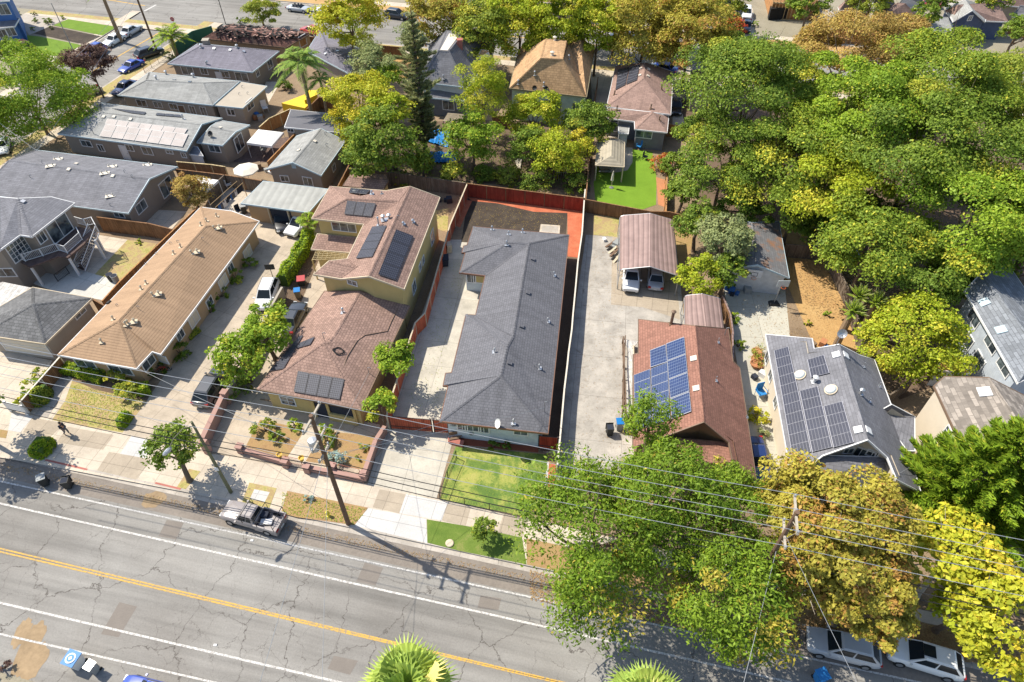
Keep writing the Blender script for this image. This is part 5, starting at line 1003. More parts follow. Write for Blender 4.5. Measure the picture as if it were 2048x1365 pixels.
# carports
def carport(label, c, ze, zr, mat, posts=3):   # c: FL FR ridge-front BL BR ridge-back
    FL, FR, RF, BL, BR, RB = [wp(p) for p in c]; t = thing('metal_carport', label, 'carport', (FL + FR + BL + BR) / 4 - Vector((0, 0, ze))); m = MB()
    def arch(L, Rr, T):
        pts = [L - Vector((0, 0, .28)), L.lerp(T, .03) - Vector((0, 0, .05)), L.lerp(T, .12) + Vector((0, 0, .04)), T, Rr.lerp(T, .12) + Vector((0, 0, .04)), Rr.lerp(T, .03) - Vector((0, 0, .05)), Rr - Vector((0, 0, .28))]; return pts
    a, b = arch(FL, FR, RF), arch(BL, BR, RB)
    for i in range(6):
        ax = (b[0] - a[0]).normalized(); L_ = (b[0] - a[0]).length; W_ = (a[i] - a[i + 1]).length; u0 = i * 2.0
        m.face([a[i], a[i + 1], b[i + 1], b[i]], 0, [(0, u0), (0, u0 + W_), (L_, u0 + W_), (L_, u0)])
    o = m.build('roof', mat, t); f = MB(); 
    for q in (a, b): f.tube([p - Vector((0, 0, .03)) for p in q], .045, 5)
    f.tube([a[0], b[0]], .04, 5); f.tube([a[-1], b[-1]], .04, 5); f.tube([FL.lerp(FL, 0) * 1, FL.lerp(RF, .25) - Vector((0, 0, .05))], .03, 4); f.build('roof_frame', 'galv', t)
    for s0, s1 in ((a[0], b[0]), (a[-1], b[-1])):
        for i in range(posts):
            p = s0.lerp(s1, i / (posts - 1)); q = MB(); q.tube([Vector((p.x, p.y, 0)), p], .045, 6); inn = (RF.lerp(RB, i / (posts - 1)) - p); inn.z = 0; inn.normalize(); q.tube([p - Vector((0, 0, .7)), p + inn * .6 + Vector((0, 0, .12))], .03, 5); q.build('post', 'galv', t)
    for s0, s1 in ((a[0], b[0]),):
        for z in (.15, 1.1): q = MB(); q.tube([Vector((s0.x, s0.y, z)), Vector((s1.x, s1.y, z))], .025, 5); q.build('side_rail', 'galv', t)
    return t
carport('large brown metal carport with ridged roof sheltering two parked cars', [(8, 340, 530, 2.7), (8, 790, 580, 2.7), (8, 570, 505, 3.5), (8, 342, 122, 2.7), (8, 750, 155, 2.7), (8, 572, 102, 3.5)], 2.7, 3.5, 'metal_rose', 4)
carport('small brown metal carport behind the rust red roof', [(8, 836, 960, 2.6), (8, 1135, 985, 2.6), (8, 995, 965, 3.1), (8, 833, 728, 2.6), (8, 1105, 750, 2.6), (8, 965, 712, 3.1)], 2.6, 3.1, 'metal_rose', 3)

# grey flat-roofed carport block
H = Bld('carport_block', 'tan open fronted garage block under a pale grey ribbed metal roof', 'carport')
V = Q(6, [('a', 135, 318), ('b', 690, 392), ('c', 856, 202, 3.3), ('d', 318, 136, 3.3)], 2.7)
H.roof(V, [['a', 'b', 'c', 'd']], 'metal_grey', 'wall_tan', trim='blue_trim', oh=.35, cap=False)
A_, B_ = P(6, 360, 462), P(6, 700, 500); n_ = Vector((-(B_ - A_).y, (B_ - A_).x, 0)).normalized()
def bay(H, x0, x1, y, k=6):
    p, q = H.hit_wall(k, x0, y), H.hit_wall(k, x1, y); a, b, n = p[0], q[0], p[1]; m = MB(); a.z = b.z = 0; m.hexa([a + n * .01, b + n * .01, b + n * .03, a + n * .03], [v + Vector((0, 0, 2.25)) for v in (a + n * .01, b + n * .01, b + n * .03, a + n * .03)]); m.build('bay_shade_sheet', 'cloth_and_shade_dark', H.t)  # flat dark sheet on the wall, painted as the shade inside the bay
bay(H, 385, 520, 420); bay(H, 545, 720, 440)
for x in (375, 530, 700): p = H.hit_wall(6, x, 420); m = MB(); m.box((p[0].x + p[1].x * .1, p[0].y + p[1].y * .1, 1.25), (.14, .14, 2.5)); m.build('post', 'cream_wood', H.t)

# shed behind the yellow house
H = Bld('shed', 'small shed with mauve shingle gambrel roof behind the yellow house', 'shed')
V = Q(2, [('a', 805, 1268, 2.3), ('b', 1075, 1300, 2.3), ('c', 1112, 1235, 2.9), ('d', 850, 1208, 2.9), ('e', 1100, 1195, 2.5), ('f', 862, 1180, 2.5)], 2.3)
H.roof(V, [['a', 'b', 'c', 'd'], ['d', 'c', 'e', 'f']], 'roof_mauve', 'wall_yellow', trim='brown_trim', oh=.12)

# small grey gabled house
H = Bld('house', 'small taupe stucco house with light grey gable roof and a blue gable vent', 'house')
V = Q(2, [('a', 288, 1155), ('f', 462, 1108, 4.0), ('b', 655, 1198), ('c', 820, 965), ('g', 652, 878, 4.0), ('d', 490, 930)], 2.8)
H.roof(V, [['a', 'f', 'g', 'd'], ['f', 'b', 'c', 'g']], 'roof_light', 'wall_taupe', trim='blue_trim', oh=.25)
H.window(2, 408, 1220, .95, .75); H.window(2, 567, 1240, 1.2, 1.1); H.window(2, 742, 1145, .8, .8); H.window(2, 470, 1135, .35, .4, 'gable_vent', 'blue_trim', 'blue_trim', 0, 2)
for x, y in ((612, 968), (505, 1030)): H.vent(2, x, y, 'box', mat='canvas_cream')
for x, y in ((683, 920), (690, 998)): H.vent(2, x, y, 'bent', .3, .04)
# flat roofed grey annex behind it
H = Bld('annex', 'low flat grey roofed annex with patched dark spots behind the small gabled house', 'annex')
V = Q(2, [('a', 408, 868), ('b', 850, 912), ('c', 838, 790), ('d', 450, 750)], 2.7); H.roof(V, [['a', 'b', 'c', 'd']], 'roof_flat_grey', 'wall_greige', oh=.15, cap=False)
H.window(2, 448, 886, .8, .6)
# long grey house with solar panels whose glare is painted pale
H = Bld('house', 'long taupe house with grey roof and three rows of solar panels coloured pale for their glare', 'house')
H.simple((1, 395, 912), (1, 1272, 1030), (1, 690, 765), (1, 1415, 850), 2.9, 4.3, 'roof_light', 'wall_taupe', gr=True, trim='blue_trim', oh=.4)
V = Q(1, [('a', 1345, 972), ('b', 1518, 992), ('f', 1605, 900, 3.7), ('c', 1702, 855), ('g', 1440, 862, 3.9), ('d', 1430, 815)], 2.8); V['d'] = (1, 1500, 822, 2.8)
H.roof(V, [['a', 'b', 'f', 'g'], ['g', 'f', 'c', 'd']], 'roof_light', 'wall_taupe', trim='blue_trim', oh=.2)
H.solar(1, (735, 815), (885, 835), (860, 880), (718, 850), 2, 1, 'panel_glare', swap=True); H.solar(1, (885, 835), (1285, 885), (1262, 920), (865, 872), 5, 1, 'panel_glare', swap=True)
H.solar(1, (722, 852), (1290, 922), (1250, 1008), (680, 935), 7, 2, 'panel_glare', swap=True)
H.solar(1, (760, 745), (1000, 772), (985, 788), (900, 778), 3, 1, 'panel_black'); H.solar(1, (1070, 778), (1250, 792), (1245, 806), (1062, 792), 3, 1, 'panel_black')
for x, y in ((710, 800), (780, 800), (893, 818)): H.vent(1, x, y, 'box', mat='canvas_cream')
H.vent(1, 640, 915, 'bent', .9, .04); H.vent(1, 1250, 815, 'cap', .6, .1, 'galv'); H.vent(1, 1505, 875, 'box', mat='canvas_cream')
for x, y, w, h in ((590, 980, 1.5, .8), (690, 1010, .8, .9), (885, 1010, 1.0, .8), (1005, 1030, 1.4, 1.0), (1158, 1038, .9, .4), (1255, 1060, .6, .6), (1465, 1015, 1.5, .9)): H.window(1, x, y, w, h)
H.door(1, 855, 1045); H.window(1, 1632, 975, 1.9, 1.9, bars=1)
satellite_dish(H.hit_roof(1, 1445, 930)[0], math.radians(250), .4, .3, H.t, 'bin_black')
# lean-to at its side
H = Bld('lean_to', 'small white lean-to shed at the corner of the taupe house', 'shed')
V = Q(1, [('a', 1285, 1050, 2.0), ('b', 1385, 1065, 2.0), ('c', 1345, 1005, 2.4), ('d', 1310, 1000, 2.4)], 2); H.roof(V, [['a', 'b', 'c', 'd']], 'roof_cool', 'wall_white', oh=.08, cap=False)
# beige roofs behind
H = Bld('house', 'long taupe house with speckled beige hip roof and a flat gravel roofed end', 'house')
V = Q(1, [('a', 805, 650), ('b', 1450, 718), ('c', 1640, 555), ('d', 1085, 500), ('r', 1000, 545, 4.1), ('q', 1382, 562, 4.1)], 2.9)
H.simple((1, 805, 650), (1, 1450, 718), (1, 1000, 545), (1, 1382, 565), 2.9, 4.1, 'roof_light', 'wall_greige', trim='blue_trim', oh=.45, E3=(1, 1635, 556))
V = Q(2, [('a', 5, 712), ('b', 120, 738), ('c', 285, 590), ('d', 190, 575)], 2.75); V['a'] = (1, 1455, 718, 2.75); V['d'] = (1, 1640, 560, 2.75)
H.roof(V, [['a', 'b', 'c', 'd']], 'roof_gravel', 'wall_greige', trim='blue_trim', oh=.3, cap=False)
for x, y, w, h in ((968, 705, 1.5, .9), (1078, 715, 1.2, .8), (1185, 727, 1.2, .8), (1315, 752, .8, 1.2), (1390, 760, .8, 1.2), (1575, 768, 1.1, .9)): H.window(1, x, y, w, h)
H.window(2, 170, 715, 1.6, 1.2); H.window(2, 40, 762, 1.0, 1.0)
H.door(1, 1240, 745, mat='brown_trim')
for x, y, kd in ((1068, 545, 'cap'), (1135, 510, 'cap'), (1190, 548, 'box'), (1298, 560, 'box'), (1320, 530, 'cap')): H.vent(1, x, y, kd, .5, .14, 'galv')
for x, y in ((1630, 650), (1688, 645), (1650, 600)): H.vent(1, x, y, 'bent', .3, .03)
H = Bld('house', 'taupe house with violet grey hip roof nearest the burnt house', 'house')
H.simple((1, 1145, 435), (1, 1722, 492), (1, 1370, 312), (2, 98, 325), 2.9, 4.2, 'roof_violet', 'wall_taupe', trim='blue_trim', oh=.45, E3=(2, 368, 350))
for x, y, w, h in ((1280, 482, 1.9, 1.2), (1393, 487, 1.1, .9), (1535, 508, 1.4, .9), (1650, 525, 2.0, 1.2)): H.window(1, x, y, w, h)
H.door(1, 1492, 505, .9); H.window(2, 305, 435, 1.3, 1.4); H.window(2, 222, 500, .7, .9)
for x, y, kd in ((1372, 325, 'cap'), (1462, 335, 'box'), (1572, 345, 'box'), (1665, 355, 'box'), (1618, 312, 'cap'), (1410, 440, 'bent')): H.vent(1, x, y, kd, .4, .13, 'galv')
H.vent(1, 1412, 300, 'chimney', .8, .45, 'block_wall')
# burnt house
H = Bld('burnt_house', 'fire damaged house with collapsed charred red brown roof strewn with debris', 'house')
H.simple((1, 1385, 262), (2, 415, 325), (1, 1500, 195), (2, 350, 240), 3.0, 4.4, 'roof_burnt', 'wall_tan', trim='brown_trim', oh=.3, E3=(2, 592, 225))
gg = rnd(77); m1, m2, m3 = MB(), MB(), MB()
for i in range(260):
    x, y = 1480 + gg.random() * 560, 165 + gg.random() * 105; hr = H.hit_roof(1, x, y)
    if hr is None: continue
    L = .3 + gg.random() * 1.1; q = Matrix.Rotation(float(gg.random() * 6.28), 3, 'Z') @ Matrix.Rotation(float(gg.normal() * .12), 3, 'Y'); (m1 if i % 3 else (m2 if i % 2 else m3)).box(hr[0] + Vector((0, 0, .04 + .1 * gg.random())), (L, .12 + .25 * gg.random(), .06), 0, 0, q)
m1.build('charred_timbers', 'charred', H.t)['kind'] = 'stuff'; m2.build('debris', 'roof_mauve', H.t)['kind'] = 'stuff'; m3.build('loose_shingles', 'wall_pink', H.t)['kind'] = 'stuff'; H.window(2, 530, 280, 1.6, 1.6, mat='fence_orange', bars=0)
H = Bld('house', 'small house with dark violet grey roof behind the queen palm', 'house')
H.simple((2, 560, 350), (2, 850, 505), (2, 700, 325), (2, 760, 385), 2.9, 4.0, 'roof_violet', 'wall_taupe', trim='blue_trim', oh=.3, E3=(2, 930, 340))
for x, y, kd in ((768, 352, 'box'), (688, 370, 'box'), (855, 380, 'bent'), (848, 405, 'cap')): H.vent(2, x, y, kd, .4, .1, 'galv')
# grey victorian
H = Bld('victorian_house', 'tall old house with steep grey hip roof, pale flat top and a brick chimney', 'house')
V = Q(2, [('a', 1330, 560), ('b', 1655, 598), ('c', 1805, 400), ('d', 1850, 300), ('p', 1750, 185, 7.4), ('e', 1600, 200), ('g', 1395, 270), ('t1', 1510, 208, 8.2), ('t2', 1632, 222, 8.2), ('t3', 1532, 350, 8.2), ('t4', 1455, 345, 8.2), ('s', 1640, 290, 7.4)], 4.6)
V['g'] = (2, 1400, 300, 4.6); V['e'] = (2, 1660, 215, 4.6)
H.roof(V, [['a', 'b', 't3', 't4'], ['b', 'c', 's', 't3'], ['c', 'd', 'p', 's'], ['s', 'p', 'e', 't2'], ['t3', 's', 't2'], ['t1', 't4', 't3', 't2'], ['t1', 't2', 'e', 'g'], ['a', 't4', 't1', 'g']], 'roof_cool', 'wall_white', trim='blue_trim', oh=.35)
z_ = H.hit_roof(2, 1535, 285)[0]; c4 = [P(2, *q, 8.26) for q in ((1530, 230), (1600, 240), (1520, 345), (1468, 342))]; m = MB(); m.face(c4[::-1] if fnormal(c4).z < 0 else c4); m.build('deck_coating', 'canvas_cream', H.t)
H.vent(2, 1605, 320, 'chimney', 1.0, .35, 'red_kerb'); H.vent(2, 1492, 540, 'cap', .5, .08, 'galv')
V = Q(2, [('a', 1730, 385, 6.0), ('b', 1815, 390, 5.8), ('c', 1800, 350, 6.7), ('d', 1750, 340, 6.8)], 6); H.roof(V, [['a', 'b', 'c', 'd']], 'roof_tan', 'wall_white', oh=.05, cap=False, z0=4.6)
V = Q(2, [('a', 1365, 665, 2.8), ('b', 1635, 690, 2.8), ('c', 1650, 632, 3.5), ('d', 1372, 612, 3.5)], 3); H.roof(V, [['a', 'b', 'c', 'd']], 'roof_cool', 'wall_slate', oh=.3, cap=False, trim='blue_trim')
H.window(2, 1525, 720, 1.6, 1.3); H.window(2, 1605, 715, .9, 1.3)
# tan victorian
H = Bld('victorian_house', 'tall old mint green house with orange tan shingle hip roof and flat top', 'house')
V = Q(3, [('a', 236, 602), ('b', 760, 662), ('c', 815, 345), ('p', 715, 238, 7.6), ('e', 650, 290, 6.6), ('g', 290, 385), ('t1', 482, 268, 8.6), ('t2', 625, 280, 8.6), ('t3', 600, 405, 8.6), ('t4', 450, 397, 8.6)], 4.7)
V['q'] = (3, 640, 285, 6.8); V['k'] = (3, 440, 265, 4.7)
H.roof({k: V[k] for k in ('a', 'b', 'c', 'p', 'q', 'g', 't1', 't2', 't3', 't4', 'k')}, [['a', 'b', 't3', 't4'], ['b', 'c', 'p', 'q', 't3'], ['t3', 'q', 't2'], ['t1', 't4', 't3', 't2'], ['t1', 't2', 'q', 'k'], ['a', 't4', 't1', 'k', 'g']], 'roof_tan', 'wall_mint', trim='mint_trim', oh=.3)
c_ = P(3, 350, 340, 4.6); m = MB(); ap = P(3, 372, 238, 7.9); bs = [P(3, *q, 4.8) for q in ((280, 372), (330, 388), (400, 330), (390, 300), (330, 310))]; bs = ccw(bs)
for i in range(5): m.face([bs[i], bs[(i + 1) % 5], ap])
o = m.build('turret_roof', 'roof_tan', H.t); m = MB(); m.prism(inset(bs, .3), 0, 4.8); m.build('turret_wall', 'wall_mint', H.t)
for x, y in ((545, 275), (527, 378)): H.vent(3, x, y, 'cap', .4, .18, 'canvas_cream')
for x, y in ((295, 575), (470, 590), (408, 515), (640, 405)): H.vent(3, x, y, 'cap', .5, .09, 'galv')
H.dish(3, 408, 625, math.radians(250), .35, .3, 'bin_black'); H.dish(3, 488, 640, math.radians(250), .35, .3, 'bin_black')
for x, y in ((560, 745), (690, 752), (500, 730)): H.window(3, x, y, .9, 1.7, trim='mint_trim', bars=0, rows=1)
# brown house with two big collectors
H = Bld('house', 'slate blue house with rose brown hip roof, two large collectors and a rear deck door', 'house')
V = Q(3, [('a', 900, 728), ('b', 1335, 782), ('c', 1352, 492), ('f', 1165, 428, 5.2), ('d', 960, 450), ('r', 1152, 535, 5.3)], 3.4)
H.roof(V, [['a', 'b', 'r'], ['b', 'c', 'f', 'r'], ['a', 'r', 'f', 'd']], 'roof_rosebrown', 'wall_slate', oh=.35)
V = Q(3, [('a', 903, 808), ('b', 1090, 830), ('c', 1092, 882), ('d', 1310, 905), ('e', 1322, 798), ('h', 1212, 768, 3.9), ('g', 905, 738, 3.5), ('i', 1215, 762, 3.9)], 2.9)
H.roof({k: V[k] for k in 'abcdehg'}, [['a', 'b', 'h', 'g'], ['b', 'c', 'h'], ['c', 'd', 'h'], ['d', 'e', 'h']], 'roof_rosebrown', 'wall_slate', oh=.25)
H.solar(3, (978, 480), (1055, 462), (1028, 585), (958, 622), 1, 1, 'panel_black', swap=True); H.solar(3, (1058, 462), (1128, 446), (1108, 552), (1032, 584), 1, 1, 'panel_black', swap=True)
for x, y in ((1180, 522), (1185, 474), (1132, 470), (1127, 517)): H.vent(3, x, y, 'box', mat='canvas_cream')
for x, y in ((952, 648), (1272, 612), (1200, 742), (968, 752), (1258, 822)): H.vent(3, x, y, 'cap', .5, .08, 'brown_trim')
H.window(3, 1152, 918, 2.1, .95, bars=1); H.window(3, 948, 850, 1.0, 1.9, 'glass_door', rows=2, bars=0)
t = thing('back_steps', 'concrete back steps below the white door of the slate blue house', 'steps', P(3, 945, 925))
for i in range(4): m = MB(); c = P(3, 945, 905 + i * 14); m.box((c.x, c.y, .12 + (3 - i) * .09), (1.5, .36, .24 + (3 - i) * .18)); m.build('step', 'concrete', t)
H = Bld('garden_shed', 'narrow white utility shed between back door and window', 'shed')
V = Q(3, [('a', 980, 910), ('b', 1045, 915), ('c', 1052, 862), ('d', 983, 858)], 2.0); H.roof(V, [['a', 'b', 'c', 'd']], 'roof_light', 'wall_white', oh=.06, cap=False)
# garage east of it
H = Bld('garage', 'small garage with mauve grey roof beside the parked black car', 'garage')
V = Q(3, [('a', 1475, 640), ('b', 1640, 660), ('c', 1640, 460), ('d', 1475, 480)], 2.8); H.roof(V, [['a', 'b', 'c', 'd']], 'roof_rosebrown', 'wall_greige', oh=.2, cap=False)

# ---------------------------------------------------------------- far left houses
H = Bld('house', 'two storey taupe house with grey roof and curved white railed balcony', 'house')
V = Q(5, [('a', -260, 480), ('n', 148, 442), ('m', 232, 455), ('b', 548, 208), ('c', 470, 190), ('r', 60, 130, 7.2), ('s', -200, 20, 7.2), ('n0', 0, 552)], 5.6)
V = Q(5, [('n0', -8, 556), ('n', 148, 442), ('m', 232, 455), ('b', 548, 208), ('rr', 128, 176, 6.9), ('x', -10, 165, 6.9), ('e', 380, 165, 6.2)], 5.6); V['w'] = (5, -330, 560, 5.6); V['y'] = (5, -330, 150, 6.9)
H.roof(V, [['m', 'b', 'e', 'rr'], ['n', 'm', 'rr'], ['n0', 'n', 'rr', 'x'], ['w', 'n0', 'x', 'y']], 'roof_cool', 'wall_taupe', oh=.45)
H.vent(5, 172, 200, 'box', mat='galv')
for k_, x, y, w, h, r in ((5, 150, 540, 2.6, 2.0, 3), (5, 302, 458, .9, 1.2, 0), (5, 438, 395, 2.8, 2.1, 0)): H.window(k_, x, y, w, h, bars=1 if r == 0 else 5, rows=r)
H.window(5, 35, 720, 2.0, 1.0)
dk = [P(5, *q, 2.9) for q in ((100, 610), (215, 680), (430, 600), (500, 610), (620, 510), (700, 400), (560, 380), (330, 500), (210, 590))]
m = MB(); m.prism(dk, 2.7, 2.88); o = m.build('balcony_floor', 'deck_boards', H.t)
t = thing('balcony_railing', 'white picket balcony railing around the upper deck of the two storey house', 'railing', dk[0])
railing('x', '', [P(5, *q, 2.9) for q in ((105, 605), (190, 640), (320, 600), (440, 560), (500, 580), (610, 480), (590, 440))], .95, 'white_trim', 1.8, .15, 2.9, r=.03, parent=t); railing('x', '', [P(5, *q, 2.9) for q in ((520, 345), (640, 380), (700, 365), (730, 420))], .95, 'white_trim', 1.8, .15, 2.9, r=.03, parent=t)
for q in ((220, 668), (500, 600), (690, 420), (700, 480)): p = P(5, *q, 2.7); m = MB(); m.box((p.x, p.y, 1.35), (.2, .2, 2.7)); m.build('balcony_post', 'white_trim', H.t)
t = thing('outdoor_staircase', 'white outdoor staircase descending from the balcony to the patio', 'staircase', P(5, 600, 690)); A_, B_ = P(5, 705, 420, 2.85), P(5, 600, 700, 0.1); m = MB(); d_ = (B_ - A_); pr = Vector((-d_.y, d_.x, 0)).normalized() * .55
for i in range(13): c = A_.lerp(B_, (i + .5) / 13); m.box(c, (1.1, .3, .06), math.atan2(pr.y, pr.x))
m.build('steps', 'deck_boards', t); m = MB()
for s in (-1, 1):
    m.tube([A_ + pr * s, B_ + pr * s], .07, 5); m.tube([A_ + pr * s + Vector((0, 0, .95)), B_ + pr * s + Vector((0, 0, .95))], .05, 5)
    for i in range(22): c = A_.lerp(B_, (i + .5) / 22) + pr * s; m.tube([c, c + Vector((0, 0, .95))], .02, 4)
m.build('banister', 'white_trim', t)
H = Bld('house', 'long taupe house with plain dark grey roof dotted with small white vents', 'house')
H.simple((1, -160, 1320), (5, 945, 282), (1, 60, 1095), (1, 1030, 1212), 2.9, 4.3, 'roof_cool', 'wall_taupe', gr=True, trim='blue_trim', oh=.4, E3=(1, 1208, 1140))
for x, y in ((345, 1135), (395, 1090), (715, 1185), (765, 1140), (1005, 1130)): H.vent(1, x, y, 'twin', .22, .05, 'canvas_cream')
for x, y in ((472, 1160), (522, 1122), (772, 1205)): H.vent(1, x, y, 'box', mat='canvas_cream')
for x, y in ((290, 1118), (208, 1215), (850, 1180), (900, 1215)): H.vent(1, x, y, 'bent', .35, .03)
H.vent(5, 815, 158, 'twin', .22, .05, 'canvas_cream'); H.vent(5, 812, 228, 'bent', .3, .03)
H.window(5, 1040, 235, 1.7, 1.1); H.window(5, 1228, 90, 2.2, 1.9); H.window(5, 880, 295, 1.2, .6)
H = Bld('garage', 'grey hip roofed garage with tan walls at the left edge', 'garage')
V = Q(5, [('a', -140, 1175), ('b', 332, 1245), ('c', 678, 910), ('d', 240, 832), ('r', 242, 955, 4.2), ('d2', -200, 1090), ('r2', 60, 1010, 4.2)], 2.7)
H.simple((5, -120, 1178), (5, 332, 1245), (5, 60, 1120), (5, 242, 958), 2.7, 4.2, 'roof_charcoal', 'wall_greige', E3=(5, 678, 910), oh=.3, trim='cream_wood') if False else H.roof({k: V[k] for k in ('a', 'b', 'c', 'd', 'r', 'd2')}, [['a', 'b', 'r'], ['b', 'c', 'r'], ['c', 'd', 'r'], ['d', 'd2', 'a', 'r']], 'roof_charcoal', 'wall_greige', oh=.3, trim='cream_wood')
H.window(5, 590, 1020, 1.3, .5); H.garage_door(5, 180, 1260, 5.0, 2.0)
H = Bld('patio_cover', 'white slatted patio cover at the left edge beside the grey garage', 'pergola'); c4 = [P(5, *q, 2.6) for q in ((-60, 1040), (60, 960), (240, 835), (20, 790), (-80, 820))]; H.t.location = P(5, 60, 900, 0); m = MB(); m.prism(c4, 2.5, 2.6); m.build('slats', 'white_slats', H.t)
for p in c4[1:4]: m = MB(); m.box((p.x, p.y, 1.25), (.12, .12, 2.5)); m.build('post', 'white_trim', H.t)
H = Bld('blue_house', 'deep blue two storey house with white trim at the top left corner', 'house')
V = Q(1, [('a', -160, -60), ('b', 60, -80), ('c', 70, 105), ('d', -160, 90)], 6.5); V = {'a': (1, -200, 20, 6.5), 'b': (1, 62, 5, 6.5), 'c': (1, 40, -110, 6.5), 'd': (1, -200, -100, 6.5)}
H.roof(V, [['a', 'b', 'c', 'd']], 'roof_cool', 'wall_blue', oh=.2, cap=False); H.window(1, 25, 65, 1.6, 1.6)
V = {'a': (1, -200, 215, 3.0), 'b': (1, 100, 180, 3.0), 'c': (1, 130, 125, 3.4), 'd': (1, -200, 110, 3.4)}; H.roof(V, [['a', 'b', 'c', 'd']], 'roof_cool', 'wall_blue', oh=.5, cap=False); H.window(1, 75, 215, 1.2, 1.4); H.window(1, 20, 235, 1.2, 1.4)
# ---------------------------------------------------------------- right side
H = Bld('house', 'two storey pale blue house with dark blue grey roof along the right edge', 'house')
V = Q(9, [('a', 1215, 735), ('b', 1550, 1320), ('c', 1790, 1240), ('d', 1400, 640), ('f', 1322, 622, 7.2), ('g', 1690, 1120, 7.2)], 6.0); V['c'] = (9, 1880, 1150, 6.0); V['d'] = (9, 1480, 560, 6.0)
H.roof({k: V[k] for k in 'abcdfg'}, [['a', 'b', 'g', 'f'], ['g', 'c', 'd', 'f'], ['b', 'c', 'g']], 'roof_blue', 'wall_lightblue', oh=.45)
for x, y, w, h in ((1275, 905, 1.8, 1.3), (1385, 1065, 1.8, 1.3), (1468, 1210, 1.8, 1.3), (1230, 1050, 1.6, 1.2), (1300, 1180, 1.6, 1.2)): H.window(9, x, y, w, h)
for x, y in ((1335, 810), (1440, 985)): H.skylight(9, x, y, .8, 'blue_trim')
H = Bld('house', 'tall cream stucco house with mottled brown shingle roof in the lower right', 'house')
V = Q(14, [('a', 1045, 430), ('b', 1205, 775), ('b2', 1330, 1040), ('c', 1840, 980), ('d', 1640, 500), ('r', 1400, 378, 7.2), ('s', 1110, 372, 6.4), ('q', 1580, 640, 7.4)], 6.0)
H.roof({k: V[k] for k in ('a', 'b', 'b2', 'c', 'd', 'r', 's', 'q')}, [['a', 'b', 'b2', 'q', 'r', 's'], ['q', 'b2', 'c'], ['q', 'c', 'd', 'r']], 'roof_patch', 'wall_cream', oh=.2, trim='brown_trim')
H.window(14, 1130, 728, .6, .8, rows=1); H.window(14, 1000, 850, .5, 1.2); H.skylight(14, 1368, 470, .9)
H = Bld('shed', 'small orange roofed white shed between cream house and pale blue house', 'shed')
V = Q(14, [('a', 1050, 322), ('b', 1270, 350), ('c', 1215, 260), ('d', 1105, 255)], 2.3); H.roof(V, [['a', 'b', 'c', 'd']], 'terracotta', 'wall_white', oh=.1, cap=False)
# beyond the back street, top right
def far_house(label, E1, E2, R1, R2, rm, wm, ze=3.0, zr=5.0, **k):
    H = Bld('house', label, 'house'); H.simple(E1, E2, R1, R2, ze, zr, rm, wm, **k); return H
H = far_house('far house with tan roof and a navy blue gable beyond the trees', (4, 1555, 135), (4, 1935, 150), (4, 1480, 30), (4, 1860, 20), 'roof_rosebrown', 'wall_navy', 3.2, 5.2)
V = Q(4, [('a', 1560, 150), ('f', 1690, 70, 5.6), ('b', 1775, 150), ('c', 1800, 40), ('g', 1640, 0, 5.6), ('d', 1500, 40)], 3.4); H.roof(V, [['a', 'f', 'g', 'd'], ['f', 'b', 'c', 'g']], 'roof_light', 'wall_navy', oh=.3); H.window(4, 1672, 125, .7, .7)
far_house('far house with grey brown roof and dark attic vent behind the orange trees', (4, 1060, 130), (4, 1330, 125), (4, 1180, 20), (4, 1230, 25), 'roof_rosebrown', 'wall_white', 3, 5)
far_house('far white porch house between two tan roofs', (4, 1390, 205), (4, 1555, 210), (4, 1420, 120), (4, 1530, 120), 'roof_light', 'wall_white', 2.8, 3.8)
far_house('far orange walled house with slate roof at the right edge', (4, 1960, 110), (4, 2200, 170), (4, 1990, 30), (4, 2150, 60), 'roof_cool', 'fence_orange', 3, 4.6)
far_house('far house with brown roof at the top right corner', (4, 1830, 10), (4, 2040, 30), (4, 1850, -60), (4, 2030, -50), 'roof_rosebrown', 'wall_greige', 3, 5); far_house('far slate house at the top edge left of the building site', (4, -40, 110), (4, 100, 130), (4, -10, 0), (4, 90, 10), 'roof_blue', 'wall_bluegrey', 3, 5)
far_house('far grey roofed house at the top edge beyond the yellow street trees', (3, -350, -20), (3, 120, 5), (3, -300, -110), (3, 60, -90), 'roof_light', 'wall_white', 3, 5); far_house('far tan roofed house at the top edge above the row of green street trees', (3, 300, 10), (3, 900, 40), (3, 380, -90), (3, 820, -70), 'roof_tan', 'wall_cream', 3, 5)
far_house('far low grey house squeezed behind the white porch house', (4, 1180, 30), (4, 1370, 40), (4, 1230, -30), (4, 1330, -30), 'roof_light', 'wall_white', 3, 4.6)
far_house('far brown house just right of the building site', (4, 780, 70), (4, 1000, 85), (4, 840, -10), (4, 960, -5), 'roof_rosebrown', 'wall_cream', 3, 4.8); far_house('far pale house with grey roof right of the brown one at the top edge', (4, 1010, 20), (4, 1160, 30), (4, 1050, -50), (4, 1130, -45), 'roof_cool', 'wall_ivory', 3, 4.8)
fence('wooden_fence', 'far brown fence along the yards right of the building site', [(4, 640, 215), (4, 1040, 240)], 1.8, 'fence_brown'); fence('wooden_fence', 'far orange fence beside the far white porch house', [(4, 1330, 215), (4, 1390, 130)], 1.8, 'fence_orange')
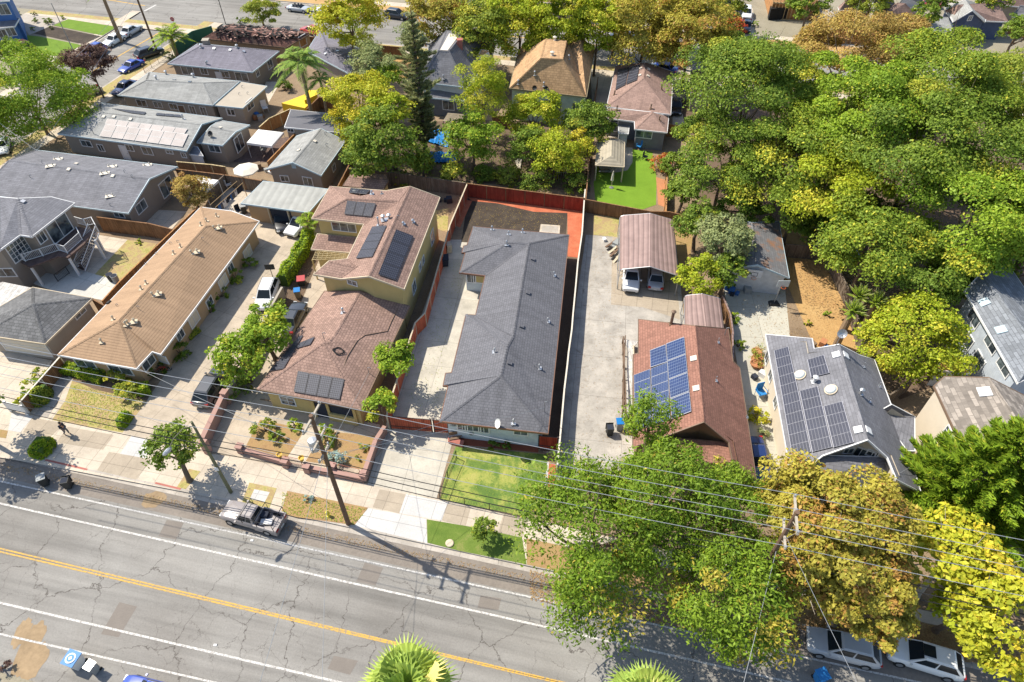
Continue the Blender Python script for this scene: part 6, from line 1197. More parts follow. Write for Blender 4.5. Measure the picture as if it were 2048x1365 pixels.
# house under construction
t = thing('building_site', 'unfinished house of bare orange timber framing beyond the back street', 'building site', P(4, 480, 140)); a, b = P(4, 300, 130), P(4, 620, 150); u = (b - a).normalized(); n_ = Vector((-u.y, u.x, 0)); L_ = (b - a).length; D_ = 9
for lv in (0, 1):
    m = MB(); z = lv * 2.8
    for s in range(int(L_ / .6) + 1):
        for dd in (0, D_): p = a + u * s * .6 + n_ * dd; m.tube([p + Vector((0, 0, z)), p + Vector((0, 0, z + 2.7))], .06, 4)
    for dd in (0, D_):
        for zz in (z + .05, z + 2.7): p = a + n_ * dd + Vector((0, 0, zz)); m.tube([p, p + u * L_], .08, 4)
    for s in range(16): p = a + n_ * (D_ * s / 15) + Vector((0, 0, z + 2.75)); m.tube([p, p + u * L_], .06, 4)
    m.build('timber_frame', 'raw_wood', t)
m = MB()
for s in range(int(L_ / .6) + 1): p = a + u * s * .6 + Vector((0, 0, 5.6)); m.tube([p, p + n_ * D_ / 2 + Vector((0, 0, 2.2))], .05, 4); m.tube([p + n_ * D_, p + n_ * D_ / 2 + Vector((0, 0, 2.2))], .05, 4)
m.build('rafters', 'raw_wood', t); m = MB(); m.hexa([a + n_ * .2, b + n_ * .2, b + n_ * (D_ - .2), a + n_ * (D_ - .2)], [p + Vector((0, 0, 2.6)) for p in (a + n_ * .2, b + n_ * .2, b + n_ * (D_ - .2), a + n_ * (D_ - .2))]); m.build('sheathing', 'fence_orange', t)
m = MB(); p, q = P(4, 295, 140), P(4, 600, 125); m.hexa([p, q, q + n_ * 1.5, p + n_ * 1.5], [v + Vector((0, 0, 2.0)) for v in (p, q, q + n_ * 1.5, p + n_ * 1.5)]); m.build('covered_porch', 'charred', t)
# gazebo
t = thing('gazebo', 'tan metal roofed gazebo on posts standing on the turf lawn', 'gazebo', P(3, 920, 1200)); V = {n: P(3, x, y, z) for n, x, y, z in (('a', 822, 1130, 2.3), ('b', 1018, 1143, 2.3), ('c', 1022, 955, 2.3), ('d', 838, 948, 2.3), ('r', 932, 1062, 3.2), ('s', 935, 962, 3.2))}
m = MB(); [m.face([V[k] for k in f]) for f in ('abr', 'bcsr', 'cds', 'darsx'[:4])]; m.build('roof', 'canopy_tan', t)
m = MB(); [m.tube([V[i], V[j]], .06, 5) for i, j in ('ab', 'bc', 'cd', 'da')]; m.build('roof_frame', 'cream_wood', t)
for k in 'abcd': p = V[k]; q = V['r'].lerp(V['s'], .5); p = p.lerp(Vector((q.x, q.y, 2.3)), .07); m = MB(); m.box((p.x, p.y, 1.15), (.14, .14, 2.3)); m.build('post', 'cream_wood', t)
# ---------------------------------------------------------------- fences and walls
fence('red_fence', 'long red board fence between the yellow house and the pale concrete driveway', [(7, 350, 155), (7, 205, 500), (7, 0, 1225), (11, 1630, 100), (11, 1440, 700), (12, 50, 500)], 1.8, 'fence_redorange', trim='cream_wood')
fence('red_fence', 'dark red stained board fence along the back of the black soil garden', [(7, 350, 155), (7, 1318, 277)], 1.9, 'fence_red', trim='fence_brown')
fence('wooden_fence', 'brown board fence below the bright turf lawn', [(7, 1320, 285), (7, 1861, 385), (8, 720, 92), (8, 800, 112)], 1.8, 'fence_brown')
fence('wooden_fence', 'narrow fence with pale top rail between the dark slate roof and the grey driveway', [(7, 1325, 205), (7, 1318, 277), (7, 1300, 560), (7, 1265, 800), (7, 1248, 990), (7, 1225, 1230), (7, 1214, 1365), (12, 1430, 20), (12, 1420, 120), (12, 1398, 300), (12, 1368, 640), (12, 1345, 870)], 1.7, 'fence_brown', trim='canvas_cream')
fence('wooden_fence', 'weathered grey board fence behind the shed and yellow house', [(2, 845, 1150), (2, 1250, 1195), (2, 1640, 1250)], 1.9, 'fence_grey')
fence('wooden_fence', 'grey brown fence between the small gabled house and the shed', [(2, 845, 1130), (2, 770, 1275)], 1.8, 'fence_brown')
fence('wooden_fence', 'long narrow wooden fence along the left eave of the brown tiled roof', [(5, 1455, 240), (5, 1150, 530), (5, 880, 790), (5, 755, 930)], 1.9, 'fence_brown', trim='fence_orange')
fence('wooden_fence', 'short wooden fence between grey hip roofed garage and brown tiled roof', [(5, 680, 915), (5, 770, 965)], 1.9, 'fence_brown')
fence('wooden_fence', 'wide reddish board fence between the dry backyard lawn and the paved patio', [(5, 715, 312), (5, 1100, 360), (5, 1265, 402)], 2.0, 'fence_brown')
fence('wooden_fence', 'wooden front yard fence running from the garage to the white sign', [(10, 440, 275), (10, 148, 605)], 1.6, 'fence_brown', trim='canvas_cream')
fence('wooden_fence', 'brown fence between solar house and dark grey roof, behind the orange shrub', [(1, 1205, 1105), (1, 1440, 1125), (2, 0, 1140)], 1.8, 'fence_brown', trim='lattice_cream'); fence('wooden_fence', 'grey fence behind the clothes line and the white sail shade', [(1, 1200, 1155), (1, 1530, 1195), (2, 250, 1235)], 1.8, 'fence_grey', trim='fence_brown')
fence('wooden_fence', 'cross fence between white sail shade and the clothes line yard', [(1, 1530, 1195), (1, 1410, 1310)], 1.8, 'fence_grey')
fence('wooden_fence', 'orange board fence beside the deck with the white canopy', [(2, 475, 915), (2, 290, 1105)], 1.8, 'fence_orange'); fence('wooden_fence', 'curved top wooden fence around the cluttered yard with the lawn chair', [(2, 445, 745), (2, 300, 810), (2, 235, 868)], 1.8, 'fence_orange', trim='lattice_cream')
fence('wooden_fence', 'brown fence behind the yellow tent below the queen palm', [(2, 560, 745), (2, 640, 665), (2, 850, 690)], 1.8, 'fence_brown'); fence('wooden_fence', 'reddish fence behind the old houses by the street, left of the grey steep roof', [(2, 565, 250), (2, 690, 265)], 1.9, 'fence_brown'); fence('wooden_fence', 'dark red fence with shaggy bushes left of the grey steep roof', [(2, 1040, 310), (2, 1225, 325)], 1.9, 'fence_brown')
fence('wooden_fence', 'low fence gate between the grey and the mint green old houses', [(3, 120, 790), (3, 235, 800)], 1.7, 'fence_brown'); fence('wooden_fence', 'tall narrow fence right of the mint green house', [(3, 840, 530), (3, 805, 750)], 1.9, 'fence_brown'); fence('wooden_fence', 'orange fence at the right corner of the slate blue house', [(3, 1320, 850), (3, 1450, 870)], 1.8, 'fence_orange'); fence('wooden_fence', 'fence along the left side of the turf lawn', [(3, 790, 1000), (3, 755, 1365)], 1.8, 'fence_brown'); fence('wooden_fence', 'orange fence along the brick edge of the turf lawn', [(3, 1310, 1180), (3, 1306, 1365), (8, 695, 0), (8, 690, 95)], 1.6, 'fence_orange')
fence('wooden_fence', 'leaning dark fence between rust red house and the basketball driveway', [(8, 1120, 730), (8, 1180, 870), (8, 1200, 1020), (13, 1075, 230), (13, 1080, 400)], 1.7, 'fence_brown', trim='metal_rose')
fence('wooden_fence', 'leaning weathered fence panels beside the palm cluster and dry yard', [(9, 355, 480), (9, 500, 780), (9, 560, 1000), (9, 620, 1150)], 1.7, 'fence_grey'); fence('wooden_fence', 'weathered fence below the round yellow green tree', [(14, 735, 500), (14, 905, 390)], 1.7, 'fence_grey'); fence('wooden_fence', 'dark shaded fence behind the dry yard under the big trees', [(9, 80, 440), (9, 370, 465)], 1.8, 'fence_grey')
def wall(name, label, pts, h, w, mat, cap=None, z0=0.0, pillars=()):
    P3 = [wp(p, z0 + h) for p in pts]; P3 = [Vector((p.x, p.y, z0)) for p in P3]; t = thing(name, label, 'wall', P3[0]); m = MB(); c = MB()
    for a, b in zip(P3, P3[1:]):
        u = (b - a).normalized(); n = Vector((-u.y, u.x, 0)) * w / 2; m.hexa([a - n, b - n, b + n, a + n], [p + Vector((0, 0, h - .05)) for p in (a - n, b - n, b + n, a + n)]); n *= 1.2; c.hexa([p + Vector((0, 0, h - .052)) for p in (a - n, b - n, b + n, a + n)], [p + Vector((0, 0, h)) for p in (a - n, b - n, b + n, a + n)])
    m.build('masonry', mat, t); c.build('coping', cap or mat, t)
    for p in pillars: q = wp(p, z0 + h + .3); m = MB(); m.box((q.x, q.y, z0 + (h + .25) / 2), (.5, .5, h + .25), FA); m.box((q.x, q.y, z0 + h + .29), (.6, .6, .08), FA); m.build('pillar', cap or mat, t)
    return t
wall('masonry_wall', 'long pink masonry wall between the two left driveways', [(10, 1645, 545), (10, 1485, 880)], 1.3, .35, 'wall_pink', 'wall_pink', pillars=[(10, 1650, 530), (10, 1495, 895)])
wall('masonry_wall', 'pale block wall between driveway and hedge beside the parked white car', [(6, 470, 1010), (6, 375, 1180), (10, 1730, 440), (10, 1655, 540)], 1.5, .2, 'block_wall')
wall('masonry_wall', 'low pink brick wall with pillars and railing along the front garden', [(11, 285, 1040), (11, 640, 1145), (11, 660, 1150)], .6, .3, 'wall_pink', 'wall_pink', pillars=[(11, 295, 1030), (11, 640, 1140)]); wall('masonry_wall', 'low pink brick wall section right of the garden gate below the utility pole', [(11, 800, 1185), (11, 1000, 1225), (11, 1240, 1270)], .6, .3, 'wall_pink', 'wall_pink', pillars=[(11, 805, 1180), (11, 1000, 1175), (11, 1235, 1240)])
wall('masonry_wall', 'pink masonry side wall right of the front garden next to the wide driveway', [(11, 1400, 880), (11, 1330, 985), (11, 1240, 1240)], 1.0, .3, 'wall_pink', 'wall_pink')
railing('garden_gate', 'iron picket gate at the end of the front garden path', [(11, 665, 1160), (11, 780, 1185)], 1.0, 'red_kerb', 1.2, .12, cat='gate', r=.018); railing('iron_railing', 'iron railing on the low pink wall left of the garden gate', [(11, 345, 1075), (11, 630, 1150)], 1.0, 'grey_metal', 2.4, .12, r=.015); railing('iron_railing', 'iron railing on the low pink wall right of the utility pole', [(11, 1030, 1215), (11, 1220, 1260)], 1.0, 'red_kerb', 2.4, .12, r=.015)
# driveway gates
for lab, pts, mt in (('wide red slatted driveway gate between the fence and the pale blue house', [(12, 68, 506), (12, 385, 532)], 'fence_redorange'), ('small red gate leaf next to the pale blue house corner', [(12, 402, 534), (12, 510, 541)], 'fence_redorange'), ('narrow red side gate at the right corner of the pale blue house', [(12, 1207, 655), (12, 1350, 668)], 'fence_red')):
    a, b = [P(*p, 1.75) for p in pts]; t = thing('driveway_gate', lab, 'gate', (a.x, a.y, 0)); a.z = b.z = 0; u = (b - a).normalized(); n = Vector((-u.y, u.x, 0)) * .03; m = MB()
    for i in range(10): z = .08 + i * .17; m.hexa([v + Vector((0, 0, z)) for v in (a - n, b - n, b + n, a + n)], [v + Vector((0, 0, z + .15)) for v in (a - n, b - n, b + n, a + n)])
    m.build('slats', mt, t); m = MB(); [m.tube([v, v + Vector((0, 0, 1.85))], .06, 6) for v in (a, b)]; m.tube([a + Vector((0, 0, 1.78)), b + Vector((0, 0, 1.78))], .04, 5); m.tube([a - n * 2 + Vector((0, 0, .5)), b - n * 2 + Vector((0, 0, .5))], .03, 5); m.build('gate_frame', 'dark_trim', t)
railing('chain_link_fence', 'black chain link fence around the patchy front lawn', [(12, 580, 820), (12, 515, 970), (12, 455, 1135), (12, 830, 1215), (12, 1110, 1272)], 1.0, 'black_metal', 2.6, mesh=True, picks=False, cat='fence', r=.022)
railing('wooden_rail_fence', 'dark open rail fence beside the rust red house ramp', [(13, 335, 300), (13, 325, 560), (13, 320, 800)], 1.1, 'brown_trim', 1.8, picks=False, cat='fence', r=.04)
# ramp beside the rust red house
t = thing('wheelchair_ramp', 'long cream wooden access ramp along the left side of the rust red house', 'ramp', P(13, 360, 600)); m = MB(); c4 = [P(13, 328, 268, .7), P(13, 430, 285, .7), P(13, 398, 330, .7), P(13, 395, 900, .1), P(13, 345, 905, .1), P(13, 360, 330, .7)]
for q, z in (((0, 1, 2, 5), .7), ((5, 2, 3, 4), 0)): pts = [c4[i] for i in q]; m.hexa([p - Vector((0, 0, .12)) for p in ccw(pts)], ccw(pts))
m.build('walkway', 'white_slats', t); railing('x', '', [Vector((c4[0].x, c4[0].y, .5)), Vector((c4[4].x, c4[4].y, .1))], 1.0, 'brown_trim', 1.6, picks=False, r=.045, parent=t); railing('x', '', [Vector((c4[2].x, c4[2].y, .5)), Vector((c4[3].x, c4[3].y, .1))], 1.0, 'cream_wood', 1.6, picks=False, r=.05, parent=t)
railing('street_railing', 'black iron railing by the sidewalk behind the palm on the left street', [(1, 990, 500), (1, 1180, 375)], 1.2, 'black_metal', 2.0, .16, cat='fence'); railing('street_railing', 'dark picket railing beside the magenta bush on the left street', [(1, 410, 850), (1, 530, 770), (1, 640, 720)], 1.1, 'black_metal', 2, .16, cat='fence')
fence('screen_fence', 'green mesh construction fence around the burnt house', [(1, 1170, 310), (1, 1310, 215), (1, 1440, 180)], 1.9, 'screen_green')
m = MB(); t = thing('clothes_line_rail', 'black railing at the edge of the lower patio of the two storey house', 'railing', P(5, 440, 800)); railing('x', '', [(5, 430, 790), (5, 515, 730)], 1.0, 'black_metal', 1.2, .14, parent=t)

# ---------------------------------------------------------------- poles and wires
def wire(label, pts, r=.018, sag=.5, mat='wire', name='power_line', cat='wire'):
    m = MB()
    for a, b in zip(pts, pts[1:]):
        L = (b - a).length; n = 14; sg = sag * (L / 40) ** 1.5; m.tube([a.lerp(b, i / n) - Vector((0, 0, 4 * sg * (i / n) * (1 - i / n))) for i in range(n + 1)], r, 4, cap=False)
    o = m.build(name, mat); return tag(o, label, cat, 'overhead wires')
p1 = P(0, 697, 1048); T2 = P(0, 1593, 1028, 13.2); p2 = Vector((T2.x, T2.y, 0)); pdir = (p2 - p1).normalized(); pn = Vector((-pdir.y, pdir.x, 0))
def utility_pole(label, b, h, arms, tr=False, mat='pole_wood'):
    t = thing('utility_pole', label, 'utility pole', b); m = MB(); m.tube([b, b + Vector((0, 0, h))], [.2, .14], 10); m.build('pole', mat, t)
    for z, w in arms:
        m = MB(); m.box(b + Vector((0, 0, z)), (.12, w, .14), math.atan2(pn.y, pn.x) - math.pi / 2); m.tube([b + Vector((0, 0, z - .7)), b + pn * w * .3 + Vector((0, 0, z - .06))], .03, 4); m.tube([b + Vector((0, 0, z - .7)), b - pn * w * .3 + Vector((0, 0, z - .06))], .03, 4); ca = m.build('crossarm', 'bark_pale', t)
        for s in (-.46, .46, .08): m = MB(); m.lathe(b + pn * w * s + Vector((0, 0, z + .06)), [(.03, 0), (.07, .06), (.05, .12), (.08, .18), (.03, .24)], 8); m.build('insulator', 'galv', ca)
    if tr: m = MB(); c = b + pdir * -.55 + Vector((0, 0, h - 3.9)); m.lathe(c, [(.3, 0), (.34, .1), (.34, 1.0), (.28, 1.1), (.05, 1.14)], 14); m.tube([b + Vector((0, 0, h - 3.3)), c + Vector((0, 0, .6))], .05, 5); m.build('transformer', 'galv', t)
    return t
utility_pole('tall brown utility pole with transformer and crossarms beside the dirt parking strip', p1, 13.8, [(13.5, 2.6), (11.2, 2.2), (9.6, 1.6)], True)
utility_pole('leaning looking brown utility pole rising out of the orange street trees', p2, 13.4, [(13.1, 2.6), (10.8, 2.0)])
def top(b, s, z): return b + pn * s + Vector((0, 0, z))
ex = pdir * (p2 - p1).length
for i, (s, z1, z2, lab) in enumerate(((1.2, 13.78, 13.38, 'outermost high power line on the house side of the crossarms'), (.2, 13.78, 13.38, 'middle high power line over the utility pole tops'), (-1.2, 13.78, 13.38, 'high power line on the street side of the crossarms'), (.9, 11.45, 11.05, 'lower house side power line under the top crossarms'), (-.9, 11.45, 11.05, 'lower street side power line under the top crossarms'))):
    wire(lab, [top(p1 - ex, s, z1), top(p1, s, z1), top(p2, s, z2), top(p2 + ex, s, z2)], .02)
for i, (s, z, lab) in enumerate(((.12, 8.6, 'upper thick telephone cable strung between the two front poles'), (-.12, 8.2, 'second telephone cable strung between the two front poles'), (.15, 7.7, 'third telephone cable strung between the two front poles'), (-.1, 7.3, 'lowest telephone cable strung between the two front poles'))):
    wire(lab, [top(p1 - ex, s, z), top(p1, s, z), top(p2, s, z - .4), top(p2 + ex, s, z - .4)], .03, .7, 'wire_dark')
for lab, a, b in (('service wire from utility pole to the yellow house roof', top(p1, .1, 9.4), P(11, 1280, 480, 4.0)), ('service wire from utility pole to the dark slate roof', top(p1, .1, 9.2), P(12, 1245, 440, 4.1)), ('service wire from utility pole to the brown tiled roof', top(p1, 0, 9.5), P(10, 1000, 350, 3.6)), ('service wire from utility pole to the left edge of the slate roof', top(p1, .0, 8.9), P(12, 470, 545, 3.2)), ('service wire crossing the street from the left utility pole', top(p1, -.1, 9.4), P(0, 480, 1500, 6)), ('second service wire crossing the street from the left utility pole', top(p1, -.1, 8.2), P(0, 640, 1500, 6)), ('service wire crossing the street from the right utility pole', top(p2, -.2, 9.0), P(0, 1460, 1480, 8)), ('steep guy wire from the right utility pole over the parked cars', top(p2, -.2, 11), P(0, 1770, 1480, 7)), ('service wire from the right utility pole to the big grey roof', top(p2, .1, 9.5), P(14, 880, 960, 4.5))): wire(lab, [a, b], .015, .5)
# street light
t = thing('street_light', 'olive street light pole with curved arm over the dark street tree', 'street lamp', P(0, 462, 985)); b = P(0, 462, 985); m = MB(); m.tube([b, b + Vector((0, 0, 9.4))], [.15, .09], 9); m.build('pole', 'pole_green', t)
hd = P(10, 1255, 950, 9.0); s0 = b + Vector((0, 0, 8.9)); m = MB(); m.tube([s0, s0.lerp(hd, .35) + Vector((0, 0, .6)), s0.lerp(hd, .75) + Vector((0, 0, .5)), hd + Vector((0, 0, .1))], .04, 6); m.build('lamp_arm', 'pole_green', t); u = (hd - s0); u.z = 0; u.normalize()
m = MB(); m.tube([hd - u * .1, hd + u * .15, hd + u * .5, hd + u * .65], [.08, .17, .15, .05], 8); m.build('lamp_head', 'galv', t); m = MB(); m.box(b + Vector((0, -.16, 3.6)), (.3, .03, .4)); m.build('sign_plate', 'white_trim', t)
# background poles
def post(name, label, cat, base, h, r=.12, mat='pole_wood', arm=None): t = thing(name, label, cat, base); m = MB(); m.tube([base, base + Vector((0, 0, h))], [r, r * .7], 8); m.build('pole', mat, t); return t
t = post('utility_pole', 'dark utility pole beside the left street between parked cars', 'utility pole', P(1, 1080, 375), 13, .19); b = P(1, 1080, 375); m = MB(); m.box(b + Vector((0, 0, 9.5)), (2.0, .12, .14), .3); m.build('crossarm', 'bark_pale', t)
wire('thin wires crossing the left street from the dark utility pole', [b + Vector((0, 0, 9.5)), P(1, 520, 390, 8)], .02); wire('wire from the dark utility pole over the back street corner', [b + Vector((0, 0, 11)), P(1, 800, -60, 9)], .02); wire('wire running left over the long grey roofs', [b + Vector((0, 0, 9)), P(1, 250, 1030, 4.2), P(1, -250, 650, 8)], .02)
post('street_light', 'thin grey street light pole beside the blue parked car', 'street lamp', P(1, 520, 390), 8.5, .08, 'grey_metal'); post('street_light', 'thin pole standing beside the back street behind the burnt house', 'street lamp', P(1, 1540, 165), 8, .08, 'black_metal'); post('utility_pole', 'thin dark pole between the mint green house and the brown house', 'utility pole', P(3, 1040, 440), 12, .13)
t = thing('stop_sign', 'red stop sign at the corner by the green mesh fence', 'sign', P(1, 1205, 215)); b = P(1, 1205, 215); m = MB(); m.tube([b, b + Vector((0, 0, 2.2))], .04, 6); m.build('pole', 'grey_metal', t); c = b + Vector((0, -.06, 2.1)); m = MB(); q = [c + Vector((.38 * math.cos(math.pi / 8 + i * math.pi / 4), 0, .38 * math.sin(math.pi / 8 + i * math.pi / 4))) for i in range(8)]; m.hexa(q, [p + Vector((0, -.03, 0)) for p in q]); m.build('sign_plate', 'car_red', t); text('STOP', c + Vector((0, -.04, -.09)), .26, (math.pi / 2, 0, 0), 'white_trim', t, 'lettering')

# ---------------------------------------------------------------- vehicles
def rack(o):
    for x in (.35, -.9, -2.35):
        m = MB(); m.tube([(x, -.84, .95), (x, -.84, 1.85), (x, .84, 1.85), (x, .84, .95)], .03, 5); local_part(o, 'ladder_rack', m, 'black_metal')
    m = MB(); [m.tube([(1.2, s * .84, 1.83), (-2.4, s * .84, 1.83)], .03, 5) for s in (-1, 1)]; local_part(o, 'rack_rail', m, 'black_metal'); m = MB(); m.box((-1.2, .1, .6), (.9, .5, .15), .3); local_part(o, 'cargo_sheet', m, 'canvas_white'); m = MB(); m.box((-.8, -.35, .7), (.6, .5, .35), .1); local_part(o, 'tool_box', m, 'cloth_and_shade_dark')
def roofrails(o):
    m = MB(); [m.tube([(.6, s * .6, 1.74), (-1.6, s * .6, 1.74)], .025, 5) for s in (-1, 1)]; local_part(o, 'roof_rail', m, 'grey_metal')
def sunroof(o): m = MB(); m.box((.1, 0, 1.72), (.75, .8, .03)); local_part(o, 'sunroof', m, 'car_glass')
CARS = [
 ('pickup', 'car_greybrown', 'old grey brown pickup truck with black ladder rack parked at the kerb', (16, 400, 500), (16, 200, 445), 'pickup_truck', 'pickup truck', ROAD_Z, rack),
 ('suv', 'car_dark', 'dark grey suv parked on the left driveway by the pink wall', (10, 1560, 480), (10, 1640, 350), 'parked_car', 'car', 0, None),
 ('suv', 'car_white', 'white suv with roof rails parked beside the vine covered wall', (6, 345, 1060), (6, 295, 1190), 'parked_car', 'car', 0, roofrails),
 ('sedan', 'car_dark', 'dark sedan parked left of the yellow house under its eave', (6, 560, 1250), (6, 610, 1150), 'parked_car', 'car', 0, None),
 ('sedan', 'car_black', 'black car inside the middle bay of the grey carport block', (6, 458, 440), (6, 470, 490), 'parked_car', 'car', 0, None),
 ('wagon', 'car_white', 'white car with open boot nosing out of the right bay of the carport block', (6, 620, 470), (6, 560, 530), 'parked_car', 'car', 0, None),
 ('suv', 'car_white', 'white pickup style suv under the front left of the big brown carport', (8, 430, 570), (8, 425, 660), 'parked_car', 'car', 0, None),
 ('sedan', 'car_silver', 'silver sedan under the big brown carport with its boot facing out', (8, 618, 560), (8, 622, 480), 'parked_car', 'car', 0, None),
 ('sedan', 'car_navy', 'dark blue car in the narrow gap right of the rust red house', (13, 1250, 1080), (13, 1275, 1190), 'parked_car', 'car', 0, None),
 ('suv', 'car_white', 'white suv with sunroof parked in leaf shade at the lower right', (19, 1190, 1190), (19, 960, 1120), 'parked_car', 'car', ROAD_Z, sunroof),
 ('suv', 'car_silver', 'silver suv half hidden below the orange tree, behind the white suv', (19, 640, 1120), (19, 400, 1060), 'parked_car', 'car', ROAD_Z, None),
 ('sports', 'car_blue', 'royal blue coupe parked on the right side of the left street', (1, 890, 440), (1, 820, 475), 'parked_car', 'car', ROAD_Z, None),
 ('suv', 'car_black', 'black suv parked by the dark utility pole on the left street', (1, 1015, 355), (1, 1090, 330), 'parked_car', 'car', ROAD_Z, None),
 ('suv', 'car_blue', 'dark blue hatchback parked beside the far green lawn on the left street', (1, 635, 345), (1, 565, 385), 'parked_car', 'car', ROAD_Z, None),
 ('sedan', 'car_white', 'white sedan parked between the blue hatchback and another pale car', (1, 775, 265), (1, 710, 300), 'parked_car', 'car', ROAD_Z, None),
 ('sedan', 'car_silver', 'pale silver sedan parked nearest the street corner', (1, 890, 200), (1, 950, 165), 'parked_car', 'car', ROAD_Z, None),
 ('suv', 'car_maroon', 'dark maroon suv on the driveway below the far green lawn', (1, 155, 310), (1, 90, 285), 'parked_car', 'car', 0, None),
 ('pickup', 'car_tan', 'cream pickup truck parked under the purple leaved tree', (1, 570, 630), (1, 500, 655), 'parked_car', 'pickup truck', ROAD_Z, None),
 ('sedan', 'car_navy', 'dark green blue car partly hidden near the beige hip roof corner', (1, 845, 590), (1, 800, 620), 'parked_car', 'car', 0, None),
 ('convertible', 'car_silver', 'silver convertible parked on the far side of the back street', (2, 500, 48), (2, 560, 55), 'parked_car', 'car', ROAD_Z, None),
 ('sedan', 'car_white', 'white car half hidden behind the leftmost yellow street tree', (2, 680, 65), (2, 640, 58), 'parked_car', 'car', ROAD_Z, None),
 ('suv', 'car_black', 'black suv parked on the back street between yellow trees', (2, 1170, 95), (2, 1240, 105), 'parked_car', 'car', ROAD_Z, None),
 ('sedan', 'car_red', 'red car parked on the back street behind the burnt house', (2, 590, 200), (2, 520, 180), 'parked_car', 'car', ROAD_Z, None),
 ('suv', 'car_dark', 'grey suv under the green street trees behind the mint green house', (3, 1005, 250), (3, 960, 245), 'parked_car', 'car', ROAD_Z, None),
 ('sedan', 'car_black', 'black car in the driveway right of the slate blue house', (3, 1375, 715), (3, 1375, 790), 'parked_car', 'car', 0, None),
 ('sedan', 'car_blue', 'bright blue car under trees beyond the slate blue house roof', (3, 1290, 455), (3, 1230, 440), 'parked_car', 'car', ROAD_Z, None),
 ('pickup', 'car_dark', 'dark pickup truck parked on the driveway left of the building site', (4, 150, 170), (4, 145, 230), 'parked_car', 'pickup truck', 0, None),
 ('suv', 'car_white', 'white suv behind the dark pickup at the building site', (4, 150, 85), (4, 150, 130), 'parked_car', 'car', 0, None),
 ('sedan', 'car_red', 'far red car between rooftops at the top right', (4, 1395, 20), (4, 1340, 15), 'parked_car', 'car', 0, None),
 ('sedan', 'car_blue', 'deep blue car cut off by the bottom edge of the street', (0, 300, 1388), (0, 270, 1380), 'parked_car', 'car', ROAD_Z, None),
 ('sedan', 'car_white', 'white car at the left edge beside the big bright green tree', (1, 10, 985), (1, 0, 1080), 'parked_car', 'car', ROAD_Z, None),
 ('wagon', 'car_silver', 'silver car in the deep shade of the big trees beyond the garage', (9, 395, 470), (9, 500, 480), 'parked_car', 'car', 0, None),
]
done = []
for kd, co, lab, c, f, nm, ct, bz, ex_ in CARS:
    o = car(kd, co, lab, c, f, nm, ct, bz, group='parked cars and trucks'); done.append((o, ex_))
for o, e in done:
    if e: e(o)

# ---------------------------------------------------------------- small things
def bin_(label, k, x, y, body='bin_black', lid='bin_black', rz=.3, bz=0.0, lidopen=False, h=1.05, w=.6):
    b = P(k, x, y, bz); t = thing('wheeled_bin', label, 'bin', b); R = Matrix.Rotation(rz, 3, 'Z'); m = MB(); q = [(-w / 2, -w / 2), (w / 2, -w / 2), (w / 2, w / 2), (-w / 2, w / 2)]
    m.hexa([b + R @ Vector((x_ * .8, y_ * .8, .08)) for x_, y_ in q], [b + R @ Vector((x_, y_, h)) for x_, y_ in q]); m.build('bin_body', body, t)
    m = MB(); tl = Matrix.Rotation(rz, 3, 'Z') @ Matrix.Rotation(math.radians(-100 if lidopen else 4), 3, 'X'); c = b + R @ Vector((0, .02, h + .04)) if not lidopen else b + R @ Vector((0, w / 2 + .05, h - .3)); m.box(c, (w + .06, w + .08, .06), 0, 0, tl); m.build('lid', lid, t)
    if lidopen: m = MB(); m.box(b + Vector((0, 0, h + .004)), (w * .84, w * .84, .01), rz); m.build('bin_shade_plate', 'cloth_and_shade_dark', t)  # dark plate on the solid top, painted as the shade inside
    for s in (-1, 1): m = MB(); c = b + R @ Vector((s * w * .38, w * .42, .12)); m.tube([c - R @ Vector((.04, 0, 0)), c + R @ Vector((.04, 0, 0))], .12, 10); m.build('wheel', 'tyre', t)
    return t
bin_('black wheeled bin lying in the gutter with pale lid, left of another bin', 10, 345, 1215, 'bin_black', 'bin_grey', .5, ROAD_Z); bin_('open black wheeled bin in the gutter right of the pale lidded bin', 10, 515, 1235, 'bin_black', 'bin_black', .2, ROAD_Z, True)
bin_('brown bin with bright blue lid beside the vine covered wall', 6, 612, 1100, 'bin_brown', 'tarp_blue', .2); bin_('dark bin with lid open on the grey driveway', 12, 1738, 640, 'bin_black', 'bin_black', .05, 0, True); bin_('blue topped bin on the grey driveway near the big green tree', 12, 1812, 600, 'bin_grey', 'tarp_blue', .05)
BLAST = bin_('white bin with blue and white lid standing on the near side of the street', 15, 530, 1245, 'canvas_white', 'tarp_blue', -.3, ROAD_Z, w=.9, h=1.1); b = P(15, 530, 1245, ROAD_Z); m = MB(); m.lathe(b + Vector((0, 0, 1.2)), [(.34, -.03), (.34, .0)], 20); m.build('lid_emblem', 'canvas_white', BLAST); m = MB(); m.lathe(b + Vector((0, 0, 1.2)), [(.24, -.02), (.24, .008)], 20); m.build('lid_emblem', 'bin_blue', BLAST); m = MB(); m.box(b + Vector((0, 0, 1.205)), (.2, .2, .03), .3); m.build('lid_emblem', 'canvas_white', BLAST); bin_('small grey metal bin on the near street side beside the blue lidded bin', 15, 650, 1290, 'bin_grey', 'galv', -.4, ROAD_Z, w=.55)
bin_('blue bin at the bottom edge below the silver suv', 19, 465, 1350, 'bin_blue', 'bin_blue', .3, ROAD_Z, w=.7); bin_('dark covered cart beside the red fence and stacked crate', 7, 165, 830, 'cloth_and_shade_dark', 'cloth_and_shade_dark', .1, w=.9); bin_('pale bin on the back street side near the grey steep roof', 2, 1310, 290, 'bin_grey', 'tarp_blue', .1); bin_('second pale bin on the back street side near the grey steep roof', 2, 1350, 292, 'bin_grey', 'tarp_blue', .1)
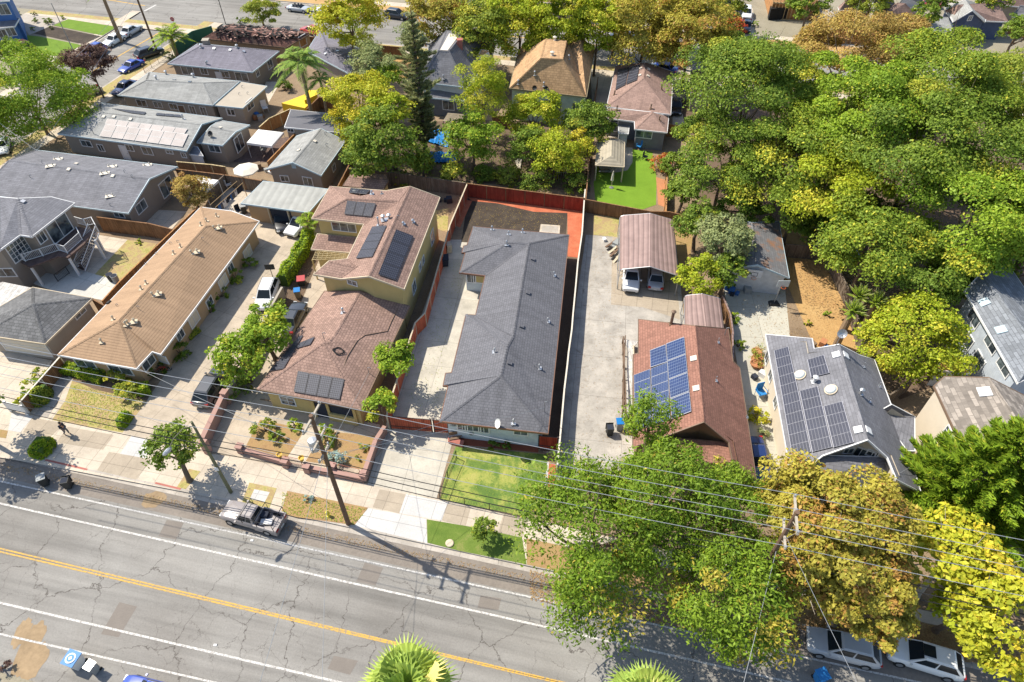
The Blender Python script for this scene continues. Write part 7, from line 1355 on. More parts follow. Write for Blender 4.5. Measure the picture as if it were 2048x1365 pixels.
bin_('dark bin with white and black lid next to the brown tiled roof and garage block', 6, 165, 400, 'bin_black', 'bin_grey', .4); bin_('small dark bin on the driveway strip by the green hedge', 6, 640, 990, 'bin_black', 'car_red', .2, w=.8, h=.8)
for i, (x, y, mt, lab) in enumerate(((828, 760, 'bin_black', 'black open barrel at the corner of the pale patio'), (862, 770, 'bin_grey', 'pale grey open barrel beside the black barrel'))):
    b = P(5, x, y + 20); t = thing('barrel', lab, 'barrel', b); m = MB(); m.lathe(b, [(.28, 0), (.34, .4), (.36, .9)], 14); m.build('barrel_body', mt, t); m = MB(); m.lathe(b + Vector((0, 0, .9)), [(.33, 0), (.3, .005)], 14); m.build('barrel_shade_disc', 'cloth_and_shade_dark', t)  # closed top carries a dark disc painted as the inner shade
t = thing('wooden_crate', 'cream wooden crate stack on the driveway beside the red fence', 'crate', P(7, 200, 700)); b = P(7, 200, 715)
for i in range(3): m = MB(); m.box(b + Vector((0, 0, .2 + i * .36)), (.55, .8, .33), .2 + i * .08); m.build('crate_box', 'cream_wood', t)
# hydrant
b = P(16, 975, 500); t = thing('fire_hydrant', 'yellow fire hydrant on the dirt parking strip', 'hydrant', b); m = MB(); m.lathe(b, [(.17, 0), (.17, .05), (.11, .07), (.11, .5), (.14, .52), (.13, .6), (.06, .7), (.03, .74)], 12); m.build('hydrant_body', 'hydrant_yellow', t); m = MB(); m.tube([b + Vector((-.2, 0, .4)), b + Vector((.2, 0, .4))], .055, 8); m.build('outlet_cap', 'hydrant_yellow', t)
b = P(17, 672, 430); m = MB(); m.lathe(b + Vector((0, 0, .006)), [(.32, 0), (.32, .09), (.27, .12)], 16); o = m.build('utility_cover', 'cream_wood'); tag(o, 'white round utility cover in the green grass strip', 'cover')
# pots
def pot(label, b, mat, r=.22, h=.4, plant=None, seed=1):
    t = thing('flower_pot', label, 'pot', b); m = MB(); m.lathe(b, [(r * .7, 0), (r, h * .8), (r * 1.12, h * .82), (r * 1.12, h), (r * .95, h), (r * .9, h * .85)], 12); m.build('pot_body', mat, t)
    if plant: g_ = rnd(seed); p, out, ci, cc, cr = crown_points(g_, (b.x, b.y, b.z + h + r), (r * 1.4,) * 3, 8, 14, .4); leaves(g_, 'foliage', p, out, leaf_cols(g_, plant, len(p)), .12, t, b)
for i, (k, x, y, lab) in enumerate(((11, 605, 1110, 'yellow urn on the low pink wall left of the gate'), (11, 778, 1150, 'yellow urn on the pillar right of the gate'))):
    b = P(k, x, y, .75); b.z = .62 if i == 0 else .9; t = thing('urn', lab, 'pot', b); m = MB(); m.lathe(b, [(.14, 0), (.1, .1), (.2, .25), (.26, .42), (.2, .42), (.16, .3)], 12); m.build('urn_body', 'pot_yellow', t)
for i, (k, x, y, r) in enumerate(((8, 1372, 1170, .45), (8, 1378, 1200, .35), (8, 1362, 1225, .4), (8, 1395, 1220, .3), (8, 1365, 1262, .5), (8, 1400, 1275, .35))):
    pot(('terracotta pot at the top of the pot row beside the cream wall', 'second terracotta pot of the row beside the cream wall', 'third pot in the row, left of a smaller one', 'small pot at the right side in the middle of the pot row', 'largest terracotta pot at the end of the pot row', 'small pot next to the largest terracotta pot')[i], P(k, x, y), 'terracotta', r, .45, 'orange' if i % 2 else 'olive', i)
# patio furniture
def chair(label, k, x, y, mat='canvas_white', rz=0, s=1.0, group=None):
    b = P(k, x, y); t = thing('garden_chair', label, 'chair', b, rz, group)
    m = MB(); m.box((0, 0, .42 * s), (.5 * s, .5 * s, .05)); local_part(t, 'seat', m, mat); m = MB(); m.box((0, .25 * s, .72 * s), (.5 * s, .05, .6 * s)); local_part(t, 'backrest', m, mat)
    for sx in (-1, 1):
        m = MB(); m.box((sx * .27 * s, 0, .62 * s), (.05, .5 * s, .04)); local_part(t, 'armrest', m, mat)
        for sy in (-1, 1): m = MB(); m.tube([(sx * .22 * s, sy * .22 * s, 0), (sx * .22 * s, sy * .22 * s, .42 * s)], .02, 5); local_part(t, 'leg', m, mat)
    return t
chair('blue plastic chair beside the yellow shrub near the cream wall', 13, 1258, 660, 'bin_blue', .3, 1.5); chair('blue folding chair on the turf below the slate blue house window', 3, 1118, 1020, 'bin_blue', -.6, 1.2); chair('dark folding chair on the turf beside the red shrub', 3, 1160, 1090, 'cloth_and_shade_dark', 1.0, 1.1); chair('white plastic chair in the cluttered yard behind the flat gravel roof', 2, 280, 765, 'canvas_white', .5, 1.6); chair('grey wicker armchair under the white canopy tent', 2, 270, 1045, 'bin_grey', .2, 1.3); chair('dark chair by the wall of the dark roofed taupe house', 5, 1090, 310, 'cloth_and_shade_dark', .4, 1.1); chair('dark chair at the back wall of the slate blue house', 3, 1168, 1010, 'cloth_and_shade_dark', .1, 1.3); chair('white lawn chair behind the fence of the clothes line yard', 5, 1690, 100, 'canvas_white', 2.4, 1.4); chair('dark chair on the sunny paved strip by the brown tiled roof end', 5, 1770, 290, 'cloth_and_shade_dark', .8, 1.2)
def umbrella(label, k, x, y, z=2.5, r=1.6, mat='canvas_cream', folded=False, n=8):
    a = P(k, x, y, z); b = Vector((a.x, a.y, 0)); t = thing('patio_umbrella', label, 'umbrella', b); m = MB(); m.tube([b, a], .03, 6); m.build('pole', 'cream_wood', t); m = MB()
    if folded: m.lathe(Vector((a.x, a.y, 0)), [(.06, .9), (.2, 1.1), (.14, 1.8), (.05, 2.4)], 8)
    else:
        ring = [a + Vector((r * math.cos(i * 6.2832 / n), r * math.sin(i * 6.2832 / n), -.45)) for i in range(n)]; mid = [a + Vector((r * .5 * math.cos(i * 6.2832 / n), r * .5 * math.sin(i * 6.2832 / n), -.16)) for i in range(n)]
        for i in range(n): j = (i + 1) % n; m.face([a, mid[i], mid[j]]); m.face([mid[i], ring[i], ring[j], mid[j]]); m.face([ring[i], ring[i] + Vector((0, 0, -.12)), ring[j] + Vector((0, 0, -.12)), ring[j]])
    m.build('canopy', mat, t); m = MB(); m.lathe(b, [(.3, 0), (.3, .06), (.05, .1)], 12); m.build('base', 'grey_metal', t)
umbrella('open cream octagonal patio umbrella behind the grey gabled house fence', 2, 135, 1135); umbrella('folded pale patio umbrella under the turf lawn gazebo', 3, 945, 1170, 2.4, folded=True)
def canopy_tent(label, k, pts, z, za, mat, posts=True, name='canopy_tent'):
    c = [P(k, *p, z) for p in pts]; ap = sum(c, Vector()) / 4 + Vector((0, 0, za)); t = thing(name, label, 'tent', Vector((ap.x, ap.y, 0))); m = MB()
    for i in range(4): a, b = c[i], c[(i + 1) % 4]; f = [a, b, ap]; m.face(f if fnormal(f).z > 0 else f[::-1]); q = [a, b, b - Vector((0, 0, .3)), a - Vector((0, 0, .3))]; m.face(q)
    m.build('canopy', mat, t)
    for p in c: m = MB(); m.tube([Vector((p.x, p.y, 0)), p], .03, 5); m.build('pole', 'white_trim', t)
canopy_tent('white canopy tent with pale blue skirt over the deck', 2, [(148, 975), (318, 998), (400, 905), (228, 885)], 2.3, .8, 'canvas_white')
canopy_tent('white sail shade stretched behind the orange leaved shrub', 1, [(1285, 1270), (1400, 1310), (1490, 1230), (1320, 1205)], 2.4, -.3, 'canvas_white', name='shade_sail')
t = thing('tarp_tent', 'bright yellow tarpaulin shelter at the foot of the queen palm', 'tent', P(2, 510, 700)); c = [P(2, *p, 1.5) for p in ((385, 705), (545, 740), (630, 660), (590, 628), (440, 685))]; m = MB(); m.prism(c, .2, 1.5); m.build('tarpaulin', 'tarp_yellow', t); m = MB(); m.prism([P(2, *p, 1.7) for p in ((545, 700), (632, 660), (628, 630), (570, 630))], 1.5, 2.0); m.build('tarpaulin', 'tarp_yellow', t)
def tarp(label, k, pts, mat, z=.02, name='tarpaulin', seed=1):
    g_ = rnd(seed); c = [P(k, x, y, .3) for x, y in pts]; m = MB(); n = 14
    G_ = [[None] * (n + 1) for _ in range(n + 1)]
    for i in range(n + 1):
        for j in range(n + 1): u, v = i / n, j / n; p = (c[0] * (1 - u) + c[1] * u) * (1 - v) + (c[3] * (1 - u) + c[2] * u) * v; p.z = .08 + .28 * g_.random(); G_[i][j] = p
    for i in range(n):
        for j in range(n): m.face([G_[i][j], G_[i + 1][j], G_[i + 1][j + 1], G_[i][j + 1]])
    return tag(m.build(name, mat, smooth=True), label, 'tarp')
tarp('crumpled bright blue tarpaulin pool cover behind the dark cypress', 2, [(1385, 870), (1540, 890), (1520, 1000), (1370, 960)], 'tarp_blue'); tarp('lower crumpled blue tarpaulin near the white flat yard stone', 2, [(1375, 1030), (1590, 1040), (1570, 1115), (1400, 1100)], 'tarp_blue', seed=2); tarp('grey tarpaulin sheet hung beside the vegetable garden', 3, [(270, 1080), (320, 1085), (310, 1150), (285, 1130)], 'canvas_cream', seed=3)
t = thing('pergola', 'small weathered slatted pergola behind the grey steep roofed house', 'pergola', P(2, 1560, 830)); c4 = [P(2, *q, 2.3) for q in ((1490, 825), (1615, 840), (1632, 785), (1520, 775))]; m = MB()
for i in range(8): m.tube([c4[0].lerp(c4[3], i / 7), c4[1].lerp(c4[2], i / 7)], .06, 4)
m.build('slats', 'cream_wood', t); m = MB()
for p in c4: m.tube([Vector((p.x, p.y, 0)), p], .06, 5)
m.build('post', 'brown_trim', t)
# portable basketball stand
b = P(8, 1505, 790); t = thing('basketball_stand', 'portable basketball stand with clear backboard on the pale driveway', 'basketball hoop', b); m = MB(); m.hexa([b + Vector(v) for v in ((-.6, -.4, 0), (.6, -.4, 0), (.5, .4, 0), (-.5, .4, 0))], [b + Vector(v) for v in ((-.4, -.3, .25), (.5, -.3, .25), (.4, .3, .25), (-.3, .3, .25))]); m.build('base', 'bin_black', t)
tp = b + Vector((.15, .1, 3.0)); m = MB(); m.tube([b + Vector((0, 0, .2)), tp], .05, 6); m.build('pole', 'grey_metal', t); m = MB(); c = tp + Vector((-.1, -.45, .1)); m.box(c, (1.2, .04, .8)); o = m.build('backboard', 'skylight_glass', t); m = MB(); m.tube([c + Vector((.23 * math.cos(i * .5236), -.28 + .23 * math.sin(i * .5236), -.28)) for i in range(13)], .02, 5); m.build('rim', 'orange_plastic', t)
for lab, k, x, y, n_ in (('heap of dark bicycles and covers against the pale blue garage', 8, 1225, 690, 5), ('heap of pots and tools beside the cream wall', 13, 1270, 500, 4), ('clutter of boxes and buckets behind the flat gravel roof', 2, 225, 800, 7), ('pile of planks leaning at the left side of the big brown carport', 8, 295, 370, 4), ('pile of boxes and tools behind the yellow two storey house', 6, 1810, 300, 4), ('clutter of tyres behind the dark notch of the big grey roof', 8, 1840, 1105, 4), ('boxes and cushions on the deck beside the clothes line', 2, 240, 1180, 3)):
    g_ = rnd(int(x + y)); b = P(k, x, y); t = thing('clutter_pile', lab, 'clutter', b)
    for i in range(n_): m = MB(); s_ = .3 + .5 * g_.random(); m.box(b + Vector((g_.normal() * .8, g_.normal() * .5, s_ / 2)), (s_ * (.6 + g_.random()), s_, s_), g_.random() * 3); m.build('box', ['cloth_and_shade_dark', 'bin_grey', 'canvas_white', 'cloth_blue', 'wicker', 'terracotta'][int(g_.random() * 6)], t)
b = P(8, 320, 720); t = thing('plank_stack', 'long dark planks leaning along the left posts of the big carport', 'planks', b)
for i in range(6): m = MB(); c = P(8, 275 + i * 9, 330 + i * 22, .3); m.box(c, (1.6, .25, .06), .5 + i * .07, 0, Matrix.Rotation(.5 + i * .07, 3, 'Z') @ Matrix.Rotation(-.35, 3, 'Y')); m.build('plank', ['pole_wood', 'charred', 'cream_wood'][i % 3], t)
# clothes line
t = thing('clothes_line', 'clothes line with dark and blue laundry between wooden frames', 'clothes line', P(5, 1700, 200)); a, b = P(5, 1590, 240, 2.0), P(5, 1790, 60, 2.0); m = MB(); m.tube([a, b], .03, 5); m.tube([a + Vector((-.8, .4, 0)), b + Vector((-.8, .4, 0))], .03, 5); [m.tube([Vector((p.x, p.y, 0)), p], .05, 5) for p in (a, b)]; m.build('line_frame', 'raw_wood', t)
g_ = rnd(9)
for i in range(11): p = a.lerp(b, (i + .6) / 12); m = MB(); d = (b - a).normalized(); w_ = .25 + .2 * g_.random(); hh = .5 + .5 * g_.random(); q = [p - d * w_, p + d * w_, p + d * w_ * .9 + Vector((0, 0, -hh)), p - d * w_ + Vector((.03, 0, -hh * .9))]; m.hexa(q, [v + Vector((.03, .02, 0)) for v in q]); m.build('garment', ['cloth_and_shade_dark', 'cloth_blue', 'cloth_grey', 'canvas_white', 'cloth_and_shade_dark'][i % 5], t)
# white sign by the left fence
a, b = P(10, 60, 650, .5), P(10, 185, 680, .5); t = thing('yard_sign', 'white double sided sign board at the end of the front yard fence', 'sign', (a.x, a.y, 0)); a.z = b.z = 0; m = MB(); m.hexa([v + Vector((0, 0, .35)) for v in (a, b, b + Vector((0, .12, 0)), a + Vector((0, .12, 0)))], [v + Vector((0, 0, 1.25)) for v in (a, b, b + Vector((0, .12, 0)), a + Vector((0, .12, 0)))]); m.build('board', 'canvas_white', t)
for p in (a, b): m = MB(); m.box(p + Vector((0, .06, .65)), (.2, .2, 1.35)); m.build('post', 'white_trim', t)
m = MB(); bb = P(12, 565, 690); t = thing('garden_bench', 'dark iron bench and pots at the corner of the pale blue house', 'bench', bb); R_ = .2
for i in range(3): m = MB(); m.box(bb + Vector((.1 * i, .12 * i - .1, .42)), (.9, .1, .04), R_); m.build('seat', 'brown_trim', t)
m = MB(); m.box(bb + Vector((0, .3, .7)), (.9, .05, .4), R_); m.build('backrest', 'brown_trim', t)
for s in (-.4, .4): m = MB(); m.tube([bb + Vector((s, 0, 0)), bb + Vector((s, 0, .42))], .03, 5); m.build('leg', 'black_metal', t)
# red motor scooter on the side of the brown house
b = P(10, 1205, 385); t = thing('bicycle', 'small red bicycle leaning by the corner window of the brown tiled house', 'bicycle', b)
for s in (-.5, .5): m = MB(); m.tube([b + Vector((s + .3 * math.cos(i * .5236), .02 * i % 2, .3 + .3 * math.sin(i * .5236))) for i in range(13)], .03, 4); m.build('wheel', 'tyre', t)
m = MB(); m.tube([b + Vector((-.5, 0, .3)), b + Vector((-.1, 0, .7)), b + Vector((.4, 0, .7)), b + Vector((.5, 0, .3))], .04, 5); m.tube([b + Vector((-.1, 0, .7)), b + Vector((0, 0, .3)), b + Vector((.4, 0, .7))], .04, 5); m.build('frame', 'car_red', t); m = MB(); m.box(b + Vector((-.12, 0, .85)), (.25, .1, .06)); m.build('saddle', 'bin_black', t)
t = thing('sport_goal', 'small dark square board leaning over the hedge beside the driveway', 'board', P(6, 400, 930)); b = P(6, 400, 940); m = MB(); m.tube([b, b + Vector((0, 0, 1.5))], .04, 5); m.build('pole', 'black_metal', t); m = MB(); m.box(b + Vector((0, 0, 1.6)), (1.0, .05, .7), .1); m.build('board', 'bin_black', t)
# picnic table in the gazebo
b = P(3, 885, 1180); t = thing('picnic_table', 'dark picnic table in the shade of the tan gazebo', 'table', b); m = MB(); m.box(b + Vector((0, .3, .72)), (1.6, .8, .06)); m.build('table_top', 'bin_grey', t)
for s in (-.6, .6): m = MB(); m.box(b + Vector((s, .3, .35)), (.06, .7, .7)); m.build('leg', 'grey_metal', t)
for s in (-.3, .95): m = MB(); m.box(b + Vector((0, s, .43)), (1.6, .28, .05)); m.build('bench_seat', 'bin_grey', t)

# ---------------------------------------------------------------- person on the sidewalk
def person(label, foot, rz):
    t = thing('person', label, 'person', foot, rz)
    J = dict(pel=(0, 0, .95), ch=(0.03, 0, 1.3), nk=(.05, 0, 1.5), hd=(.08, 0, 1.66), lh=(0, .1, .9), lk=(.14, .1, .5), la=(.1, .1, .09), lt=(.27, .1, .03), rh=(0, -.1, .9), rk=(.02, -.1, .5), ra=(-.24, -.1, .14), rt=(-.1, -.1, .03), ls=(.04, .19, 1.42), le=(-.08, .25, 1.14), lw=(.06, .25, .92), rs=(.04, -.19, 1.42), re=(.06, -.26, 1.14), rw=(.26, -.24, 1.0))
    Rr = dict(pel=.14, ch=.16, nk=.06, hd=.1, lh=.09, lk=.065, la=.045, lt=.035, rh=.09, rk=.065, ra=.045, rt=.035, ls=.07, le=.045, lw=.03, rs=.07, re=.045, rw=.03)
    E = [('pel', 'ch'), ('ch', 'nk'), ('nk', 'hd'), ('pel', 'lh'), ('lh', 'lk'), ('lk', 'la'), ('la', 'lt'), ('pel', 'rh'), ('rh', 'rk'), ('rk', 'ra'), ('ra', 'rt'), ('ch', 'ls'), ('ls', 'le'), ('le', 'lw'), ('ch', 'rs'), ('rs', 're'), ('re', 'rw')]
    for s, w in (('l', J['lw']), ('r', J['rw'])):
        for i in range(5):
            a = s + 'f%d' % i; th = i == 4; J[a] = (w[0] + (.05 if th else .03), w[1] + (-.02 + i * .014 if not th else (-.03 if s == 'l' else .03)), w[2] - (.05 if th else .1 - .006 * abs(i - 1.5))); Rr[a] = .009; E.append((s + 'w', a))
    ks = list(J)
    def skin(name, keys, grow, mat, lift=0):
        idx = {k: i for i, k in enumerate(keys)}; me = bpy.data.meshes.new(name); me.from_pydata([J[k] for k in keys], [(idx[a], idx[b]) for a, b in E if a in idx and b in idx], []); o = bpy.data.objects.new(name, me); COL.objects.link(o); o.parent = t
        md = o.modifiers.new('skin', 'SKIN'); [setattr(v, 'radius', (Rr[k] * grow,) * 2) for v, k in zip(me.skin_vertices[0].data, keys)] if me.skin_vertices else None
        me.materials.append(M(mat)); sb = o.modifiers.new('sub', 'SUBSURF'); sb.levels = sb.render_levels = 1; return o, me
    import bmesh
    for name, keys, grow, mat in (('body', ks, 1.0, 'skin'), ('jacket', ['pel', 'ch', 'nk', 'ls', 'le', 'rs', 're'], 1.22, 'cloth_and_shade_dark'), ('trousers', ['pel', 'lh', 'lk', 'la', 'rh', 'rk', 'ra'], 1.25, 'cloth_grey')):
        me = bpy.data.meshes.new(name); idx = {k: i for i, k in enumerate(keys)}; me.from_pydata([J[k] for k in keys], [(idx[a], idx[b]) for a, b in E if a in idx and b in idx], []); o = bpy.data.objects.new(name, me); COL.objects.link(o); o.parent = t
        bm = bmesh.new(); bm.from_mesh(me); ly = bm.verts.layers.skin.verify(); bm.verts.ensure_lookup_table()
        for k, v in zip(keys, bm.verts): v[ly].radius = (Rr[k] * grow, Rr[k] * grow); v[ly].use_root = (k == 'pel')
        bm.to_mesh(me); bm.free(); md = o.modifiers.new('skin', 'SKIN'); md.use_smooth_shade = True; sb = o.modifiers.new('sub', 'SUBSURF'); sb.levels = sb.render_levels = 1; me.materials.append(M(mat))
    m = MB(); m.lathe(Vector((.07, 0, 1.64)), [(.1, -.02), (.115, .05), (.09, .12), (.02, .145)], 12); m.build('hair', 'hair_dark', t, local=True, smooth=True)
    m = MB(); m.box((.175, 0, 1.645), (.03, .025, .035)); m.build('nose', 'skin', t, local=True)
person('person in dark clothes walking along the sidewalk', P(10, 500, 845), math.radians(-12))
# small litter and stones on the road and pads
for lab, k, x, y in (('white scrap of paper on the asphalt near the pickup truck', 16, 395, 688), ('white scrap of litter in the near traffic lane', 15, 1452, 1115)):
    m = MB(); b = P(k, x, y, ROAD_Z); m.box(b + Vector((0, 0, .03)), (.22, .15, .05), .5, 0, Matrix.Rotation(.3, 3, 'X')); tag(m.build('litter', 'canvas_white'), lab, 'litter')
# ---------------------------------------------------------------- trees and plants
def mpp(k, x, y, z): d = ray(k, x, y); return (z - CAMH) / d.z / FPX
def T(label, x, y, z, r, pal, leaf=.34, ry=1.0, rz=.8, k=0, name='tree', seed=None, group=None, **kw):
    s = mpp(k, x, y, z) * (1 / ZM[k][0]); R = r * s; return tree(name, label, P(k, x, y, z), (R, R * ry, R * rz), pal, seed or int(x * 7 + y), leaf=leaf, group=group, **kw)
BW = 'broad leafed trees of the shaded lots'
for a in (
 ('tall mottled green tree right of the brown hip roof, leftmost of the tree mass', 1490, 195, 12, 112, 'green'), ('dark green tree just left of the garage, above the grey shrubs', 1452, 325, 7, 92, 'green'), ('green tree behind the leftmost tall tree, near the driveway pickup', 1572, 175, 9, 72, 'mixed'),
 ('bare twigged orange brown tree beyond the green mass, before the far houses', 1692, 112, 9, 90, 'orange'), ('second smaller orange tree touching the far gabled house', 1805, 85, 8, 52, 'orange'), ('yellowing tree in the centre left of the mass, above the garage', 1575, 330, 8, 100, 'mixed'), ('large yellow green tree in the middle of the tree mass', 1712, 235, 12, 118, 'bright'),
 ('high crowned tree below the far rose brown roof with the navy gable', 1868, 195, 13, 122, 'mixed'), ('yellow green tree at the upper right corner of the mass', 2025, 200, 12, 108, 'olive'), ('bright topped tree above the dry yard', 1672, 378, 8, 95, 'lime'), ('deep green tree in the centre right of the tree mass', 1835, 315, 12, 128, 'green'),
 ('green tree at the right edge of the photo half way down the mass', 2015, 330, 11, 115, 'green'), ('broad bright green dome tree at the lower right of the mass', 1925, 445, 9, 120, 'bright'), ('rounded yellow green tree above the palm cluster', 1745, 500, 7, 88, 'mixed'), ('small green tree between the palm cluster tree and the blue grey roof', 1835, 545, 6, 72, 'green'),
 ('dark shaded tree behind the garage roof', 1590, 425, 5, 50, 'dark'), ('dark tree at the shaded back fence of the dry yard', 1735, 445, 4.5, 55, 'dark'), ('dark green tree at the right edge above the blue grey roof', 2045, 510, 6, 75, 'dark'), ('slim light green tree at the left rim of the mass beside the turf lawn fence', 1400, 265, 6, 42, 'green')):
    T(*a[:6], leaf=.25, group=BW, bark='bark_pale' if 'orange' in a[5] else 'bark', limbs=9, spread=.34, clumps=34, shell=.6, rz=.95, low=-.4)
T('round isolated yellow green tree beside the pale blue house', 1828, 680, 4.2, 94, 'lime', .24, shell=.7, clumps=150, spread=.2)
G1 = 'tall trees along the front sidewalk'
T('largest feathery green street tree overhanging the road, left part', 1195, 1070, 6, 165, 'locust', .26, ry=.98, group=G1, droop=.5, asp=.5, spread=.28, trunk=.35, limbs=12); T('feathery green tree leaning over the rust red house front', 1335, 985, 7, 125, 'locust', .26, ry=.8, group=G1, droop=.5, asp=.5, spread=.28, limbs=12)
T('feathery green street tree overhanging the road beside the orange tree', 1455, 1185, 6, 128, 'locust', .26, group=G1, droop=.5, asp=.5, spread=.28, limbs=10); T('green feathery tree between the rust red house and the orange tree', 1455, 1020, 6, 95, 'locust', .26, group=G1, droop=.4, asp=.4, spread=.22)
T('slender green sapling top in front of the blue solar panels', 1300, 845, 7.5, 48, 'locust', .28, ry=.7, rz=1.6, group=G1, droop=.4, asp=.4, spread=.35, base=P(0, 1280, 930))
T('large orange leafed sycamore with pale branches behind the right utility pole', 1670, 1070, 7, 145, 'gold', .24, n=17000, group=G1, bark='bark_pale', limbs=16, twigs=3, spread=.2); T('lower orange gold sycamore above the parked silver suv', 1730, 1175, 6, 98, 'gold', .24, n=10000, group=G1, bark='bark_pale', limbs=12, twigs=2, spread=.22); T('small orange sycamore crown in front of the big grey roof', 1605, 1000, 6, 70, 'gold', .34, group=G1, bark='bark_pale', spread=.25)
T('bright yellow tree in the lower right corner', 2030, 1235, 6, 112, 'yellow', .34, group=G1, bark='bark_pale', spread=.22, limbs=12, twigs=2); T('yellow tree between the conifer and the orange sycamore', 1910, 1115, 6, 88, 'yellow', .34, group=G1, bark='bark_pale', spread=.24, limbs=10); T('yellow green tree beside the white suv with sunroof', 1925, 1215, 4, 58, 'lime', .38, group=G1, spread=.3)
conifer('conifer_tree', 'big bright green conifer with feathery sprays before the cream house', P(0, 2010, 930, 8), 5.6, 13, 'pine', 5, 24)
T('dark round crowned street tree beside the street light pole', 345, 895, 4, 45, 'green', .24, shell=.6, spread=.36, clumps=44, low=-.8, base=P(0, 380, 962), name='street_tree'); T('small sapling with two stems in the grass strip', 967, 1055, 1.6, 24, 'green', .17, trunk=.05, limbs=4, name='sapling')
T('leafy tree overhanging the vine wall left of the yellow house, rear part', 530, 662, 4, 56, 'bright', .26, spread=.3, shell=.4); T('leafy tree left of the yellow house next to the dark suv', 478, 712, 3.6, 52, 'bright', .26, spread=.3, shell=.4)
T('thin light green tree between yellow house and red fence, rear', 787, 722, 3.8, 38, 'bright', .24, spread=.42, shell=.4, clumps=16, trunk=.09); T('thin light green tree at the front end of the red fence', 762, 812, 3.2, 32, 'bright', .24, spread=.42, shell=.4, clumps=14, trunk=.09)
G2 = 'yellow and green trees lining the back street'
for a in (('leftmost tall yellow tree on the back street', 702, 38, 8, 66, 'yellow'), ('golden tree on the back street above the grey steep roof', 885, 35, 8, 62, 'gold'), ('golden green tree right of the grey steep roof', 968, 58, 8, 62, 'olive'), ('bright green tree on the back street left of the mint green house', 1040, 55, 8, 66, 'lime'), ('bright lime tree behind the mint green house turret', 1115, 40, 9, 70, 'lime'), ('lime green tree right of the mint green house gable', 1195, 62, 7, 66, 'lime'),
 ('golden tree left of the two tall palm trunks', 1290, 65, 8, 74, 'gold'), ('large golden tree right of the two tall palm trunks', 1385, 62, 9, 78, 'gold'), ('dark green tree at the right end of the golden row', 1440, 105, 6, 46, 'green'), ('yellow tree at the top edge in the middle of the row', 1235, 12, 8, 55, 'yellow'), ('yellow green tree at the top edge above the golden pair', 1340, 5, 8, 55, 'lime'), ('yellow green tree at the top edge over the mint green house', 1010, 5, 8, 50, 'olive'), ('dull green tree at the top edge left of the rose brown collector roof', 1150, 0, 8, 50, 'olive')):
    T(*a, leaf=.32, group=G2, spread=.28, name='street_tree', rz=1.0)
T('big bright green tree at the left edge above the long dark roof', 52, 188, 6, 102, 'bright', .26, spread=.32, clumps=60, shell=.6, limbs=10, low=-.7); T('small dark green tree at the left edge below the blue house', 5, 105, 3.5, 34, 'green', .3)
T('sparse purple leafed tree leaning over the left street', 178, 128, 5, 48, 'purple', .26, spread=.3, shell=.35, clumps=34, base=P(0, 208, 196), trunk=.14, limbs=14, n=4500); T('sparse low tree at the corner of the back street', 522, 25, 3, 34, 'olive', .28, spread=.35, clumps=26, n=2200); T('orange red shrub tree beside the fence and sail shade', 385, 385, 2.4, 34, 'orange', .2, rz=1.1, name='shrub')
T('bright yellow leafed tree in the middle of the back gardens', 718, 200, 8, 64, 'yellow', .26, spread=.34, shell=.5); T('yellow branch crown beside the grey gabled house roof', 700, 265, 5, 28, 'yellow', .28, spread=.4); T('yellow green tree top left of the dark cypress', 775, 225, 8, 46, 'lime', .3); T('dark dense tree behind the weathered grey fence', 765, 288, 6, 66, 'green', .3, rz=1.1); T('green tree between the yellow tree and the small gabled house', 722, 305, 4, 34, 'green', .28)
T('feathery blue green tree above the yellow tree', 745, 130, 6, 46, 'grey', .28, spread=.34, shell=.4); T('wispy green tree left of the grey steep roofed house', 770, 160, 5, 34, 'locust', .26, spread=.4); T('tall feathery yellow green tree right of the grey steep roofed house', 965, 185, 7, 50, 'lime', .28, ry=1.1, rz=1.4, droop=-.4, asp=.4); T('green tree with broad leaves below the tall feathery tree', 942, 278, 5, 52, 'bright', .3, rz=1.1, spread=.34)
conifer('cypress_tree', 'tall narrow grey green cypress in the back gardens', P(0, 832, 120, 13), 1.8, 19, 'cypress', 8, 26, rag=.4); T('thin wispy conifer above the dark cypress', 822, 80, 9, 20, 'grey', .24, rz=1.8, spread=.5)
T('bright round tree against the mint green house wall', 1068, 232, 4.5, 54, 'lime', .26, shell=.65, spread=.25); T('dark leafed bush tree below the mint green house', 1068, 295, 3.5, 46, 'green', .26); T('yellow green tree in front of the gazebo', 1112, 308, 3.5, 50, 'lime', .26, spread=.35); T('dark green bushy tree at the corner of the slate blue house', 1175, 250, 3.5, 50, 'green', .26); T('small yellow tree left of the gazebo roof', 1155, 290, 3.5, 28, 'yellow', .26, spread=.4)
T('grey green shrub tree left of the garage with the hoop', 1450, 478, 5, 50, 'grey', .26, rz=1.1, spread=.3); T('bushy dark tree right of the big brown carport', 1400, 445, 4, 42, 'green', .24); T('bright yellow green tree below the big brown carport', 1403, 552, 3, 44, 'lime', .24); T('green tree hugging the pale blue garage corner', 1455, 540, 3.5, 36, 'green', .24); T('green shrub tree beside the brick path of the turf lawn', 1365, 385, 3, 34, 'green', .24, group='shrubs by the turf lawn'); T('dark purple leafed shrub at the far street by the pickup', 1468, 55, 3, 24, 'red', .3, name='shrub')
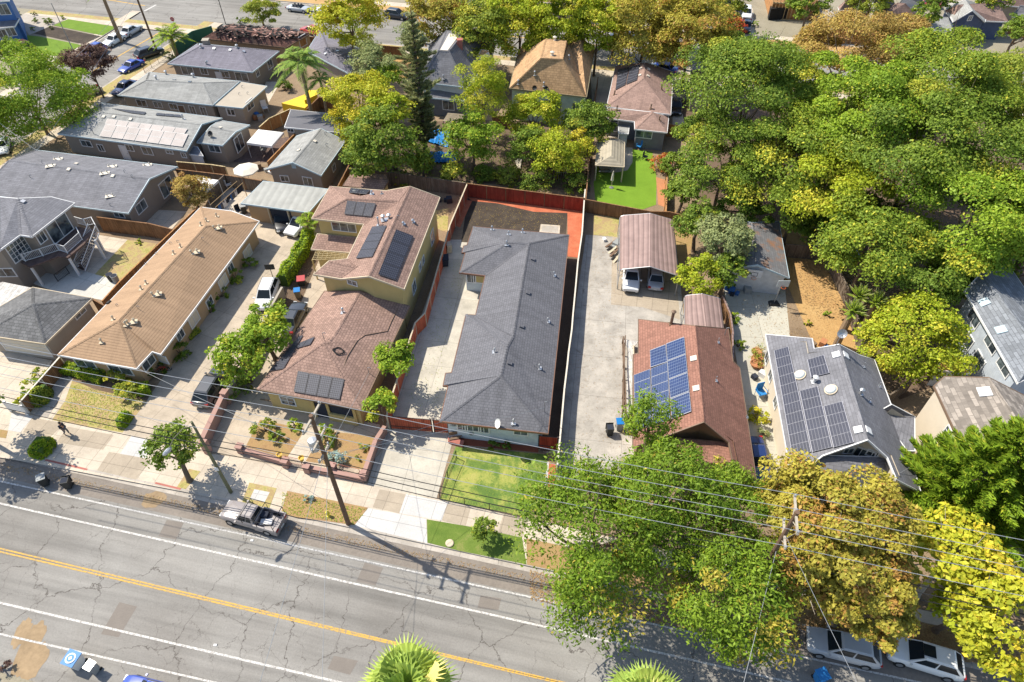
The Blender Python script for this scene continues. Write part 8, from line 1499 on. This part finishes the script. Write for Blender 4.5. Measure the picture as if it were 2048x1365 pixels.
for lab, k, x, y, r, pal, ex in (('red flowering shrub at the right edge of the turf lawn', 3, 1280, 1110, 75, 'red', {}), ('magenta flowering bush beside the dark picket railing', 1, 555, 775, 62, 'magenta', {}), ('grey green bush beside the left street railing', 1, 1155, 380, 36, 'grey', {}), ('leafy bush between the two storey house and the dark grey roof', 5, 610, 250, 80, 'green', {}), ('leafy shrub in front of the weathered grey fence', 2, 1210, 1225, 62, 'olive', {}),
 ('first garden shrub behind the red back fence, far left', 3, 60, 1170, 70, 'green', {}), ('second garden shrub behind the red back fence', 3, 215, 1190, 95, 'olive', {}), ('large garden shrub behind the middle of the red back fence', 3, 410, 1230, 105, 'green', {}), ('bushy garden shrub at the right end of the red back fence', 3, 690, 1250, 85, 'green', {}), ('leafy garden plants behind the wire bean frame', 3, 560, 1160, 60, 'lime', {}),
 ('shaggy oleander bush by the dark red back street fence, left', 2, 755, 262, 70, 'grey', {}), ('shaggy oleander bush by the dark red back street fence, right', 2, 920, 250, 85, 'olive', {}), ('trimmed small bush at the back street corner', 2, 100, 135, 26, 'dark', {}), ('dark shrub at the foot of the queen palm', 2, 400, 590, 50, 'dark', {}), ('magnolia like dark bush in front of the violet grey roof', 2, 770, 455, 62, 'dark', {}), ('green undergrowth left of the weathered fence below the gabled house tree', 2, 860, 1070, 60, 'bright', {}), ('shade shrubs under the dark tree, centre', 2, 1080, 1130, 75, 'green', {}), ('shade shrubs under the cypress', 2, 1350, 1100, 70, 'olive', {}), ('green shrub below the crumpled blue tarpaulin', 2, 1760, 1190, 70, 'green', {}), ('young vegetable shrub at the fence right of the blue tarpaulin', 2, 1850, 1190, 45, 'bright', {}),
 ('dry shrub in the front garden by the low pink wall, dark one', 11, 480, 890, 80, 'olive', {}), ('light green shrub at the left edge of the front garden path', 11, 722, 870, 58, 'bright', {}), ('bright shrub right of the utility pole transformer', 11, 950, 905, 62, 'bright', {}), ('shrub at the right end of the front garden path', 11, 965, 990, 66, 'green', {}), ('green low plant in the middle of the left front garden', 11, 580, 965, 60, 'green', {}), ('tiny shrub near the right side wall of the front garden', 11, 1245, 1040, 40, 'olive', {}), ('pale blue green rosette plant in the right front garden', 11, 1027, 1125, 70, 'blue', {}), ('thin weedy plant beside the pale blue green rosette', 11, 1205, 1115, 28, 'olive', {}), ('pale spiky plant on the dirt parking strip', 16, 820, 370, 36, 'blue', {}),
 ('dark low bush at the pale blue house wall, left', 12, 860, 712, 45, 'dark', {}), ('dark low bush at the pale blue house wall, right', 12, 965, 725, 42, 'dark', {}), ('yellow shrub between the rust red and big grey roofed houses', 13, 1260, 790, 80, 'yellow', {}), ('dry greyish shrub below the yellow shrub', 13, 1290, 915, 48, 'grey', {}), ('flowering vine on the leaning dark fence', 13, 1115, 300, 45, 'mixed', {}), ('vine on the corner of the small brown carport', 13, 1085, 120, 40, 'bright', {}), ('young plant in the dry yard with dark stems', 9, 340, 880, 26, 'bright', {}), ('second low plant in the dry yard', 9, 215, 940, 24, 'olive', {}), ('shrub at the left corner of the small brown carport', 8, 1170, 640, 50, 'green', {}),
 ('round little bush in the far pebble yard, nearest the blue house', 1, 130, 92, 17, 'dark', {}), ('small bush in the far pebble yard, second', 1, 228, 95, 18, 'dark', {}), ('low bush in the far pebble yard, third', 1, 240, 138, 22, 'green', {}), ('large round bush in the far pebble yard', 1, 320, 140, 30, 'green', {}), ('yellowish bush beside the far green lawn', 1, 420, 120, 18, 'lime', {}), ('round bush below the far pebble yard', 1, 222, 195, 19, 'green', {}), ('tiny bush in the far bark bed', 1, 345, 192, 15, 'dark', {}), ('leafy weed patch in the dry backyard lawn', 5, 1020, 490, 26, 'bright', {}), ('dark red bush at the bottom left corner', 15, -5, 1260, 60, 'purple', {}), ('tall clipped green hedge shrub by the building site', 4, 205, 160, 26, 'bright', {}),
 ('potted leafy plant at the flat roofed house end', 1, 1615, 800, 24, 'bright', {})):
    s = mpp(k, x, y, 1) / ZM[k][0]; bush('shrub', lab, P(k, x, y, r * s * .7), r * s, pal, int(x + y), leaf=.2 if r * s > .8 else .14)
for i, (x, y, r) in enumerate(((1845, 640, 55), (1735, 745, 62), (1625, 870, 65), (1540, 990, 52))): s = mpp(5, x, y, 1) / 3.689; bush('shrub', ('uppermost', 'second', 'third', 'lowest')[i] + ' shrub in the bed along the brown tiled house driveway', P(5, x, y, .6), r * s, 'green', i + 3)
hedge_box('hedge', 'flat low hedge patch beside the left driveway under the brown tiled eave', [(5, 1380, 1215), (5, 1460, 1145)], .5, 1.1, 'olive', 3); bush('shrub', 'dark bushes at the step near the corner window', (10, 1320, 235, .5), 1.1, 'dark', 4); bush('shrub', 'leafy bush beside the red bicycle', (10, 1160, 360, .5), .9, 'dark', 5)
hedge_box('clipped_hedge', 'clipped hedge below the left front window of the brown tiled house', [(10, 490, 375), (10, 620, 400)], .9, 1.3, 'hedge', 11); hedge_box('clipped_hedge', 'clipped bright hedge between the two front windows of the brown tiled house', [(10, 630, 405), (10, 790, 440)], 1.0, 1.5, 'hedge', 12); bush('shrub', 'loose shrub right of the clipped bright hedge', (10, 865, 465, .4), 1.1, 'olive', 13); bush('shrub', 'dry dark shrub beside the rounded box hedge', (10, 965, 545, .3), 1.1, 'olive', 14)
hedge_box('clipped_hedge', 'rounded box hedge at the driveway end of the flower bed', [(10, 1035, 545), (10, 1120, 520)], 1.1, 1.3, 'hedge', 15); hedge_box('clipped_hedge', 'large brown tinged round topiary beside the front path', [(10, 270, 585), (10, 380, 590)], 1.7, 2.2, 'olive', 16, round_=True); hedge_box('clipped_hedge', 'lens shaped clipped hedge at the corner of the dry lawn', [(10, 890, 810), (10, 965, 700)], 1.1, 1.1, 'hedge', 17, round_=True); hedge_box('clipped_hedge', 'round green clipped bush on the concrete beside the kerb', [(10, 245, 950), (10, 400, 965)], 1.1, 2.3, 'hedge', 18, round_=True)
bush('shrub', 'green shrub beside the white sign board', (10, 225, 500, .5), .9, 'bright', 21); bush('shrub', 'small shrub at the upper end of the front yard fence', (10, 300, 420, .5), .9, 'olive', 22); bush('shrub', 'lime shrub at the lower end of the front yard fence', (10, 145, 585, .5), .7, 'lime', 23)
hedge_box('vine_hedge', 'long vine covered hedge along the driveway of the yellow house', [(6, 720, 620), (6, 640, 770), (6, 560, 900), (6, 490, 1010)], 1.9, 1.3, 'hedge', 24, leaf=.22, dense=1.8); bush('shrub', 'green shrub by the pale block wall end', (6, 430, 1190, .5), 1.0, 'green', 25); bush('shrub', 'shrub at the base of the pink masonry wall', (11, 265, 590, .6), 1.2, 'green', 26)
# palms
feather_palm('queen_palm', 'tall queen palm with arching fronds above the yellow tarpaulin', P(0, 600, 125, 9), 2, 4.6, 26, .25, droop=1.4, wid=.55); feather_palm('queen_palm', 'smaller drooping palm right of the queen palm', P(0, 640, 160, 6.5), 5, 2.8, 15, .18, droop=1.6, wid=.55); feather_palm('date_palm', 'bushy palm beside the left street next to the dark utility pole', P(0, 340, 72, 3.5), 4, 3.6, 26, .3, 'bright', droop=1.0, bz=0, wid=.55); feather_palm('banana_plant', 'broad leaved banana plant at the corner of the yellow house', P(6, 690, 470, 2.5), 7, 1.9, 12, .15, 'bright', droop=.9, wid=.9, el0=80)
feather_palm('far_palm', 'palm trunk and crown by the far corner lawn', P(1, 690, -50, 8), 9, 2.6, 14, .3, bz=0)
for i, (x, y) in enumerate(((540, 775), (645, 815), (500, 870))): feather_palm('yucca_palm', ('spiky yucca head at the top of the cluster', 'spiky yucca head at the right of the cluster', 'spiky yucca head at the lower left of the cluster')[i], P(9, x, y, 4.5), 20 + i, 1.5, 34, .3, 'bright', droop=.15, wid=.35, el0=85, bark='palm_bark')
fan_palm('fan_palm', 'large fan palm crown at the bottom centre in front of the road', P(0, 815, 1392, 16.5), 3, 1.15, 40); fan_palm('fan_palm', 'fan palm crown at the bottom edge right of the larger one', P(0, 1288, 1428, 16.5), 6, 1.05, 34)
for lab, x0, y0 in (('left tall bare palm trunk behind the brown hip roof', 1309, 132), ('right tall bare palm trunk leaning out of the golden trees', 1345, 142)):
    b = P(0, x0, y0); dx = .6 if x0 < 1320 else 1.5; feather_palm('tall_palm', lab, b + Vector((dx, .5, 24)), int(x0), 2.5, 16, .3, bz=0)
# leaf litter
def litter(name, label, k, poly, n, pal, size=.12, seed=1, z=.02):
    g_ = rnd(seed); c = [np.array(P(k, *p, z)) for p in poly]; u, v = g_.random((n, 1)), g_.random((n, 1)); p = (c[0] * (1 - u) + c[1] * u) * (1 - v) + (c[3] * (1 - u) + c[2] * u) * v; p[:, 2] += .015; nr = np.tile([0, 0, 1.0], (n, 1)) + g_.normal(size=(n, 3)) * .2; t_ = unit(np.cross(nr, g_.normal(size=(n, 3)))); b_ = unit(np.cross(nr, t_)); o = quads_mesh(name, p, t_ * size * .5, b_ * size * .35, leaf_cols(g_, pal, n), 'leaves', None, (0, 0, 0)); o['kind'] = 'stuff'; o['label'] = label; return o
litter('fallen_leaves', 'brown fallen leaves scattered on the kerb side under the orange trees', 0, [(1500, 1170), (2040, 1290), (2040, 1345), (1500, 1240)], 9000, 'brown', .16, 3); litter('fallen_leaves', 'dry leaves scattered over the dark soil garden', 7, [(420, 330), (1160, 420), (1110, 560), (360, 490)], 450, 'orange', .1, 4); litter('fallen_leaves', 'dry leaves scattered on the road edge under the green street trees', 0, [(1060, 1140), (1600, 1260), (1600, 1300), (1060, 1200)], 3500, 'brown', .14, 5, ROAD_Z + .02)
litter('fallen_leaves', 'fallen leaves on the shaded ground beneath the tree mass', 0, [(1480, 420), (1900, 420), (1900, 640), (1640, 640)], 6000, 'brown', .2, 6)
# wire frame for beans
t = thing('bean_frame', 'thin white wire frame in the vegetable garden by the red fence', 'trellis', P(3, 590, 1240)); m = MB(); a, b = P(3, 555, 1235), P(3, 630, 1235)
for i in range(6): p = a.lerp(b, i / 5); m.tube([p, p + Vector((0, 0, 1.9))], .02, 4)
m.tube([a + Vector((0, 0, 1.9)), b + Vector((0, 0, 1.9))], .02, 4); m.tube([a + Vector((0, 0, 1.2)), b + Vector((0, 0, 1.2))], .02, 4); m.build('wire_frame', 'galv', t)

T('street tree at the left edge above the white sign', -95, 800, 6, 70, 'green', .3, spread=.3, shell=.4, group=G1)
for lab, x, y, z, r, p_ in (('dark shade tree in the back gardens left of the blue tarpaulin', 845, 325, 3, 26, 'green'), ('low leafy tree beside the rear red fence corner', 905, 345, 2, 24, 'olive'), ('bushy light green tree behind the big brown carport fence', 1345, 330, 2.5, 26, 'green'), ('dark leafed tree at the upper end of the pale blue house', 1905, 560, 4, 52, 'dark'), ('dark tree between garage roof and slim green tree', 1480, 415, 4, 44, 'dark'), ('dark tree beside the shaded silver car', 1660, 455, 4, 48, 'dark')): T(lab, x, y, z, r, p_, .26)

litter('fallen_leaves', 'dry leaves drifted along the kerb of the front street', 0, [(0, 925), (1050, 1150), (1050, 1162), (0, 940)], 1500, 'brown', .1, 8, ROAD_Z + .02); litter('fallen_leaves', 'dry leaves scattered on the driveway beside the hedge', 0, [(440, 780), (640, 480), (665, 500), (480, 800)], 900, 'brown', .1, 9)
litter('fallen_leaves', 'leaves scattered on the pale driveway by the red fence', 0, [(790, 820), (900, 520), (930, 530), (870, 830)], 350, 'olive', .1, 10); litter('fallen_leaves', 'leaves scattered on the grey driveway by the carport', 0, [(1190, 480), (1240, 480), (1260, 900), (1130, 900)], 500, 'brown', .1, 11); litter('fallen_leaves', 'leaf litter on the patchy front lawn', 12, [(575, 735), (1275, 795), (1250, 1145), (500, 1100)], 500, 'olive', .09, 12)
litter('fallen_leaves', 'leaves lying on the basketball driveway and dry yard', 0, [(1470, 600), (1640, 560), (1690, 690), (1540, 760)], 900, 'brown', .12, 13); litter('grass_tufts', 'weeds and tufts scattered over the back gardens', 0, [(700, 250), (1180, 260), (1180, 380), (700, 340)], 7000, 'green', .16, 14, .05); litter('grass_tufts', 'dry tufts scattered over the front dirt patches', 16, [(620, 320), (1270, 450), (1170, 570), (620, 480)], 700, 'olive', .12, 15, .03); litter('grass_tufts', 'grass tufts over the dry front lawn', 0, [(115, 838), (150, 770), (285, 800), (240, 862)], 1800, 'olive', .1, 16, .03)

for lab, x, y, r, p_ in (('green tree behind the far building site', 1620, 8, 40, 'green'), ('dark green tree between the far slate house and the building site', 1455, 8, 38, 'olive'), ('small green tree beside the far white porch house', 1852, 30, 26, 'green'), ('olive tree behind the far rose brown roofs', 1745, 2, 36, 'olive'), ('green tree at the far top right corner', 2040, 60, 34, 'green'), ('tree at the top edge right of the far blue gable', 1985, 2, 30, 'mixed'), ('small tree by the far red car', 1880, 2, 24, 'dark')): T(lab, x, y, 5, r, p_, .34, group='small trees beyond the back street')
